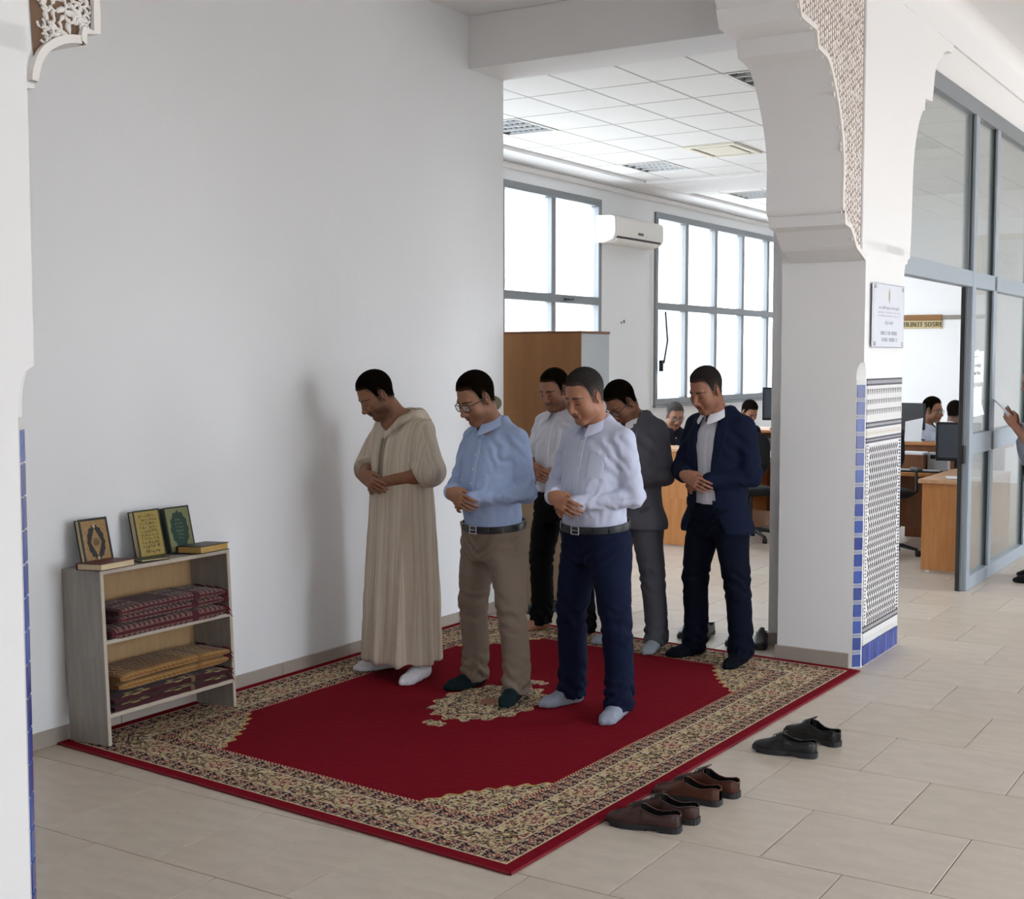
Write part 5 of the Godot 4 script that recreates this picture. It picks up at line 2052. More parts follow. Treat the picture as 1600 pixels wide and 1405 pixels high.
# ================================================================ PEOPLE
class Look:
	var s := {}
	var nz := FastNoiseLite.new()
	func _init(spec: Dictionary) -> void:
		s = spec
		nz.noise_type = FastNoiseLite.TYPE_SIMPLEX_SMOOTH
		nz.frequency = 1.0
		nz.fractal_octaves = 2
		nz.seed = spec.get("seed", 1)
	func skin(p: Vector3, _n: Vector3) -> Color:
		var c: Color = s.skin
		var v := nz.get_noise_3dv(p * 22.0) * 0.06
		return Color(c.r * (1 + v), c.g * (1 + v), c.b * (1 + v))
	func hand(p: Vector3, n: Vector3) -> Color:
		var c := skin(p, n)
		# knuckles and nails
		var k := 0.0
		if n.z > 0.4 and p.x > 0.075 and p.x < 0.10: k = 0.12
		return c.lerp(Color(c.r * 0.8, c.g * 0.62, c.b * 0.55), k)
	func head(p: Vector3, n: Vector3) -> Color:
		var c := skin(p, n)
		var ax := absf(p.x)
		var dark: Color = s.hair
		# warm nose, cheeks, ears
		var warm := smoothstep(0.03, 0.0, (p - Vector3(0, -0.03, 0.105)).length()) * 0.12 + smoothstep(0.075, 0.085, ax) * 0.2
		warm += smoothstep(0.03, 0.0, (Vector3(ax, p.y, p.z) - Vector3(0.045, -0.025, 0.075)).length()) * 0.25
		c = c.lerp(Color(c.r * 1.0, c.g * 0.82, c.b * 0.78), warm)
		# beard shadow
		var b: float = s.get("beard", 0.25)
		if p.z > 0.0 or p.y < -0.05:
			var jaw := smoothstep(-0.035, -0.06, p.y + 0.25 * maxf(0.0, 0.05 - p.z)) * smoothstep(-0.02, 0.02, p.z + 0.01) * smoothstep(-0.15, -0.12, p.y)
			var mus := smoothstep(0.034, 0.026, ax) * smoothstep(-0.066, -0.060, p.y) * smoothstep(-0.043, -0.048, p.y) * smoothstep(0.07, 0.085, p.z)
			var ms: float = s.get("moustache", 0.0)
			var chin := smoothstep(0.03, 0.015, ax) * smoothstep(-0.085, -0.095, p.y)
			var grain := 0.85 + 0.3 * nz.get_noise_3dv(p * 260.0)
			var side := smoothstep(0.05, 0.062, ax) * smoothstep(0.0, -0.03, p.y) * smoothstep(0.0, 0.02, p.z)
			var amount := clampf((b * (jaw * 0.8 + chin * 0.25 + side * 0.4) + maxf(b * 1.05, ms) * mus) * grain, 0.0, 0.92)
			c = c.lerp(dark, amount)
		# lips
		if p.z > 0.07:
			var lip := smoothstep(0.026, 0.018, ax) * smoothstep(-0.0815, -0.078, p.y) * smoothstep(-0.0585, -0.062, p.y - 0.06 * ax)
			c = c.lerp(Color(s.skin.r * 0.74, s.skin.g * 0.48, s.skin.b * 0.46), lip * 0.8)
			var slit := smoothstep(0.0022, 0.0006, absf(p.y + 0.0685 + 0.08 * ax)) * smoothstep(0.025, 0.02, ax)
			c = c.lerp(Color(s.skin.r * 0.3, s.skin.g * 0.2, s.skin.b * 0.2), slit * 0.8)
		# brows
		if p.z > 0.045:
			var yb := 0.0225 + 0.10 * (ax - 0.016) - 3.6 * pow(maxf(ax - 0.030, 0.0), 2.0) * 4.0
			var th := lerpf(0.0075, 0.0042, clampf((ax - 0.014) / 0.04, 0, 1))
			var br := smoothstep(th, th * 0.45, absf(p.y - yb)) * smoothstep(0.010, 0.015, ax) * smoothstep(0.060, 0.052, ax)
			c = c.lerp(dark, br * 0.95)
			# lowered lids with lashes
			var ey := -0.010 + 0.9 * pow(ax - 0.032, 2.0) * 12.0
			var la := smoothstep(0.0038, 0.0012, absf(p.y - ey)) * smoothstep(0.015, 0.019, ax) * smoothstep(0.050, 0.045, ax)
			c = c.lerp(dark * 0.6, la * 0.9)
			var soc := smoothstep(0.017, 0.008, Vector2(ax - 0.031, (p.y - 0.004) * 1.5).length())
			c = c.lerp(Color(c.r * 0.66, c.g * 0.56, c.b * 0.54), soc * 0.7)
		# shaved sides under the hair
		var hb := Look.hairline(p.z)
		var fade := smoothstep(-0.022, 0.006, p.y - hb) * smoothstep(-0.112, -0.05, p.y)
		if p.z < 0.05: c = c.lerp(dark, fade * 0.75)
		return c
	static func hairline(z: float) -> float:
		# height of the hair's edge on the side and front of the head, by depth
		var zs := [-0.12, -0.075, -0.052, -0.034, -0.022, -0.012, 0.004, 0.010, 0.020, 0.027, 0.033, 0.042, 0.058, 0.072, 0.12]
		var ys := [-0.060, -0.056, -0.046, -0.034, 0.012, 0.028, 0.026, -0.016, -0.018, 0.000, 0.044, 0.068, 0.076, 0.080, 0.080]
		for i in zs.size() - 1:
			if z < zs[i + 1]:
				return lerpf(ys[i], ys[i + 1], clampf((z - zs[i]) / (zs[i + 1] - zs[i]), 0, 1))
		return 0.07
	func hair_disp(p: Vector3, _n: Vector3) -> float:
		var up := smoothstep(-0.01, 0.05, p.y - hairline(p.z))
		return -0.0055 + 0.0065 * up + 0.0016 * nz.get_noise_3dv(p * 120.0) * up
	func hair_col(p: Vector3, _n: Vector3) -> Color:
		var d: Color = s.hair
		var g: float = s.get("grey", 0.0)
		var side := smoothstep(0.07, 0.0, p.y - 0.01) 
		var v := 1.0 + 0.5 * nz.get_noise_3dv(p * 190.0)
		var c := d.lerp(Color(0.16, 0.15, 0.145), g * (0.35 + 0.65 * side))
		var low := smoothstep(0.03, -0.02, p.y - hairline(p.z))
		c = c.lerp(s.skin, low * 0.25)
		return Color(c.r * v, c.g * v, c.b * v)
	func folds(p: Vector3, a: float) -> float:
		return nz.get_noise_3dv(p * a)
	func shirt_disp(p: Vector3, n: Vector3) -> float:
		return 1.55 * shirt_d(p, n)
	func shirt_d(p: Vector3, n: Vector3) -> float:
		var d := 0.0028 * nz.get_noise_3d(p.x * 9.0, p.y * 7.0, p.z * 9.0)
		# gathers round the elbows
		for e: Vector3 in s.elbows:
			var q := p - e
			var l := q.length()
			if l < 0.17:
				var f := smoothstep(0.17, 0.03, l)
				d += f * 0.0030 * sin(q.y * 105.0 + q.x * 60.0 + q.z * 70.0 + 5.0 * nz.get_noise_3dv(p * 8.0))
		# forearm creases
		if p.z > 0.06 and p.y > 1.0 and p.y < 1.2 and absf(p.x) > 0.05: d += 0.0018 * sin(p.x * 150.0 + p.z * 60.0 + 4.0 * nz.get_noise_3dv(p * 12.0))
		# cloth bagging over the belt
		var b := smoothstep(1.16, 1.04, p.y)
		if n.y < 0.6: d += b * 0.0045 * nz.get_noise_3d(p.x * 17.0, p.y * 6.0, p.z * 17.0)
		# drag lines from the armpits
		var ar := smoothstep(0.16, 0.04, (Vector3(absf(p.x), p.y, p.z) - Vector3(0.16, 1.30, 0.06)).length())
		d += ar * 0.0042 * sin((p.y * 0.8 + absf(p.x)) * 90.0 + 5.0 * nz.get_noise_3dv(p * 6.0))
		return d
	func jacket_disp(p: Vector3, n: Vector3) -> float:
		return 1.4 * jacket_d(p, n)
	func jacket_d(p: Vector3, _n: Vector3) -> float:
		var d := 0.0022 * nz.get_noise_3d(p.x * 7.0, p.y * 6.0, p.z * 7.0)
		for e: Vector3 in s.elbows:
			var q := p - e
			var l := q.length()
			if l < 0.18: d += smoothstep(0.18, 0.03, l) * 0.0050 * sin(q.y * 85.0 + q.x * 40.0 + q.z * 55.0 + 4.0 * nz.get_noise_3dv(p * 7.0))
		var ar := smoothstep(0.15, 0.04, (Vector3(absf(p.x), p.y, p.z) - Vector3(0.17, 1.28, 0.07)).length())
		return d + ar * 0.003 * sin((p.y + absf(p.x)) * 70.0)
	func trouser_disp(p: Vector3, n: Vector3) -> float:
		return 1.5 * trouser_d(p, n)
	func trouser_d(p: Vector3, _n: Vector3) -> float:
		var d := 0.0030 * nz.get_noise_3d(p.x * 8.0, p.y * 9.0, p.z * 8.0)
		var stack := exp(-pow((p.y - 0.09) / 0.10, 2.0))
		d += stack * 0.0055 * sin(p.y * 95.0 + 6.0 * nz.get_noise_3d(p.x * 9.0, p.y * 3.0, p.z * 9.0))
		var knee := exp(-pow((p.y - 0.47) / 0.10, 2.0))
		d += knee * 0.0035 * sin(p.y * 80.0 + p.x * 30.0 + 5.0 * nz.get_noise_3dv(p * 7.0))
		var hip := exp(-pow((p.y - 0.82) / 0.08, 2.0)) * smoothstep(-0.02, 0.06, p.z)
		d += hip * 0.004 * sin((p.y * 1.0 - absf(p.x) * 0.9) * 105.0 + 3.0 * nz.get_noise_3dv(p * 6.0))
		return d
	func robe_disp(p: Vector3, _n: Vector3) -> float:
		var an := atan2(p.x, p.z)
		var low := smoothstep(1.15, 0.35, p.y)
		var d := 0.0022 * nz.get_noise_3dv(p * 7.0)
		d += low * (0.010 * sin(an * 9.0 + 1.2 * sin(p.y * 2.3) + 2.0 * nz.get_noise_3d(p.x * 2.0, p.y * 0.8, p.z * 2.0)) + 0.005 * sin(an * 17.0 + 3.0 * nz.get_noise_3d(p.x * 3.0, p.y, p.z * 3.0)))
		var up := smoothstep(0.9, 1.25, p.y) * smoothstep(0.0, 0.05, absf(p.x))
		d += up * 0.004 * sin(absf(p.x) * 75.0 + 3.0 * nz.get_noise_3d(p.x * 4.0, p.y * 2.0, p.z * 4.0))
		return d
	func sock_disp(p: Vector3, _n: Vector3) -> float:
		return 0.0016 * nz.get_noise_3dv(p * 40.0) * smoothstep(0.005, 0.02, p.y)

var figures := []
var tasks := []

func lin(hex: String) -> Color:
	return Color.html(hex).srgb_to_linear()

func job(sdf: Sdf, lo: Vector3, hi: Vector3, h: float, disp = null, paint = null, xf := Transform3D()) -> Job:
	var j := Job.new()
	j.sdf = sdf
	j.lo = lo
	j.hi = hi
	j.h = h
	if disp != null: j.disp = disp
	if paint != null: j.paint = paint
	j.xf = xf
	tasks.append(j)
	return j

func run_job(i: int) -> void:
	tasks[i].run()

# ---------------------------------------------------------------- anatomy
func head_sdf(s: Dictionary) -> Sdf:
	var f := Sdf.new()
	var wd: float = s.get("face_w", 1.0)
	var jw: float = s.get("jaw", 1.0)
	f.ell(Vector3(0, 0.036, -0.012), Vector3(0.0765, 0.087, 0.097))
	f.ell(Vector3(0, -0.028, 0.030), Vector3(0.066 * wd, 0.078, 0.062), 0.03)
	f.cap(Vector3(-0.048 * jw, -0.066, 0.012), Vector3(-0.016, -0.103, 0.060), 0.020, 0.015, 0.03)
	f.cap(Vector3(0.048 * jw, -0.066, 0.012), Vector3(0.016, -0.103, 0.060), 0.020, 0.015, 0.03)
	f.cap(Vector3(-0.012, -0.103, 0.064), Vector3(0.012, -0.103, 0.064), 0.017, 0.017, 0.02)
	f.cap(Vector3(-0.036, 0.021, 0.0745), Vector3(0.036, 0.021, 0.0745), 0.012, 0.012, 0.014)
	for sd in [-1.0, 1.0]:
		f.ball(Vector3(sd * 0.044 * wd, -0.024, 0.062), 0.020, 0.025)
		f.ball(Vector3(sd * 0.040 * jw, -0.058, 0.050), 0.020, 0.03)
		f.ell(Vector3(sd * 0.032, 0.0, 0.098), Vector3(0.017, 0.0125, 0.017), 0.012, 1)
		f.ball(Vector3(sd * 0.0315, -0.0025, 0.0735), 0.0125, 0.004)
	f.cap(Vector3(0, 0.014, 0.084), Vector3(0, -0.034, 0.108), 0.0075, 0.0105, 0.010)
	f.ball(Vector3(0, -0.036, 0.108), 0.0115, 0.008)
	for sd in [-1.0, 1.0]:
		f.ball(Vector3(sd * 0.0125, -0.040, 0.098), 0.0088, 0.006)
	f.cap(Vector3(-0.012, -0.055, 0.088), Vector3(0.012, -0.055, 0.088), 0.010, 0.010, 0.012)
	f.cap(Vector3(-0.019, -0.0660, 0.0865), Vector3(0.019, -0.0660, 0.0865), 0.0052, 0.0052, 0.006)
	f.cap(Vector3(-0.016, -0.0745, 0.0855), Vector3(0.016, -0.0745, 0.0855), 0.0060, 0.0060, 0.006)
	f.cap(Vector3(-0.014, -0.0693, 0.097), Vector3(0.014, -0.0693, 0.097), 0.0022, 0.0022, 0.003, 1)
	for sd in [-1.0, 1.0]:
		var e := Basis(Vector3(0, 1, 0), sd * 0.45) * Basis(Vector3(1, 0, 0), -0.15)
		f.ell(Vector3(sd * 0.080, -0.006, -0.012), Vector3(0.0085, 0.031, 0.019), 0.008, 0, e)
		f.ell(Vector3(sd * 0.088, -0.004, -0.006), Vector3(0.007, 0.019, 0.011), 0.004, 1, e)
		f.ball(Vector3(sd * 0.079, -0.030, -0.002), 0.0075, 0.008)
	var nk: Vector3 = s.neck_local
	f.cap(Vector3(0, -0.045, -0.030), nk, 0.052, 0.058, 0.025)
	f.cap(Vector3(-0.03, -0.06, -0.03), nk + Vector3(-0.02, 0, 0), 0.035, 0.04, 0.02)
	f.cap(Vector3(0.03, -0.06, -0.03), nk + Vector3(0.02, 0, 0), 0.035, 0.04, 0.02)
	return f

func hair_sdf(s: Dictionary) -> Sdf:
	var f := Sdf.new()
	var t: float = s.get("hair_top", 0.010)
	f.ell(Vector3(0, 0.036 + t * 0.35, -0.013), Vector3(0.0765 + 0.0065, 0.087 + t * 0.75, 0.097 + 0.0065))
	f.cap(Vector3(-0.02, -0.05, -0.055), Vector3(0.02, -0.05, -0.055), 0.046, 0.046, 0.03)
	# the edge follows the hairline, cut in short steps of depth
	return f

class HairSdf extends Sdf:
	func ev(p: Vector3, ids: PackedInt32Array) -> float:
		var d := super(p, ids)
		return maxf(d, (Look.hairline(p.z) + 0.012 * absf(p.x) / 0.08 * smoothstep(0.05, 0.09, p.z) * -1.0 - p.y) * 0.55)

func hand_sdf(curl: Array, thumb_in: float) -> Sdf:
	# fingers along +x, thumb up (+y), back of the hand +z
	var f := Sdf.new()
	for q in [[0.026, 0.014], [0.010, 0.017], [-0.009, 0.016], [-0.026, 0.013]]:
		f.cap(Vector3(0.004, q[0] * 0.62, 0), Vector3(0.088, q[0], 0), 0.0155, q[1] * 0.86, 0.012)
	f.cap(Vector3(-0.012, 0, 0), Vector3(0.02, 0, 0), 0.0245, 0.0235, 0.02)
	f.ell(Vector3(0.03, 0.022, -0.010), Vector3(0.034, 0.017, 0.015), 0.014)
	f.ell(Vector3(0.04, -0.022, -0.008), Vector3(0.038, 0.013, 0.013), 0.014)
	var fl := [[0.043, 0.026, 0.022, 0.0092], [0.047, 0.030, 0.023, 0.0095], [0.044, 0.028, 0.022, 0.0090], [0.035, 0.021, 0.020, 0.0080]]
	for i in 4:
		var y: float = [0.030, 0.011, -0.009, -0.028][i]
		var p := Vector3([0.089, 0.093, 0.089, 0.081][i], y, 0.0)
		var a := 0.0
		var spread: float = [0.05, 0.0, -0.05, -0.12][i]
		for k in 3:
			a += curl[i][k]
			var L: float = fl[i][k]
			var d := Vector3(cos(a), spread * cos(a), -sin(a)).normalized()
			var r0: float = fl[i][3] * (1.0 - 0.10 * k)
			f.cap(p, p + d * L, r0, r0 * 0.90, 0.004)
			f.ball(p, r0 * 1.06, 0.004)
			p += d * L
	var t0 := Vector3(0.016, 0.028, -0.010)
	var t1 := t0 + Vector3(0.034, 0.027 - thumb_in * 0.012, -0.012)
	var t2 := t1 + Vector3(0.030, 0.008 - thumb_in * 0.010, -0.010)
	var t3 := t2 + Vector3(0.025, -0.001 - thumb_in * 0.006, -0.008)
	f.cap(t0, t1, 0.0145, 0.0115, 0.012)
	f.cap(t1, t2, 0.0112, 0.0100, 0.004)
	f.cap(t2, t3, 0.0100, 0.0078, 0.003)
	return f

# a figure's joints in its own axes: +z ahead, +x its left, feet at y 0
func joints(s: Dictionary) -> void:
	var bz: float = s.get("belly", 0.0)
	var up: float = s.get("arm_up", 0.0)
	var sw: float = s.get("shoulder", 0.176)
	s.S = [Vector3(-sw, 1.370, -0.015), Vector3(sw, 1.370, -0.015)]
	s.E = s.get("E", [Vector3(-0.240 - bz * 0.3, 1.108, 0.02), Vector3(0.222 + bz * 0.3, 1.10, -0.02)])
	s.W = s.get("W", [Vector3(-0.070, 1.096 + up, 0.218 + bz * 0.8), Vector3(0.030, 1.064 + up, 0.180 + bz * 0.8)])
	s.elbows = s.E
	var pitch: float = s.get("bow", 0.5)
	var hb := Basis(Vector3(0, 1, 0), s.get("head_turn", 0.0)) * Basis(Vector3(1, 0, 0), pitch)
	hb = hb.scaled(Vector3.ONE * s.get("head_scale", 1.03))
	var base: Vector3 = s.get("neck", Vector3(0, 1.455, -0.025))
	var origin := base + Vector3(0, 0.085, 0.030) + hb * Vector3(0, 0.075, 0.030)
	s.head_xf = Transform3D(hb, origin)
	s.neck_local = s.head_xf.affine_inverse() * (base + Vector3(0, -0.03, 0.005))

func torso_keys(s: Dictionary, e: float, y0 := 0.96, y1 := 1.49) -> Array:
	var b: float = s.get("belly", 0.0)
	var w: float = s.get("wide", 1.0)
	var all := [[0.70, 0, -0.005, 0.186, 0.135], [0.86, 0, -0.008, 0.182, 0.130], [0.96, 0, b * 0.2, 0.176, 0.124 + b * 0.3], [1.03, 0, 0.004 + b * 0.4, 0.172 + b * 0.2, 0.123 + b * 0.6], [1.11, 0, 0.006 + b * 0.5, 0.172 + b * 0.2, 0.122 + b * 0.7], [1.20, 0, 0.004 + b * 0.3, 0.179, 0.122 + b * 0.4], [1.30, 0, 0.000, 0.190, 0.121], [1.37, 0, -0.008, 0.180, 0.106], [1.42, 0, -0.016, 0.140, 0.085], [1.455, 0, -0.020, 0.092, 0.068], [1.49, 0, -0.018, 0.070, 0.060]]
	var out := []
	for k in all:
		if k[0] < y0 - 0.2 or k[0] > y1 + 0.03: continue
		out.append([k[0], k[1], k[2], k[3] * w + e, k[4] + e])
	# clip ends
	var first: Array = out[0].duplicate()
	for i in out.size() - 1:
		if out[i][0] <= y0 and out[i + 1][0] > y0:
			var u: float = (y0 - out[i][0]) / (out[i + 1][0] - out[i][0])
			for q in 5: first[q] = lerpf(out[i][q], out[i + 1][q], u)
	var res := [first]
	for k in out:
		if k[0] > y0 + 0.01: res.append(k)
	return res

func key_at(keys: Array, y: float) -> Array:
	for i in keys.size() - 1:
		if y <= keys[i + 1][0] or i == keys.size() - 2:
			var u: float = clampf((y - keys[i][0]) / (keys[i + 1][0] - keys[i][0]), 0, 1)
			var r := []
			for q in 5: r.append(lerpf(keys[i][q], keys[i + 1][q], u))
			return r
	return keys[0]

func front_point(keys: Array, x: float, y: float, off: float) -> Vector3:
	var k := key_at(keys, y)
	var t := clampf(x / k[3], -0.985, 0.985)
	var n := Vector3(t / k[3], 0, sqrt(1.0 - t * t) / k[4]).normalized()
	return Vector3(x, y, k[2] + k[4] * sqrt(1.0 - t * t)) + n * off

func shoulders(f: Sdf, s: Dictionary, e: float) -> void:
	var sw: float = s.S[1].x
	f.cap(Vector3(-sw + 0.03, 1.372, -0.018), Vector3(sw - 0.03, 1.372, -0.018), 0.050 + e, 0.050 + e, 0.05)
	for sd in [-1.0, 1.0]: f.cap(Vector3(sd * 0.03, 1.450, -0.026), Vector3(sd * (sw - 0.03), 1.392, -0.020), 0.036 + e, 0.040 + e, 0.04)

func leg_keys(sd: float, s: Dictionary, e: float, y0: float) -> Array:
	var fx: float = s.get("stance", 0.18)
	var lw: float = s.get("leg", 1.0)
	var fz: float = s.get("foot_z", [0.0, 0.0])[0 if sd < 0 else 1]
	return [[y0, sd * fx, -0.015 + fz, 0.066 * lw + e, 0.084 * lw + e], [0.22, sd * (fx * 0.92 + 0.004), -0.018 + fz * 0.8, 0.068 * lw + e, 0.080 * lw + e], [0.48, sd * (fx * 0.70 + 0.03), 0.006 + fz * 0.5, 0.076 * lw + e, 0.084 * lw + e], [0.68, sd * (fx * 0.42 + 0.045), 0.004 + fz * 0.2, 0.090 * lw + e, 0.104 * lw + e], [0.83, sd * 0.092, -0.008, 0.094 * lw + e, 0.116 * lw + e], [0.89, sd * 0.085, -0.008, 0.088 * lw + e, 0.108 * lw + e]]

func foot(f: Sdf, x: float, z: float, toe_out: float, r: float, high: float) -> void:
	var d := Vector3(sin(toe_out), 0, cos(toe_out))
	var o := Vector3(x, 0, z)
	var sdw := d.cross(Vector3.UP)
	f.cap(o + d * -0.045 + Vector3(0, 0.038, 0), o + d * 0.05 + Vector3(0, 0.040, 0), 0.034 * r, 0.033 * r, 0.02)
	f.cap(o + d * 0.03 + Vector3(0, 0.040, 0) + sdw * 0.008, o + d * 0.125 + Vector3(0, 0.026, 0) + sdw * 0.014, 0.032 * r, 0.026 * r, 0.025)
	f.cap(o + d * 0.03 + Vector3(0, 0.034, 0) - sdw * 0.008, o + d * 0.115 + Vector3(0, 0.022, 0) - sdw * 0.020, 0.030 * r, 0.022 * r, 0.025)
	f.cap(o + d * 0.12 + Vector3(0, 0.021, 0) + sdw * 0.012, o + d * 0.165 + Vector3(0, 0.018, 0) + sdw * 0.010, 0.022 * r, 0.017 * r, 0.02)
	f.cap(o + d * 0.11 + Vector3(0, 0.019, 0) - sdw * 0.014, o + d * 0.145 + Vector3(0, 0.016, 0) - sdw * 0.016, 0.020 * r, 0.015 * r, 0.02)
	f.cap(o + d * -0.03 + Vector3(0, 0.06, 0), o + d * -0.022 + Vector3(0, high, 0), 0.040 * r, 0.044 * r, 0.035)
	f.half(Vector3(0, 0.001, 0), Vector3(0, -1, 0))

func person(called_pose: String, label: String, at: Vector3, turn: float, s: Dictionary) -> void:
	s.pose = called_pose
	s.label = label
	s.at = at
	s.turn = turn
	joints(s)
	var lk := Look.new(s)
	s.look = lk
	var fine: float = s.get("cell", 0.010)
	# ---- body: one continuous skin
	var b := Sdf.new()
	var seated: bool = called_pose == "seated"
	b.loft(torso_keys(s, -0.024, 0.82), 0.03)
	for sd in 2:
		var bare: bool = s.get("top", "shirt") == "robe" or s.get("sleeve", 0.93) < 0.5
		var fr := 1.0 if bare else 0.74
		b.cap(s.S[sd] * Vector3(0.9, 1, 1), s.E[sd], 0.044, 0.041 * fr, 0.03)
		b.cap(s.E[sd], s.E[sd].lerp(s.W[sd], 0.35), 0.042 * fr, 0.044 * fr, 0.015)
		b.cap(s.E[sd].lerp(s.W[sd], 0.35), s.W[sd], 0.044 * fr, 0.0275, 0.015)
	if not seated:
		for sd in [-1.0, 1.0]:
			b.loft(leg_keys(sd, s, -0.022, 0.10), 0.02)
			if s.get("barefoot", false): foot_for(b, s, sd, 1.0)
			else:
				var fx: float = s.get("stance", 0.18)
				var fz: float = s.get("foot_z", [0.0, 0.0])[0 if sd < 0 else 1]
				b.cap(Vector3(sd * fx, 0.14, -0.02 + fz), Vector3(sd * fx, 0.05, -0.02 + fz), 0.035, 0.03, 0.02)
				b.cap(Vector3(sd * fx, 0.05, -0.02 + fz), Vector3(sd * fx, 0.035, 0.06 + fz), 0.026, 0.02, 0.02)
	else: seat_legs(b, s, -0.02)
	b.cap(Vector3(0, 1.40, -0.022), s.head_xf * Vector3(0, -0.05, -0.03), 0.060, 0.050, 0.03)
	s.j_body = [job(b, Vector3(-0.45, 0.0, -0.30), Vector3(0.45, 1.56, 0.50), maxf(0.014, fine * 1.2), null, lk.skin)]
	if s.get("barefoot", false): s.j_body[0].h = 0.010
	# head, hair
	var hc: float = 0.0034 if fine < 0.012 else 0.0065
	s.j_body.append(job(head_sdf(s), Vector3(-0.105, -0.21, -0.16), Vector3(0.105, 0.14, 0.135), hc, null, lk.head, s.head_xf))
	var hs := HairSdf.new()
	var t: float = s.get("hair_top", 0.010)
	hs.ell(Vector3(0, 0.037 + t * 0.30, -0.012), Vector3(0.0765 + 0.0065, 0.087 + 0.004 + t * 0.6, 0.097 + 0.0065))
	hs.cap(Vector3(-0.012, -0.05, -0.032), Vector3(0.012, -0.05, -0.032), 0.0535, 0.0535, 0.03)
	s.j_hair = job(hs, Vector3(-0.10, -0.10, -0.13), Vector3(0.10, 0.16, 0.12), hc * 1.1, lk.hair_disp, lk.hair_col, s.head_xf)
	# hands
	var hands: Array = s.get("hands", [])
	if hands.is_empty():
		# right hand closes over the left forearm
		hands = [[Vector3(0.92, -0.36, 0.06), Vector3(0.0, 0.2, 1.0)], [Vector3(-0.95, -0.28, -0.06), Vector3(-0.05, 0.2, 1.0)]]
	for sd in 2:
		var x: Vector3 = hands[sd][0].normalized()
		var z: Vector3 = (hands[sd][1] - x * hands[sd][1].dot(x)).normalized()
		var y := z.cross(x)
		if sd == 1: y = -y
		var curl := [[0.14, 0.30, 0.15], [0.22, 0.34, 0.20], [0.30, 0.40, 0.22], [0.34, 0.42, 0.25]] if sd == 0 else [[0.25, 0.45, 0.25], [0.3, 0.5, 0.3], [0.35, 0.5, 0.3], [0.35, 0.5, 0.3]]
		s.j_body.append(job(hand_sdf(curl, 1.0 if sd == 0 else 0.5), Vector3(-0.075, -0.06, -0.09), Vector3(0.20, 0.09, 0.05), 0.0034 if fine < 0.012 else 0.006, null, lk.hand, Transform3D(Basis(x, y, z), s.W[sd])))
	# ---- clothes
	s.parts = []
	match s.get("top", "shirt"):
		"robe": dress_robe(s, lk, fine)
		"jacket": dress_jacket(s, lk, fine)
		_: dress_shirt(s, lk, fine)
	if s.has("trousers"): dress_trousers(s, lk, fine)
	if s.has("socks"):
		for sd in [-1.0, 1.0]:
			var f := Sdf.new()
			foot_for(f, s, sd, 1.08)
			var fx: float = s.get("stance", 0.18) * sd
			s.parts.append(["sock" if not s.get("shod", false) else "shoe", job(f, Vector3(fx - 0.16, -0.01, -0.16), Vector3(fx + 0.16, 0.24, 0.32), 0.0065, lk.sock_disp), s.socks])
	figures.append(s)

func foot_for(f: Sdf, s: Dictionary, sd: float, r: float) -> void:
	var fx: float = s.get("stance", 0.18)
	var fz: float = s.get("foot_z", [0.0, 0.0])[0 if sd < 0 else 1]
	var to: float = s.get("toe_out", [0.35, 0.30])[0 if sd < 0 else 1]
	foot(f, sd * fx, fz, sd * to, r, 0.20)

func seat_legs(f: Sdf, s: Dictionary, e: float) -> void:
	for sd in [-1.0, 1.0]:
		f.cap(Vector3(sd * 0.09, 0.92, 0.0), Vector3(sd * 0.12, 0.90, 0.40), 0.095 + e, 0.075 + e, 0.03)
		f.cap(Vector3(sd * 0.12, 0.90, 0.40), Vector3(sd * 0.12, 0.52, 0.38), 0.072 + e, 0.055 + e, 0.02)
		f.cap(Vector3(sd * 0.12, 0.50, 0.38), Vector3(sd * 0.12, 0.47, 0.50), 0.045 + e, 0.038 + e, 0.02)

func sleeves(f: Sdf, s: Dictionary, up: float, lowr: float, wr: float, stop: float) -> void:
	for sd in 2:
		f.cap(s.S[sd] * Vector3(0.93, 1, 1), s.E[sd], up, lowr, 0.014)
		if stop > 0.0: f.cap(s.E[sd], s.E[sd].lerp(s.W[sd], stop if (sd == 0 or stop < 0.5) else stop + 0.05), lowr, wr, 0.010)

func dress_shirt(s: Dictionary, lk: Look, fine: float) -> void:
	var f := Sdf.new()
	var hem: float = s.get("hem", s.get("belt_y", 0.935) - 0.02)
	s.keys = torso_keys(s, 0.0, hem)
	f.loft(s.keys, 0.03)
	shoulders(f, s, 0.0)
	f.ell(Vector3(0, 1.535, 0.018), Vector3(0.074, 0.105, 0.076), 0.004, 1)
	sleeves(f, s, 0.062, 0.053, 0.041, s.get("sleeve", 0.93))
	f.half(Vector3(0, hem, 0), Vector3(0, -1, 0))
	s.parts.append(["shirt", job(f, Vector3(-0.45, hem - 0.03, -0.30), Vector3(0.45, 1.54, 0.42), fine, lk.shirt_disp), s.cloth])

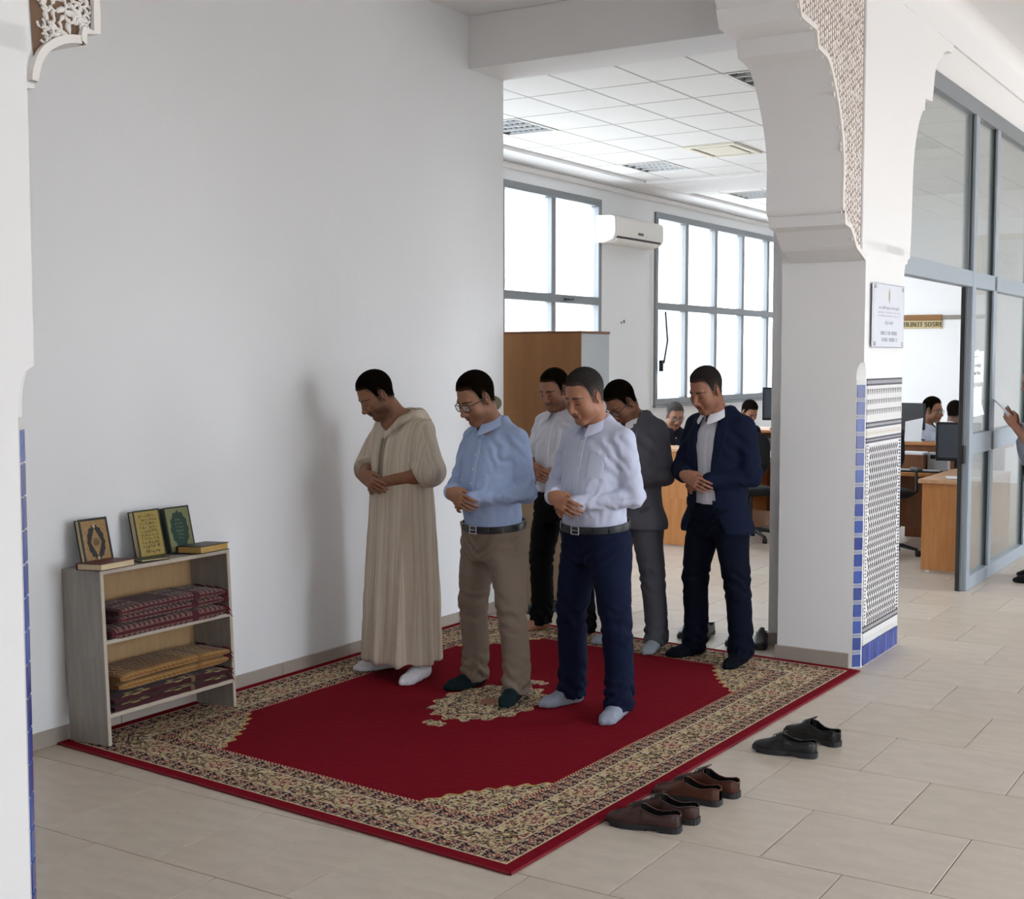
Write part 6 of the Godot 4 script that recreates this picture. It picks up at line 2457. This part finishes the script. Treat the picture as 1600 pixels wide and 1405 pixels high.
func dress_jacket(s: Dictionary, lk: Look, fine: float) -> void:
	# shirt front underneath
	var f := Sdf.new()
	s.keys = torso_keys(s, -0.006, s.get("belt_y", 0.935) - 0.02)
	f.loft(s.keys, 0.03)
	shoulders(f, s, -0.008)
	f.ell(Vector3(0, 1.535, 0.018), Vector3(0.074, 0.105, 0.076), 0.004, 1)
	s.parts.append(["shirt", job(f, Vector3(-0.26, 0.88, -0.2), Vector3(0.26, 1.54, 0.24), fine, lk.shirt_disp), s.cloth])
	var g := Sdf.new()
	var hem: float = s.get("hem", 0.76)
	s.jkeys = torso_keys(s, 0.015, hem)
	g.loft(s.jkeys, 0.03)
	g.cap(Vector3(-0.10, hem + 0.02, 0.0), Vector3(0.10, hem + 0.02, 0.0), 0.135, 0.135, 0.03)
	shoulders(g, s, 0.012)
	g.wedge(s.opening)
	g.ell(Vector3(0, 1.53, 0.0), Vector3(0.068, 0.10, 0.066), 0.004, 1)
	sleeves(g, s, 0.074, 0.066, 0.051, 0.80)
	g.half(Vector3(0, hem, 0), Vector3(0, -1, 0))
	s.parts.append(["jacket", job(g, Vector3(-0.47, hem - 0.03, -0.32), Vector3(0.47, 1.54, 0.44), fine, lk.jacket_disp), s.jacket])
	for sd in 2:
		var c := Sdf.new()
		c.cap(s.E[sd].lerp(s.W[sd], 0.7), s.E[sd].lerp(s.W[sd], 0.92), 0.042, 0.040)
		var w: Vector3 = s.E[sd].lerp(s.W[sd], 0.9)
		c.half(w, s.W[sd] - s.E[sd])
		s.parts.append(["cuff", job(c, w - Vector3.ONE * 0.12, w + Vector3.ONE * 0.10, 0.007), s.cloth])

func dress_robe(s: Dictionary, lk: Look, fine: float) -> void:
	var f := Sdf.new()
	s.keys = [[0.085, 0, 0.01, 0.245, 0.205], [0.30, 0, 0.008, 0.238, 0.195], [0.60, 0, 0.004, 0.228, 0.182], [0.90, 0, 0.002, 0.216, 0.165], [1.10, 0, 0.004, 0.205, 0.152], [1.25, 0, 0.002, 0.200, 0.140], [1.34, 0, -0.004, 0.190, 0.125], [1.40, 0, -0.012, 0.160, 0.100], [1.45, 0, -0.018, 0.098, 0.074], [1.48, 0, -0.018, 0.075, 0.066]]
	f.loft(s.keys, 0.03)
	shoulders(f, s, 0.008)
	f.ell(Vector3(0, 1.52, 0.012), Vector3(0.068, 0.10, 0.072), 0.004, 1)
	f.ell(Vector3(0, 1.475, 0.075), Vector3(0.045, 0.085, 0.075), 0.004, 1)
	for sd in 2:
		var e: Vector3 = s.E[sd]
		var cut: Vector3 = e + (s.W[sd] - e) * 0.18 + Vector3(0, 0.0, 0)
		f.cap(s.S[sd] * Vector3(0.92, 1, 1), e + Vector3(0, 0.0, 0.02), 0.074, 0.076, 0.035)
		f.cap(e + Vector3(0, 0.01, 0.0), cut + (s.W[sd] - e) * 0.3, 0.074, 0.078, 0.02)
	s.robe_cut = []
	# open sleeve ends: hollowed and trimmed by planes beyond the elbow
	var g := RobeSdf.new()
	g.inner = f
	for sd in 2:
		var e: Vector3 = s.E[sd]
		var d: Vector3 = (s.W[sd] - e).normalized()
		g.planes.append([e + d * 0.085 + Vector3(0, 0.0, 0), (d + Vector3(0, -0.35, 0)).normalized(), -1.0 if sd == 0 else 1.0])
	g.kind = f.kind; g.op = f.op; g.kk = f.kk; g.A = f.A; g.B = f.B; g.ra = f.ra; g.dr = f.dr; g.inv = f.inv; g.tab = f.tab
	g.half(Vector3(0, 0.09, 0), Vector3(0, -1, 0))
	s.parts.append(["djellaba", job(g, Vector3(-0.47, 0.05, -0.32), Vector3(0.47, 1.52, 0.40), fine, lk.robe_disp), s.cloth])

class RobeSdf extends Sdf:
	var inner: Sdf
	var planes := []
	func ev(p: Vector3, ids: PackedInt32Array) -> float:
		var d := super(p, ids)
		for q in planes:
			# only the sleeve side, outside the trunk
			if p.x * q[2] > 0.05 and p.y > 0.95 and p.y < 1.3:
				var e: float = (p - q[0]).dot(q[1])
				if e > -0.06:
					var trunk := prim(0, p)
					var sl := 10.0
					for i in range(1, kind.size() - 1):
						if op[i] == 0: sl = minf(sl, prim(i, p))
					var cutd := maxf(sl, e)
					d = minf(trunk, cutd) if e > -0.01 else d
		return d

func dress_trousers(s: Dictionary, lk: Look, fine: float) -> void:
	var f := Sdf.new()
	if s.pose == "seated":
		seat_legs(f, s, 0.0)
		f.loft(torso_keys(s, 0.004, 0.84, 1.02), 0.03)
		s.parts.append(["trousers", job(f, Vector3(-0.28, 0.42, -0.22), Vector3(0.28, 1.1, 0.58), fine, null), s.trousers])
		return
	var hem: float = s.get("trouser_hem", 0.035)
	f.loft(leg_keys(-1.0, s, 0.0, hem), 0.01)
	f.loft(leg_keys(1.0, s, 0.0, hem), 0.012)
	var by: float = s.get("belt_y", 0.935)
	var bk := torso_keys(s, 0.004, 0.80, 1.005)
	s.belt_keys = bk
	f.loft([[by - 0.19, 0, -0.008, 0.160, 0.112], [by - 0.12, 0, -0.008, 0.175, 0.124], [by - 0.05, 0, -0.002, key_at(bk, by - 0.05)[3], key_at(bk, by - 0.05)[4]], [by - 0.004, 0, key_at(bk, by)[2], key_at(bk, by)[3] + 0.003, key_at(bk, by)[4] + 0.003]], 0.05)
	s.parts.append(["trousers", job(f, Vector3(-0.36, 0.0, -0.22), Vector3(0.36, 1.04, 0.30), fine, lk.trouser_disp), s.trousers])

# ---------------------------------------------------------------- small parts of clothing, built on the finished torso
func patch(keys: Array, rows: Array, off: float, th: float) -> ArrayMesh:
	# rows of [y, x0, x1] laid on the front of a torso, off above it
	var g := []
	for r in rows:
		var row := PackedVector3Array()
		row.append(front_point(keys, r[1], r[0], off - th))
		for i in 7:
			var x := lerpf(r[1], r[2], i / 6.0)
			row.append(front_point(keys, x, r[0], off))
		row.append(front_point(keys, r[2], r[0], off - th))
		g.append(row)
	var b := Mb.new()
	b.grid(g, false, true)
	return b.mesh()

func collar_mesh(s: Dictionary, spread: float, open: float) -> ArrayMesh:
	# stand and folded leaf round the neck, points in front
	var b := Mb.new()
	var n := 36
	var rows := []
	var nb: Vector3 = s.get("neck", Vector3(0, 1.455, -0.025))
	for k in 6:
		var row := PackedVector3Array()
		for i in n + 1:
			var a := lerpf(open, TAU - open, i / float(n))   # 0 is straight ahead
			var fr := maxf(0.0, cos(a))
			var ca := sin(a)
			var sa := cos(a)
			var rx: float
			var y: float
			var tilt := -0.030 * sa
			match k:
				0: rx = 0.063; y = -0.012
				1: rx = 0.0625; y = 0.012
				2: rx = 0.064; y = 0.024
				3: rx = 0.068; y = 0.024
				4: rx = 0.077; y = 0.004
				_:
					rx = 0.088 + spread * pow(fr, 3.0)
					y = -0.012 - 0.020 * pow(fr, 2.0)
			row.append(nb + Vector3(ca * rx, y + tilt + 0.008, sa * rx * 0.98 + 0.018 + (0.012 * fr if k > 3 else 0.0)))
		rows.append(row)
	b.grid(rows, false, false)
	# underside, so that the leaf has thickness
	var r2 := []
	for k in 2:
		var row := PackedVector3Array()
		for i in n + 1: row.append(rows[5 if k == 0 else 4][i] + Vector3(0, -0.0035, 0))
		r2.append(row)
	b.grid(r2, false, false)
	return b.mesh()

func button_mesh() -> ArrayMesh:
	if not box_cache.has("button"):
		var b := Mb.new()
		b.xf = Transform3D(Basis(Vector3(1, 0, 0), PI / 2), Vector3.ZERO)
		b.lathe([Vector2(0.0005, 0.0022), Vector2(0.003, 0.002), Vector2(0.005, 0.0024), Vector2(0.0056, 0.001), Vector2(0.0056, -0.002)], 12)
		box_cache["button"] = b.mesh()
	return box_cache["button"]

func belt_parts(s: Dictionary, o: Node) -> void:
	var m := mat("17171a", 0.4)
	var b := Mb.new()
	var rows := []
	var y: float = s.get("belt_y", 0.935)
	for k in 6:
		var row := PackedVector3Array()
		for i in 49:
			var a := TAU * i / 48.0
			var q := key_at(s.belt_keys, y)
			var e: float = [0.004, 0.012, 0.0145, 0.0145, 0.012, 0.004][k]
			var yy: float = y + [0.018, 0.018, 0.015, -0.015, -0.018, -0.018][k]
			row.append(Vector3(sin(a) * (q[3] + e), yy - 0.018 * cos(a), q[2] + cos(a) * (q[4] + e)))
		rows.append(row)
	b.grid(rows, true, false)
	var bl := part("belt", b.mesh(), m, o)
	var q := key_at(s.belt_keys, y)
	var z: float = q[2] + q[4] + 0.0155
	b = Mb.new()
	var w := 0.024
	for t in [[Vector3(-w, -0.019, 0), Vector3(w, -0.019, 0)], [Vector3(-w, 0.019, 0), Vector3(w, 0.019, 0)], [Vector3(-w, -0.019, 0), Vector3(-w, 0.019, 0)], [Vector3(w, -0.019, 0), Vector3(w, 0.019, 0)], [Vector3(-w, 0, 0.001), Vector3(w * 0.7, 0, 0.003)]]:
		b.tube(t, 0.0028, 6)
	part("buckle", b.mesh(), M.steel, bl, Vector3(0, y - 0.018, z))
	for x in [-0.10, 0.09, -0.155, 0.15]:
		b = Mb.new()
		var yt := y - 0.018 * sqrt(1.0 - pow(x / key_at(s.belt_keys, y)[3], 2.0))
		var p0 := front_point(s.belt_keys, x, yt + 0.019, 0.015)
		var p1 := front_point(s.belt_keys, x, yt, 0.0175)
		var p2 := front_point(s.belt_keys, x, yt - 0.021, 0.013)
		b.tube([p0, p1, p2], 0.004, 5, true, 0.5)
		part("belt_loop", b.mesh(), s.trousers, o)

func placket(s: Dictionary, o: Node, y0: float, y1: float, m: Material) -> void:
	var rows := []
	for i in 16:
		var y := lerpf(y0, y1, i / 15.0)
		rows.append([y, -0.016, 0.016])
	var pl := part("placket", patch(s.keys, rows, 0.0052, 0.006), m, o)
	for i in 6:
		var y := lerpf(y1 - 0.03, y0 + 0.05, i / 5.0)
		part("button", button_mesh(), mat("d5d8de", 0.35), pl, front_point(s.keys, 0, y, 0.006))

func glasses(s: Dictionary, o: Node) -> void:
	var xf: Transform3D = s.head_xf
	var b := Mb.new()
	b.xf = xf
	for sd in [-1.0, 1.0]:
		var path := []
		for i in 25:
			var a := TAU * i / 24.0
			var x := signf(cos(a)) * pow(absf(cos(a)), 0.6) * 0.026
			var y := signf(sin(a)) * pow(absf(sin(a)), 0.6) * 0.0185
			path.append(Vector3(sd * 0.0335 + x, -0.004 + y, 0.100 - 0.30 * absf(absf(sd * 0.0335 + x) - 0.02) * 0.6))
		b.tube(path, 0.0021, 6, false)
		b.tube([Vector3(sd * 0.060, 0.006, 0.084), Vector3(sd * 0.074, 0.006, 0.074), Vector3(sd * 0.0795, 0.004, 0.03), Vector3(sd * 0.082, 0.002, -0.01), Vector3(sd * 0.080, -0.012, -0.024)], 0.0022, 6)
	b.tube([Vector3(-0.009, 0.002, 0.101), Vector3(0, 0.005, 0.104), Vector3(0.009, 0.002, 0.101)], 0.0020, 6)
	var g := part("glasses", b.mesh(), M.black_plastic, o)
	for sd in [-1.0, 1.0]:
		var l := Mb.new()
		l.xf = xf
		var poly := PackedVector2Array()
		for i in 20:
			var a := TAU * i / 20.0
			poly.append(Vector2(signf(cos(a)) * pow(absf(cos(a)), 0.6) * 0.0255, signf(sin(a)) * pow(absf(sin(a)), 0.6) * 0.018))
		l.prism(poly, Vector3(1, 0, -0.14 * sd).normalized(), Vector3(0, 1, 0), Vector3(0, 0, 0.0012), Vector3(sd * 0.0335, -0.004, 0.096))
		part("lens", l.mesh(), M.glass, g)

func lapels(s: Dictionary, o: Node) -> void:
	for sd in [-1.0, 1.0]:
		var rows := []
		var y_low: float = s.get("lapel_low", 1.10)
		for i in 15:
			var t := i / 14.0
			var y := lerpf(y_low, 1.415, t)
			var e := wedge_at(s.opening, y)
			var w := 0.012 + 0.066 * pow(t, 0.8)
			if t > 0.80: w = 0.050
			if t > 0.72 and t <= 0.80: w = 0.056
			rows.append([y, e[0] + sd * (e[1] - 0.003), e[0] + sd * (e[1] + w)])
		if sd < 0:
			for r in rows:
				var q = r[1]
				r[1] = r[2]
				r[2] = q
		part("lapel", patch(s.jkeys, rows, 0.0085, 0.010), s.jacket, o)
	# collar round the back of the neck
	var b := Mb.new()
	var g := []
	for k in 4:
		var row := PackedVector3Array()
		for i in 29:
			var a := lerpf(0.75, TAU - 0.75, i / 28.0)
			var r: float = [0.071, 0.074, 0.086, 0.100][k]
			var y: float = [1.435, 1.468, 1.462, 1.432][k]
			row.append(Vector3(sin(a) * r * 1.02, y - 0.022 * cos(a), -0.008 + cos(a) * r))
		g.append(row)
	b.grid(g, false, false)
	part("collar_fall", b.mesh(), s.jacket, o)
	for x in [-0.125, 0.125]:
		var rows := []
		for i in 4: rows.append([0.955 - i * 0.014, x - 0.06, x + 0.06])
		rows.reverse()
		part("pocket_flap", patch(s.jkeys, rows, 0.006, 0.008), s.jacket, o)

func wedge_at(keys: Array, y: float) -> Array:
	for i in keys.size() - 1:
		if y <= keys[i + 1][0] or i == keys.size() - 2:
			var u := smoothstep(keys[i][0], keys[i + 1][0], y)
			return [lerpf(keys[i][1], keys[i + 1][1], u), lerpf(keys[i][2], keys[i + 1][2], u)]
	return [0.0, 0.05]

func robe_parts(s: Dictionary, o: Node) -> void:
	# hood lying on the back and shoulders, its edge a V in front
	var b := Mb.new()
	var rows := []
	var n := 40
	for k in 8:
		var row := PackedVector3Array()
		for i in n + 1:
			var a := TAU * i / n - PI          # 0 ahead
			var t := k / 7.0
			var back := 0.5 - 0.5 * cos(a)
			var ca := sin(a)
			var sa := cos(a)
			var vdip := 0.075 * pow(maxf(0.0, sa), 5.0)
			var inner := Vector3(ca * 0.070, 1.474 - 0.022 * sa - vdip, -0.012 + sa * (0.072 + 0.052 * maxf(0.0, sa)))
			var w := 0.026 + 0.095 * back
			var outer := Vector3(ca * (0.088 + w * 0.75), 1.452 - 0.026 * sa - vdip * 1.2 - 0.05 * maxf(0.0, -sa), -0.014 + sa * (0.095 + w * 0.5 + 0.036 * maxf(0.0, sa)))
			var p := inner.lerp(outer, t)
			p.y += sin(t * PI) * (0.016 + 0.018 * back) + 0.002 * sin(a * 7.0 + t * 5.0)
			row.append(p)
		rows.append(row)
	b.grid(rows, false, false)
	var under := []
	for k in [7, 3, 0]:
		var row := PackedVector3Array()
		for q in rows[k]: row.append(q + Vector3(0, -0.010, 0))
		under.append(row)
	b.grid(under, false, false)
	part("hood", b.mesh(), s.cloth, o)
	# braided front strip and its knots
	var strip := []
	for i in 22: strip.append([lerpf(1.095, 1.365, i / 21.0), -0.019, 0.019])
	var st := part("braid_strip", patch(s.keys, strip, 0.0075, 0.008), mat("8f8473", 0.9), o)
	b = Mb.new()
	for i in 30:
		var y := lerpf(1.10, 1.355, i / 29.0)
		var c := front_point(s.keys, 0.0, y, 0.009)
		b.xf = Transform3D(Basis(), c)
		b.lathe([Vector2(0.0003, 0.0030), Vector2(0.0028, 0.0012), Vector2(0.0028, -0.0012), Vector2(0.0003, -0.0030)], 6)
	var k := part("knots", b.mesh(), mat("3c342b", 0.8), st)
	k.set_meta("kind", "stuff")
	# corded sleeve hems
	for sd in 2:
		var e: Vector3 = s.E[sd]
		var d: Vector3 = (s.W[sd] - e).normalized()
		var nn := (d + Vector3(0, -0.35, 0)).normalized()
		var u := nn.cross(Vector3.UP).normalized()
		var v := u.cross(nn)
		var c: Vector3 = e + d * 0.083
		var path := []
		for i in 25:
			var a := TAU * i / 24.0
			path.append(c + u * cos(a) * 0.076 + v * sin(a) * 0.078)
		b = Mb.new()
		b.tube(path, 0.0045, 6, false)
		part("sleeve_hem", b.mesh(), s.cloth, o)

func people_finish() -> void:
	for s in figures:
		var o := thing(s.get("called", "person"), s.label, "person", s.at, s.turn, s.get("group", ""))
		var sc: float = s.get("scale", 1.0)
		o.scale = Vector3.ONE * sc
		part("body", joined(s.j_body), M.skin, o)
		part("hair", joined([s.j_hair]), M.hair, o)
		for q in s.parts: part(q[0], joined([q[1]]), q[2], o)
		if s.get("top", "shirt") == "shirt" and s.get("collar", true):
			part("collar", collar_mesh(s, 0.022, 0.30), s.cloth, o)
			placket(s, o, s.get("hem", s.get("belt_y", 0.935) - 0.02) + 0.05, 1.395, s.cloth)
		if s.get("top", "") == "jacket":
			part("collar", collar_mesh(s, 0.018, 0.26), s.cloth, o)
			placket(s, o, s.get("belt_y", 0.935) + 0.02, 1.395, s.cloth)
			lapels(s, o)
		if s.get("top", "") == "robe": robe_parts(s, o)
		if s.get("belt", false): belt_parts(s, o)
		if s.get("pocket", false):
			var rows := []
			for i in 6: rows.append([lerpf(1.19, 1.31, i / 5.0), 0.055, 0.135])
			part("pocket", patch(s.keys, rows, 0.0045, 0.005), s.cloth, o)
		if s.get("glasses", false): glasses(s, o)
	figures.clear()
	tasks.clear()

func people_start() -> void:
	M.skin = mat("ffffff", 0.55)
	M.skin.vertex_color_use_as_albedo = true
	M.hair = mat("ffffff", 0.95)
	M.hair.metallic_specular = 0.15
	M.hair.vertex_color_use_as_albedo = true
	people_cast()
	if tasks.size():
		var g := WorkerThreadPool.add_group_task(run_job, tasks.size(), -1, true)
		WorkerThreadPool.wait_for_group_task_completion(g)

func cloth(hex: String, rough := 0.9, tex := -1, hex2 := "") -> StandardMaterial3D:
	var m := mat(hex, rough)
	m.metallic_specular = 0.25
	if tex >= 0:
		m.albedo_color = Color.WHITE
		var a := Color.html(hex)
		var c := Color.html(hex2)
		var im := Image.create(128, 128, false, Image.FORMAT_RGB8)
		var r := RandomNumberGenerator.new()
		r.seed = tex
		var nz := noise(0.3, tex + 60, 2)
		for y in 128:
			for x in 128:
				var t := 0.0
				if tex == 0: t = clampf(0.5 + 0.8 * nz.get_noise_2d(x * 0.5, y * 2.0) + 0.4 * nz.get_noise_2d(x * 2.0, y * 0.5), 0, 1)   # chambray
				elif tex == 1: t = 0.85 if x % 8 < 2 else 0.1          # fine stripe
				elif tex == 2:                                          # woven stripes of a djellaba
					t = 0.5 + 0.5 * sin(x * TAU / 64.0) * 0.6 + 0.3 * nz.get_noise_2d(x * 1.1, y * 0.04)
					if x % 64 in [6, 7, 22, 40, 41, 42]: t = 1.0
					if x % 64 in [12, 13, 30, 31, 52]: t = 0.0
				elif tex == 3: t = 1.0 if (x / 4) % 2 == (y / 4) % 2 else 0.2   # small check
				im.set_pixel(x, y, a.lerp(c, clampf(t, 0, 1)))
		m.albedo_texture = ImageTexture.create_from_image(im)
		m.uv1_triplanar = true
		m.uv1_scale = Vector3.ONE * ([14.0, 10.0, 5.0, 12.0][tex])
		m.uv1_triplanar_sharpness = 6.0
	return m

func people_cast() -> void:
	var dark := lin("100d0b")
	person("standing", "bearded person with bowed head in a long striped beige djellaba and white socks", Vector3(-4.40, 0.012, -5.86), -0.24, {
		"seed": 1, "skin": lin("85593f"), "hair": dark, "beard": 0.62, "bow": 0.62, "head_turn": -0.30, "neck": Vector3(-0.02, 1.446, 0.05), "hair_top": 0.010, "top": "robe", "jaw": 1.06,
		"cloth": cloth("b5a592", 0.85, 2, "d0c4b3"), "socks": cloth("d9d6da", 0.95), "stance": 0.17, "foot_z": [0.0, 0.02], "toe_out": [0.35, 0.3],
		"E": [Vector3(-0.262, 1.15, 0.02), Vector3(0.255, 1.155, -0.01)], "arm_up": 0.035, "scale": 0.995})
	person("standing", "person with black-rimmed glasses in a light blue shirt and khaki trousers", Vector3(-3.735, 0.012, -5.77), -0.22, {
		"seed": 2, "head_scale": 1.06, "skin": lin("97694d"), "hair": dark, "beard": 0.3, "bow": 0.5, "head_turn": -0.15, "neck": Vector3(0, 1.448, 0.022), "hair_top": 0.012, "belly": 0.032, "jaw": 1.1, "face_w": 1.04, "belt_y": 0.915,
		"cloth": cloth("97aad0", 0.85, 0, "afc0e0"), "trousers": cloth("7a6c5f", 0.9, 0, "897b6e"), "socks": cloth("182629", 0.95), "belt": true, "glasses": true,
		"stance": 0.185, "foot_z": [-0.02, 0.03], "toe_out": [0.15, 0.45], "scale": 0.985})
	person("standing", "person in a pale lilac striped shirt, navy trousers and grey socks", Vector3(-3.12, 0.012, -5.76), -0.22, {
		"seed": 3, "skin": lin("a57257"), "hair": lin("1b1715"), "grey": 0.35, "beard": 0.16, "bow": 0.38, "head_turn": -0.08, "neck": Vector3(0, 1.442, -0.005), "hair_top": 0.010, "belly": 0.03, "jaw": 1.08, "face_w": 1.03, "belt_y": 0.945,
		"cloth": cloth("c9cde0", 0.85, 1, "b9bed6"), "trousers": cloth("10162a", 0.9, 0, "151d37"), "socks": cloth("8f94a2", 0.95), "belt": true, "pocket": true,
		"stance": 0.175, "foot_z": [0.0, 0.03], "toe_out": [0.25, 0.3], "scale": 0.998})
	person("standing", "barefoot person with moustache in a loose white shirt and black trousers in the back row", Vector3(-4.19, 0.012, -7.27), -0.2, {
		"seed": 4, "skin": lin("92614a"), "hair": dark, "beard": 0.25, "moustache": 0.8, "bow": 0.38, "neck": Vector3(0, 1.442, -0.02), "hair_top": 0.008, "belly": 0.02,
		"cloth": cloth("d6d6dd", 0.85, 1, "c6c8d4"), "trousers": cloth("0c0c0f", 0.9), "barefoot": true, "hem": 0.86, "sleeve": 0.25, "pocket": true,
		"stance": 0.19, "toe_out": [0.35, 0.3], "scale": 0.99, "cell": 0.011})
	person("standing", "person with glasses and deeply bowed head in a charcoal grey suit", Vector3(-3.63, 0.012, -7.20), -0.25, {
		"seed": 5, "skin": lin("875840"), "hair": dark, "beard": 0.25, "bow": 0.78, "head_turn": -0.2, "neck": Vector3(0, 1.430, 0.01), "hair_top": 0.014, "top": "jacket", "glasses": true,
		"cloth": cloth("d5d2cf", 0.85), "jacket": cloth("505056", 0.9, 0, "5c5c63"), "trousers": cloth("45454b", 0.9, 0, "505056"), "socks": cloth("85888f", 0.95),
		"opening": [[0.74, -0.02, 0.05], [0.95, -0.015, 0.004], [1.12, -0.01, 0.004], [1.25, 0, 0.035], [1.36, 0, 0.052], [1.45, 0, 0.062]],
		"stance": 0.175, "toe_out": [0.1, 0.35], "scale": 0.972, "cell": 0.011})
	person("standing", "person in an open navy suit jacket over a white shirt beside the tiled pillar", Vector3(-3.05, 0.012, -7.12), -0.24, {
		"seed": 6, "skin": lin("9d6b52"), "hair": lin("201a17"), "grey": 0.2, "beard": 0.22, "bow": 0.44, "head_turn": -0.12, "neck": Vector3(0, 1.446, 0.02), "hair_top": 0.007, "top": "jacket", "jaw": 1.08,
		"cloth": cloth("dcdbe2", 0.85), "jacket": cloth("131a2c", 0.88, 0, "19213a"), "trousers": cloth("0c101d", 0.9, 0, "101628"), "socks": cloth("0d1019", 0.95),
		"opening": [[0.70, 0.0, 0.17], [0.78, 0.0, 0.135], [0.86, 0.0, 0.10], [0.98, 0.0, 0.072], [1.12, 0, 0.058], [1.30, 0, 0.072], [1.38, 0, 0.070], [1.46, 0, 0.058]],
		"stance": 0.17, "toe_out": [0.35, 0.2], "scale": 1.0, "cell": 0.011})
	# background
	person("seated", "seated grey-haired person with glasses and a dark jacket behind the beech counter", Vector3(-5.82, -0.40, -12.41), 0.75, {
		"seed": 7, "skin": lin("9a6e58"), "hair": lin("2a2826"), "grey": 0.8, "beard": 0.1, "bow": 0.42, "hair_top": 0.006, "glasses": true, "belly": 0.02,
		"cloth": cloth("191a1f", 0.9), "trousers": cloth("15161a", 0.9), "hem": 0.90, "cell": 0.015, "arm_up": -0.02})
	person("seated", "seated dark-haired person leaning over papers behind the navy suit", Vector3(-5.69, -0.41, -14.04), 1.05, {
		"seed": 8, "skin": lin("a5745c"), "hair": lin("17130f"), "beard": 0.1, "bow": 0.6, "hair_top": 0.014, "belly": 0.01,
		"cloth": cloth("1d2130", 0.9), "trousers": cloth("15161a", 0.9), "hem": 0.90, "cell": 0.015})
	person("seated", "clerk in a white shirt with glasses facing right behind the raised counter", Vector3(-3.61, -0.37, -13.92), 1.35, {
		"seed": 9, "skin": lin("94654c"), "hair": dark, "beard": 0.15, "bow": 0.12, "hair_top": 0.016, "glasses": true,
		"cloth": cloth("d3d8ea", 0.85), "trousers": cloth("20222a", 0.9), "hem": 0.90, "cell": 0.015})
	person("seated", "person with short dark hair seen from behind beside the clerk in white", Vector3(-3.62, -0.43, -15.0), 2.9, {
		"seed": 10, "skin": lin("6e4a36"), "hair": lin("1a1614"), "beard": 0.1, "bow": 0.15, "hair_top": 0.006,
		"cloth": cloth("d8dbe6", 0.85), "trousers": cloth("20222a", 0.9), "hem": 0.90, "cell": 0.016})
	person("standing", "bald person in a checked polo shirt and black trousers reading papers at the right edge", Vector3(-1.99, 0.0, -11.12), -1.45, {
		"seed": 11, "skin": lin("8d5d46"), "hair": lin("3a3532"), "grey": 1.0, "beard": 0.1, "bow": 0.32, "hair_top": -0.004, "glasses": true, "belly": 0.05, "hem": 0.86, "sleeve": 0.02,
		"cloth": cloth("b9b8c4", 0.9, 3, "77788a"), "trousers": cloth("0d0d10", 0.9), "socks": cloth("101012", 0.4), "shod": true,
		"W": [Vector3(-0.13, 1.26, 0.21), Vector3(0.13, 1.26, 0.21)], "E": [Vector3(-0.25, 1.10, 0.05), Vector3(0.25, 1.10, 0.05)],
		"hands": [[Vector3(0.45, 0.65, 0.5), Vector3(-0.6, 0.2, 0.5)], [Vector3(-0.45, 0.65, 0.5), Vector3(0.6, 0.2, 0.5)]],
		"stance": 0.13, "toe_out": [0.2, 0.2], "cell": 0.012})
	var t := thing("paper_bundle", "white papers held by the person in the checked polo shirt", "papers", Vector3(-2.27, 1.36, -11.09), 0.15)
	for i in 4: part("sheet", sized(Vector3(0.17, 0.003, 0.24), 0.0005), M.paper, t, Vector3(-0.004 * i, 0.006 * i, 0.006 * i), Vector3(0.05 * i, 0.1 * i, -0.95 + 0.05 * i))
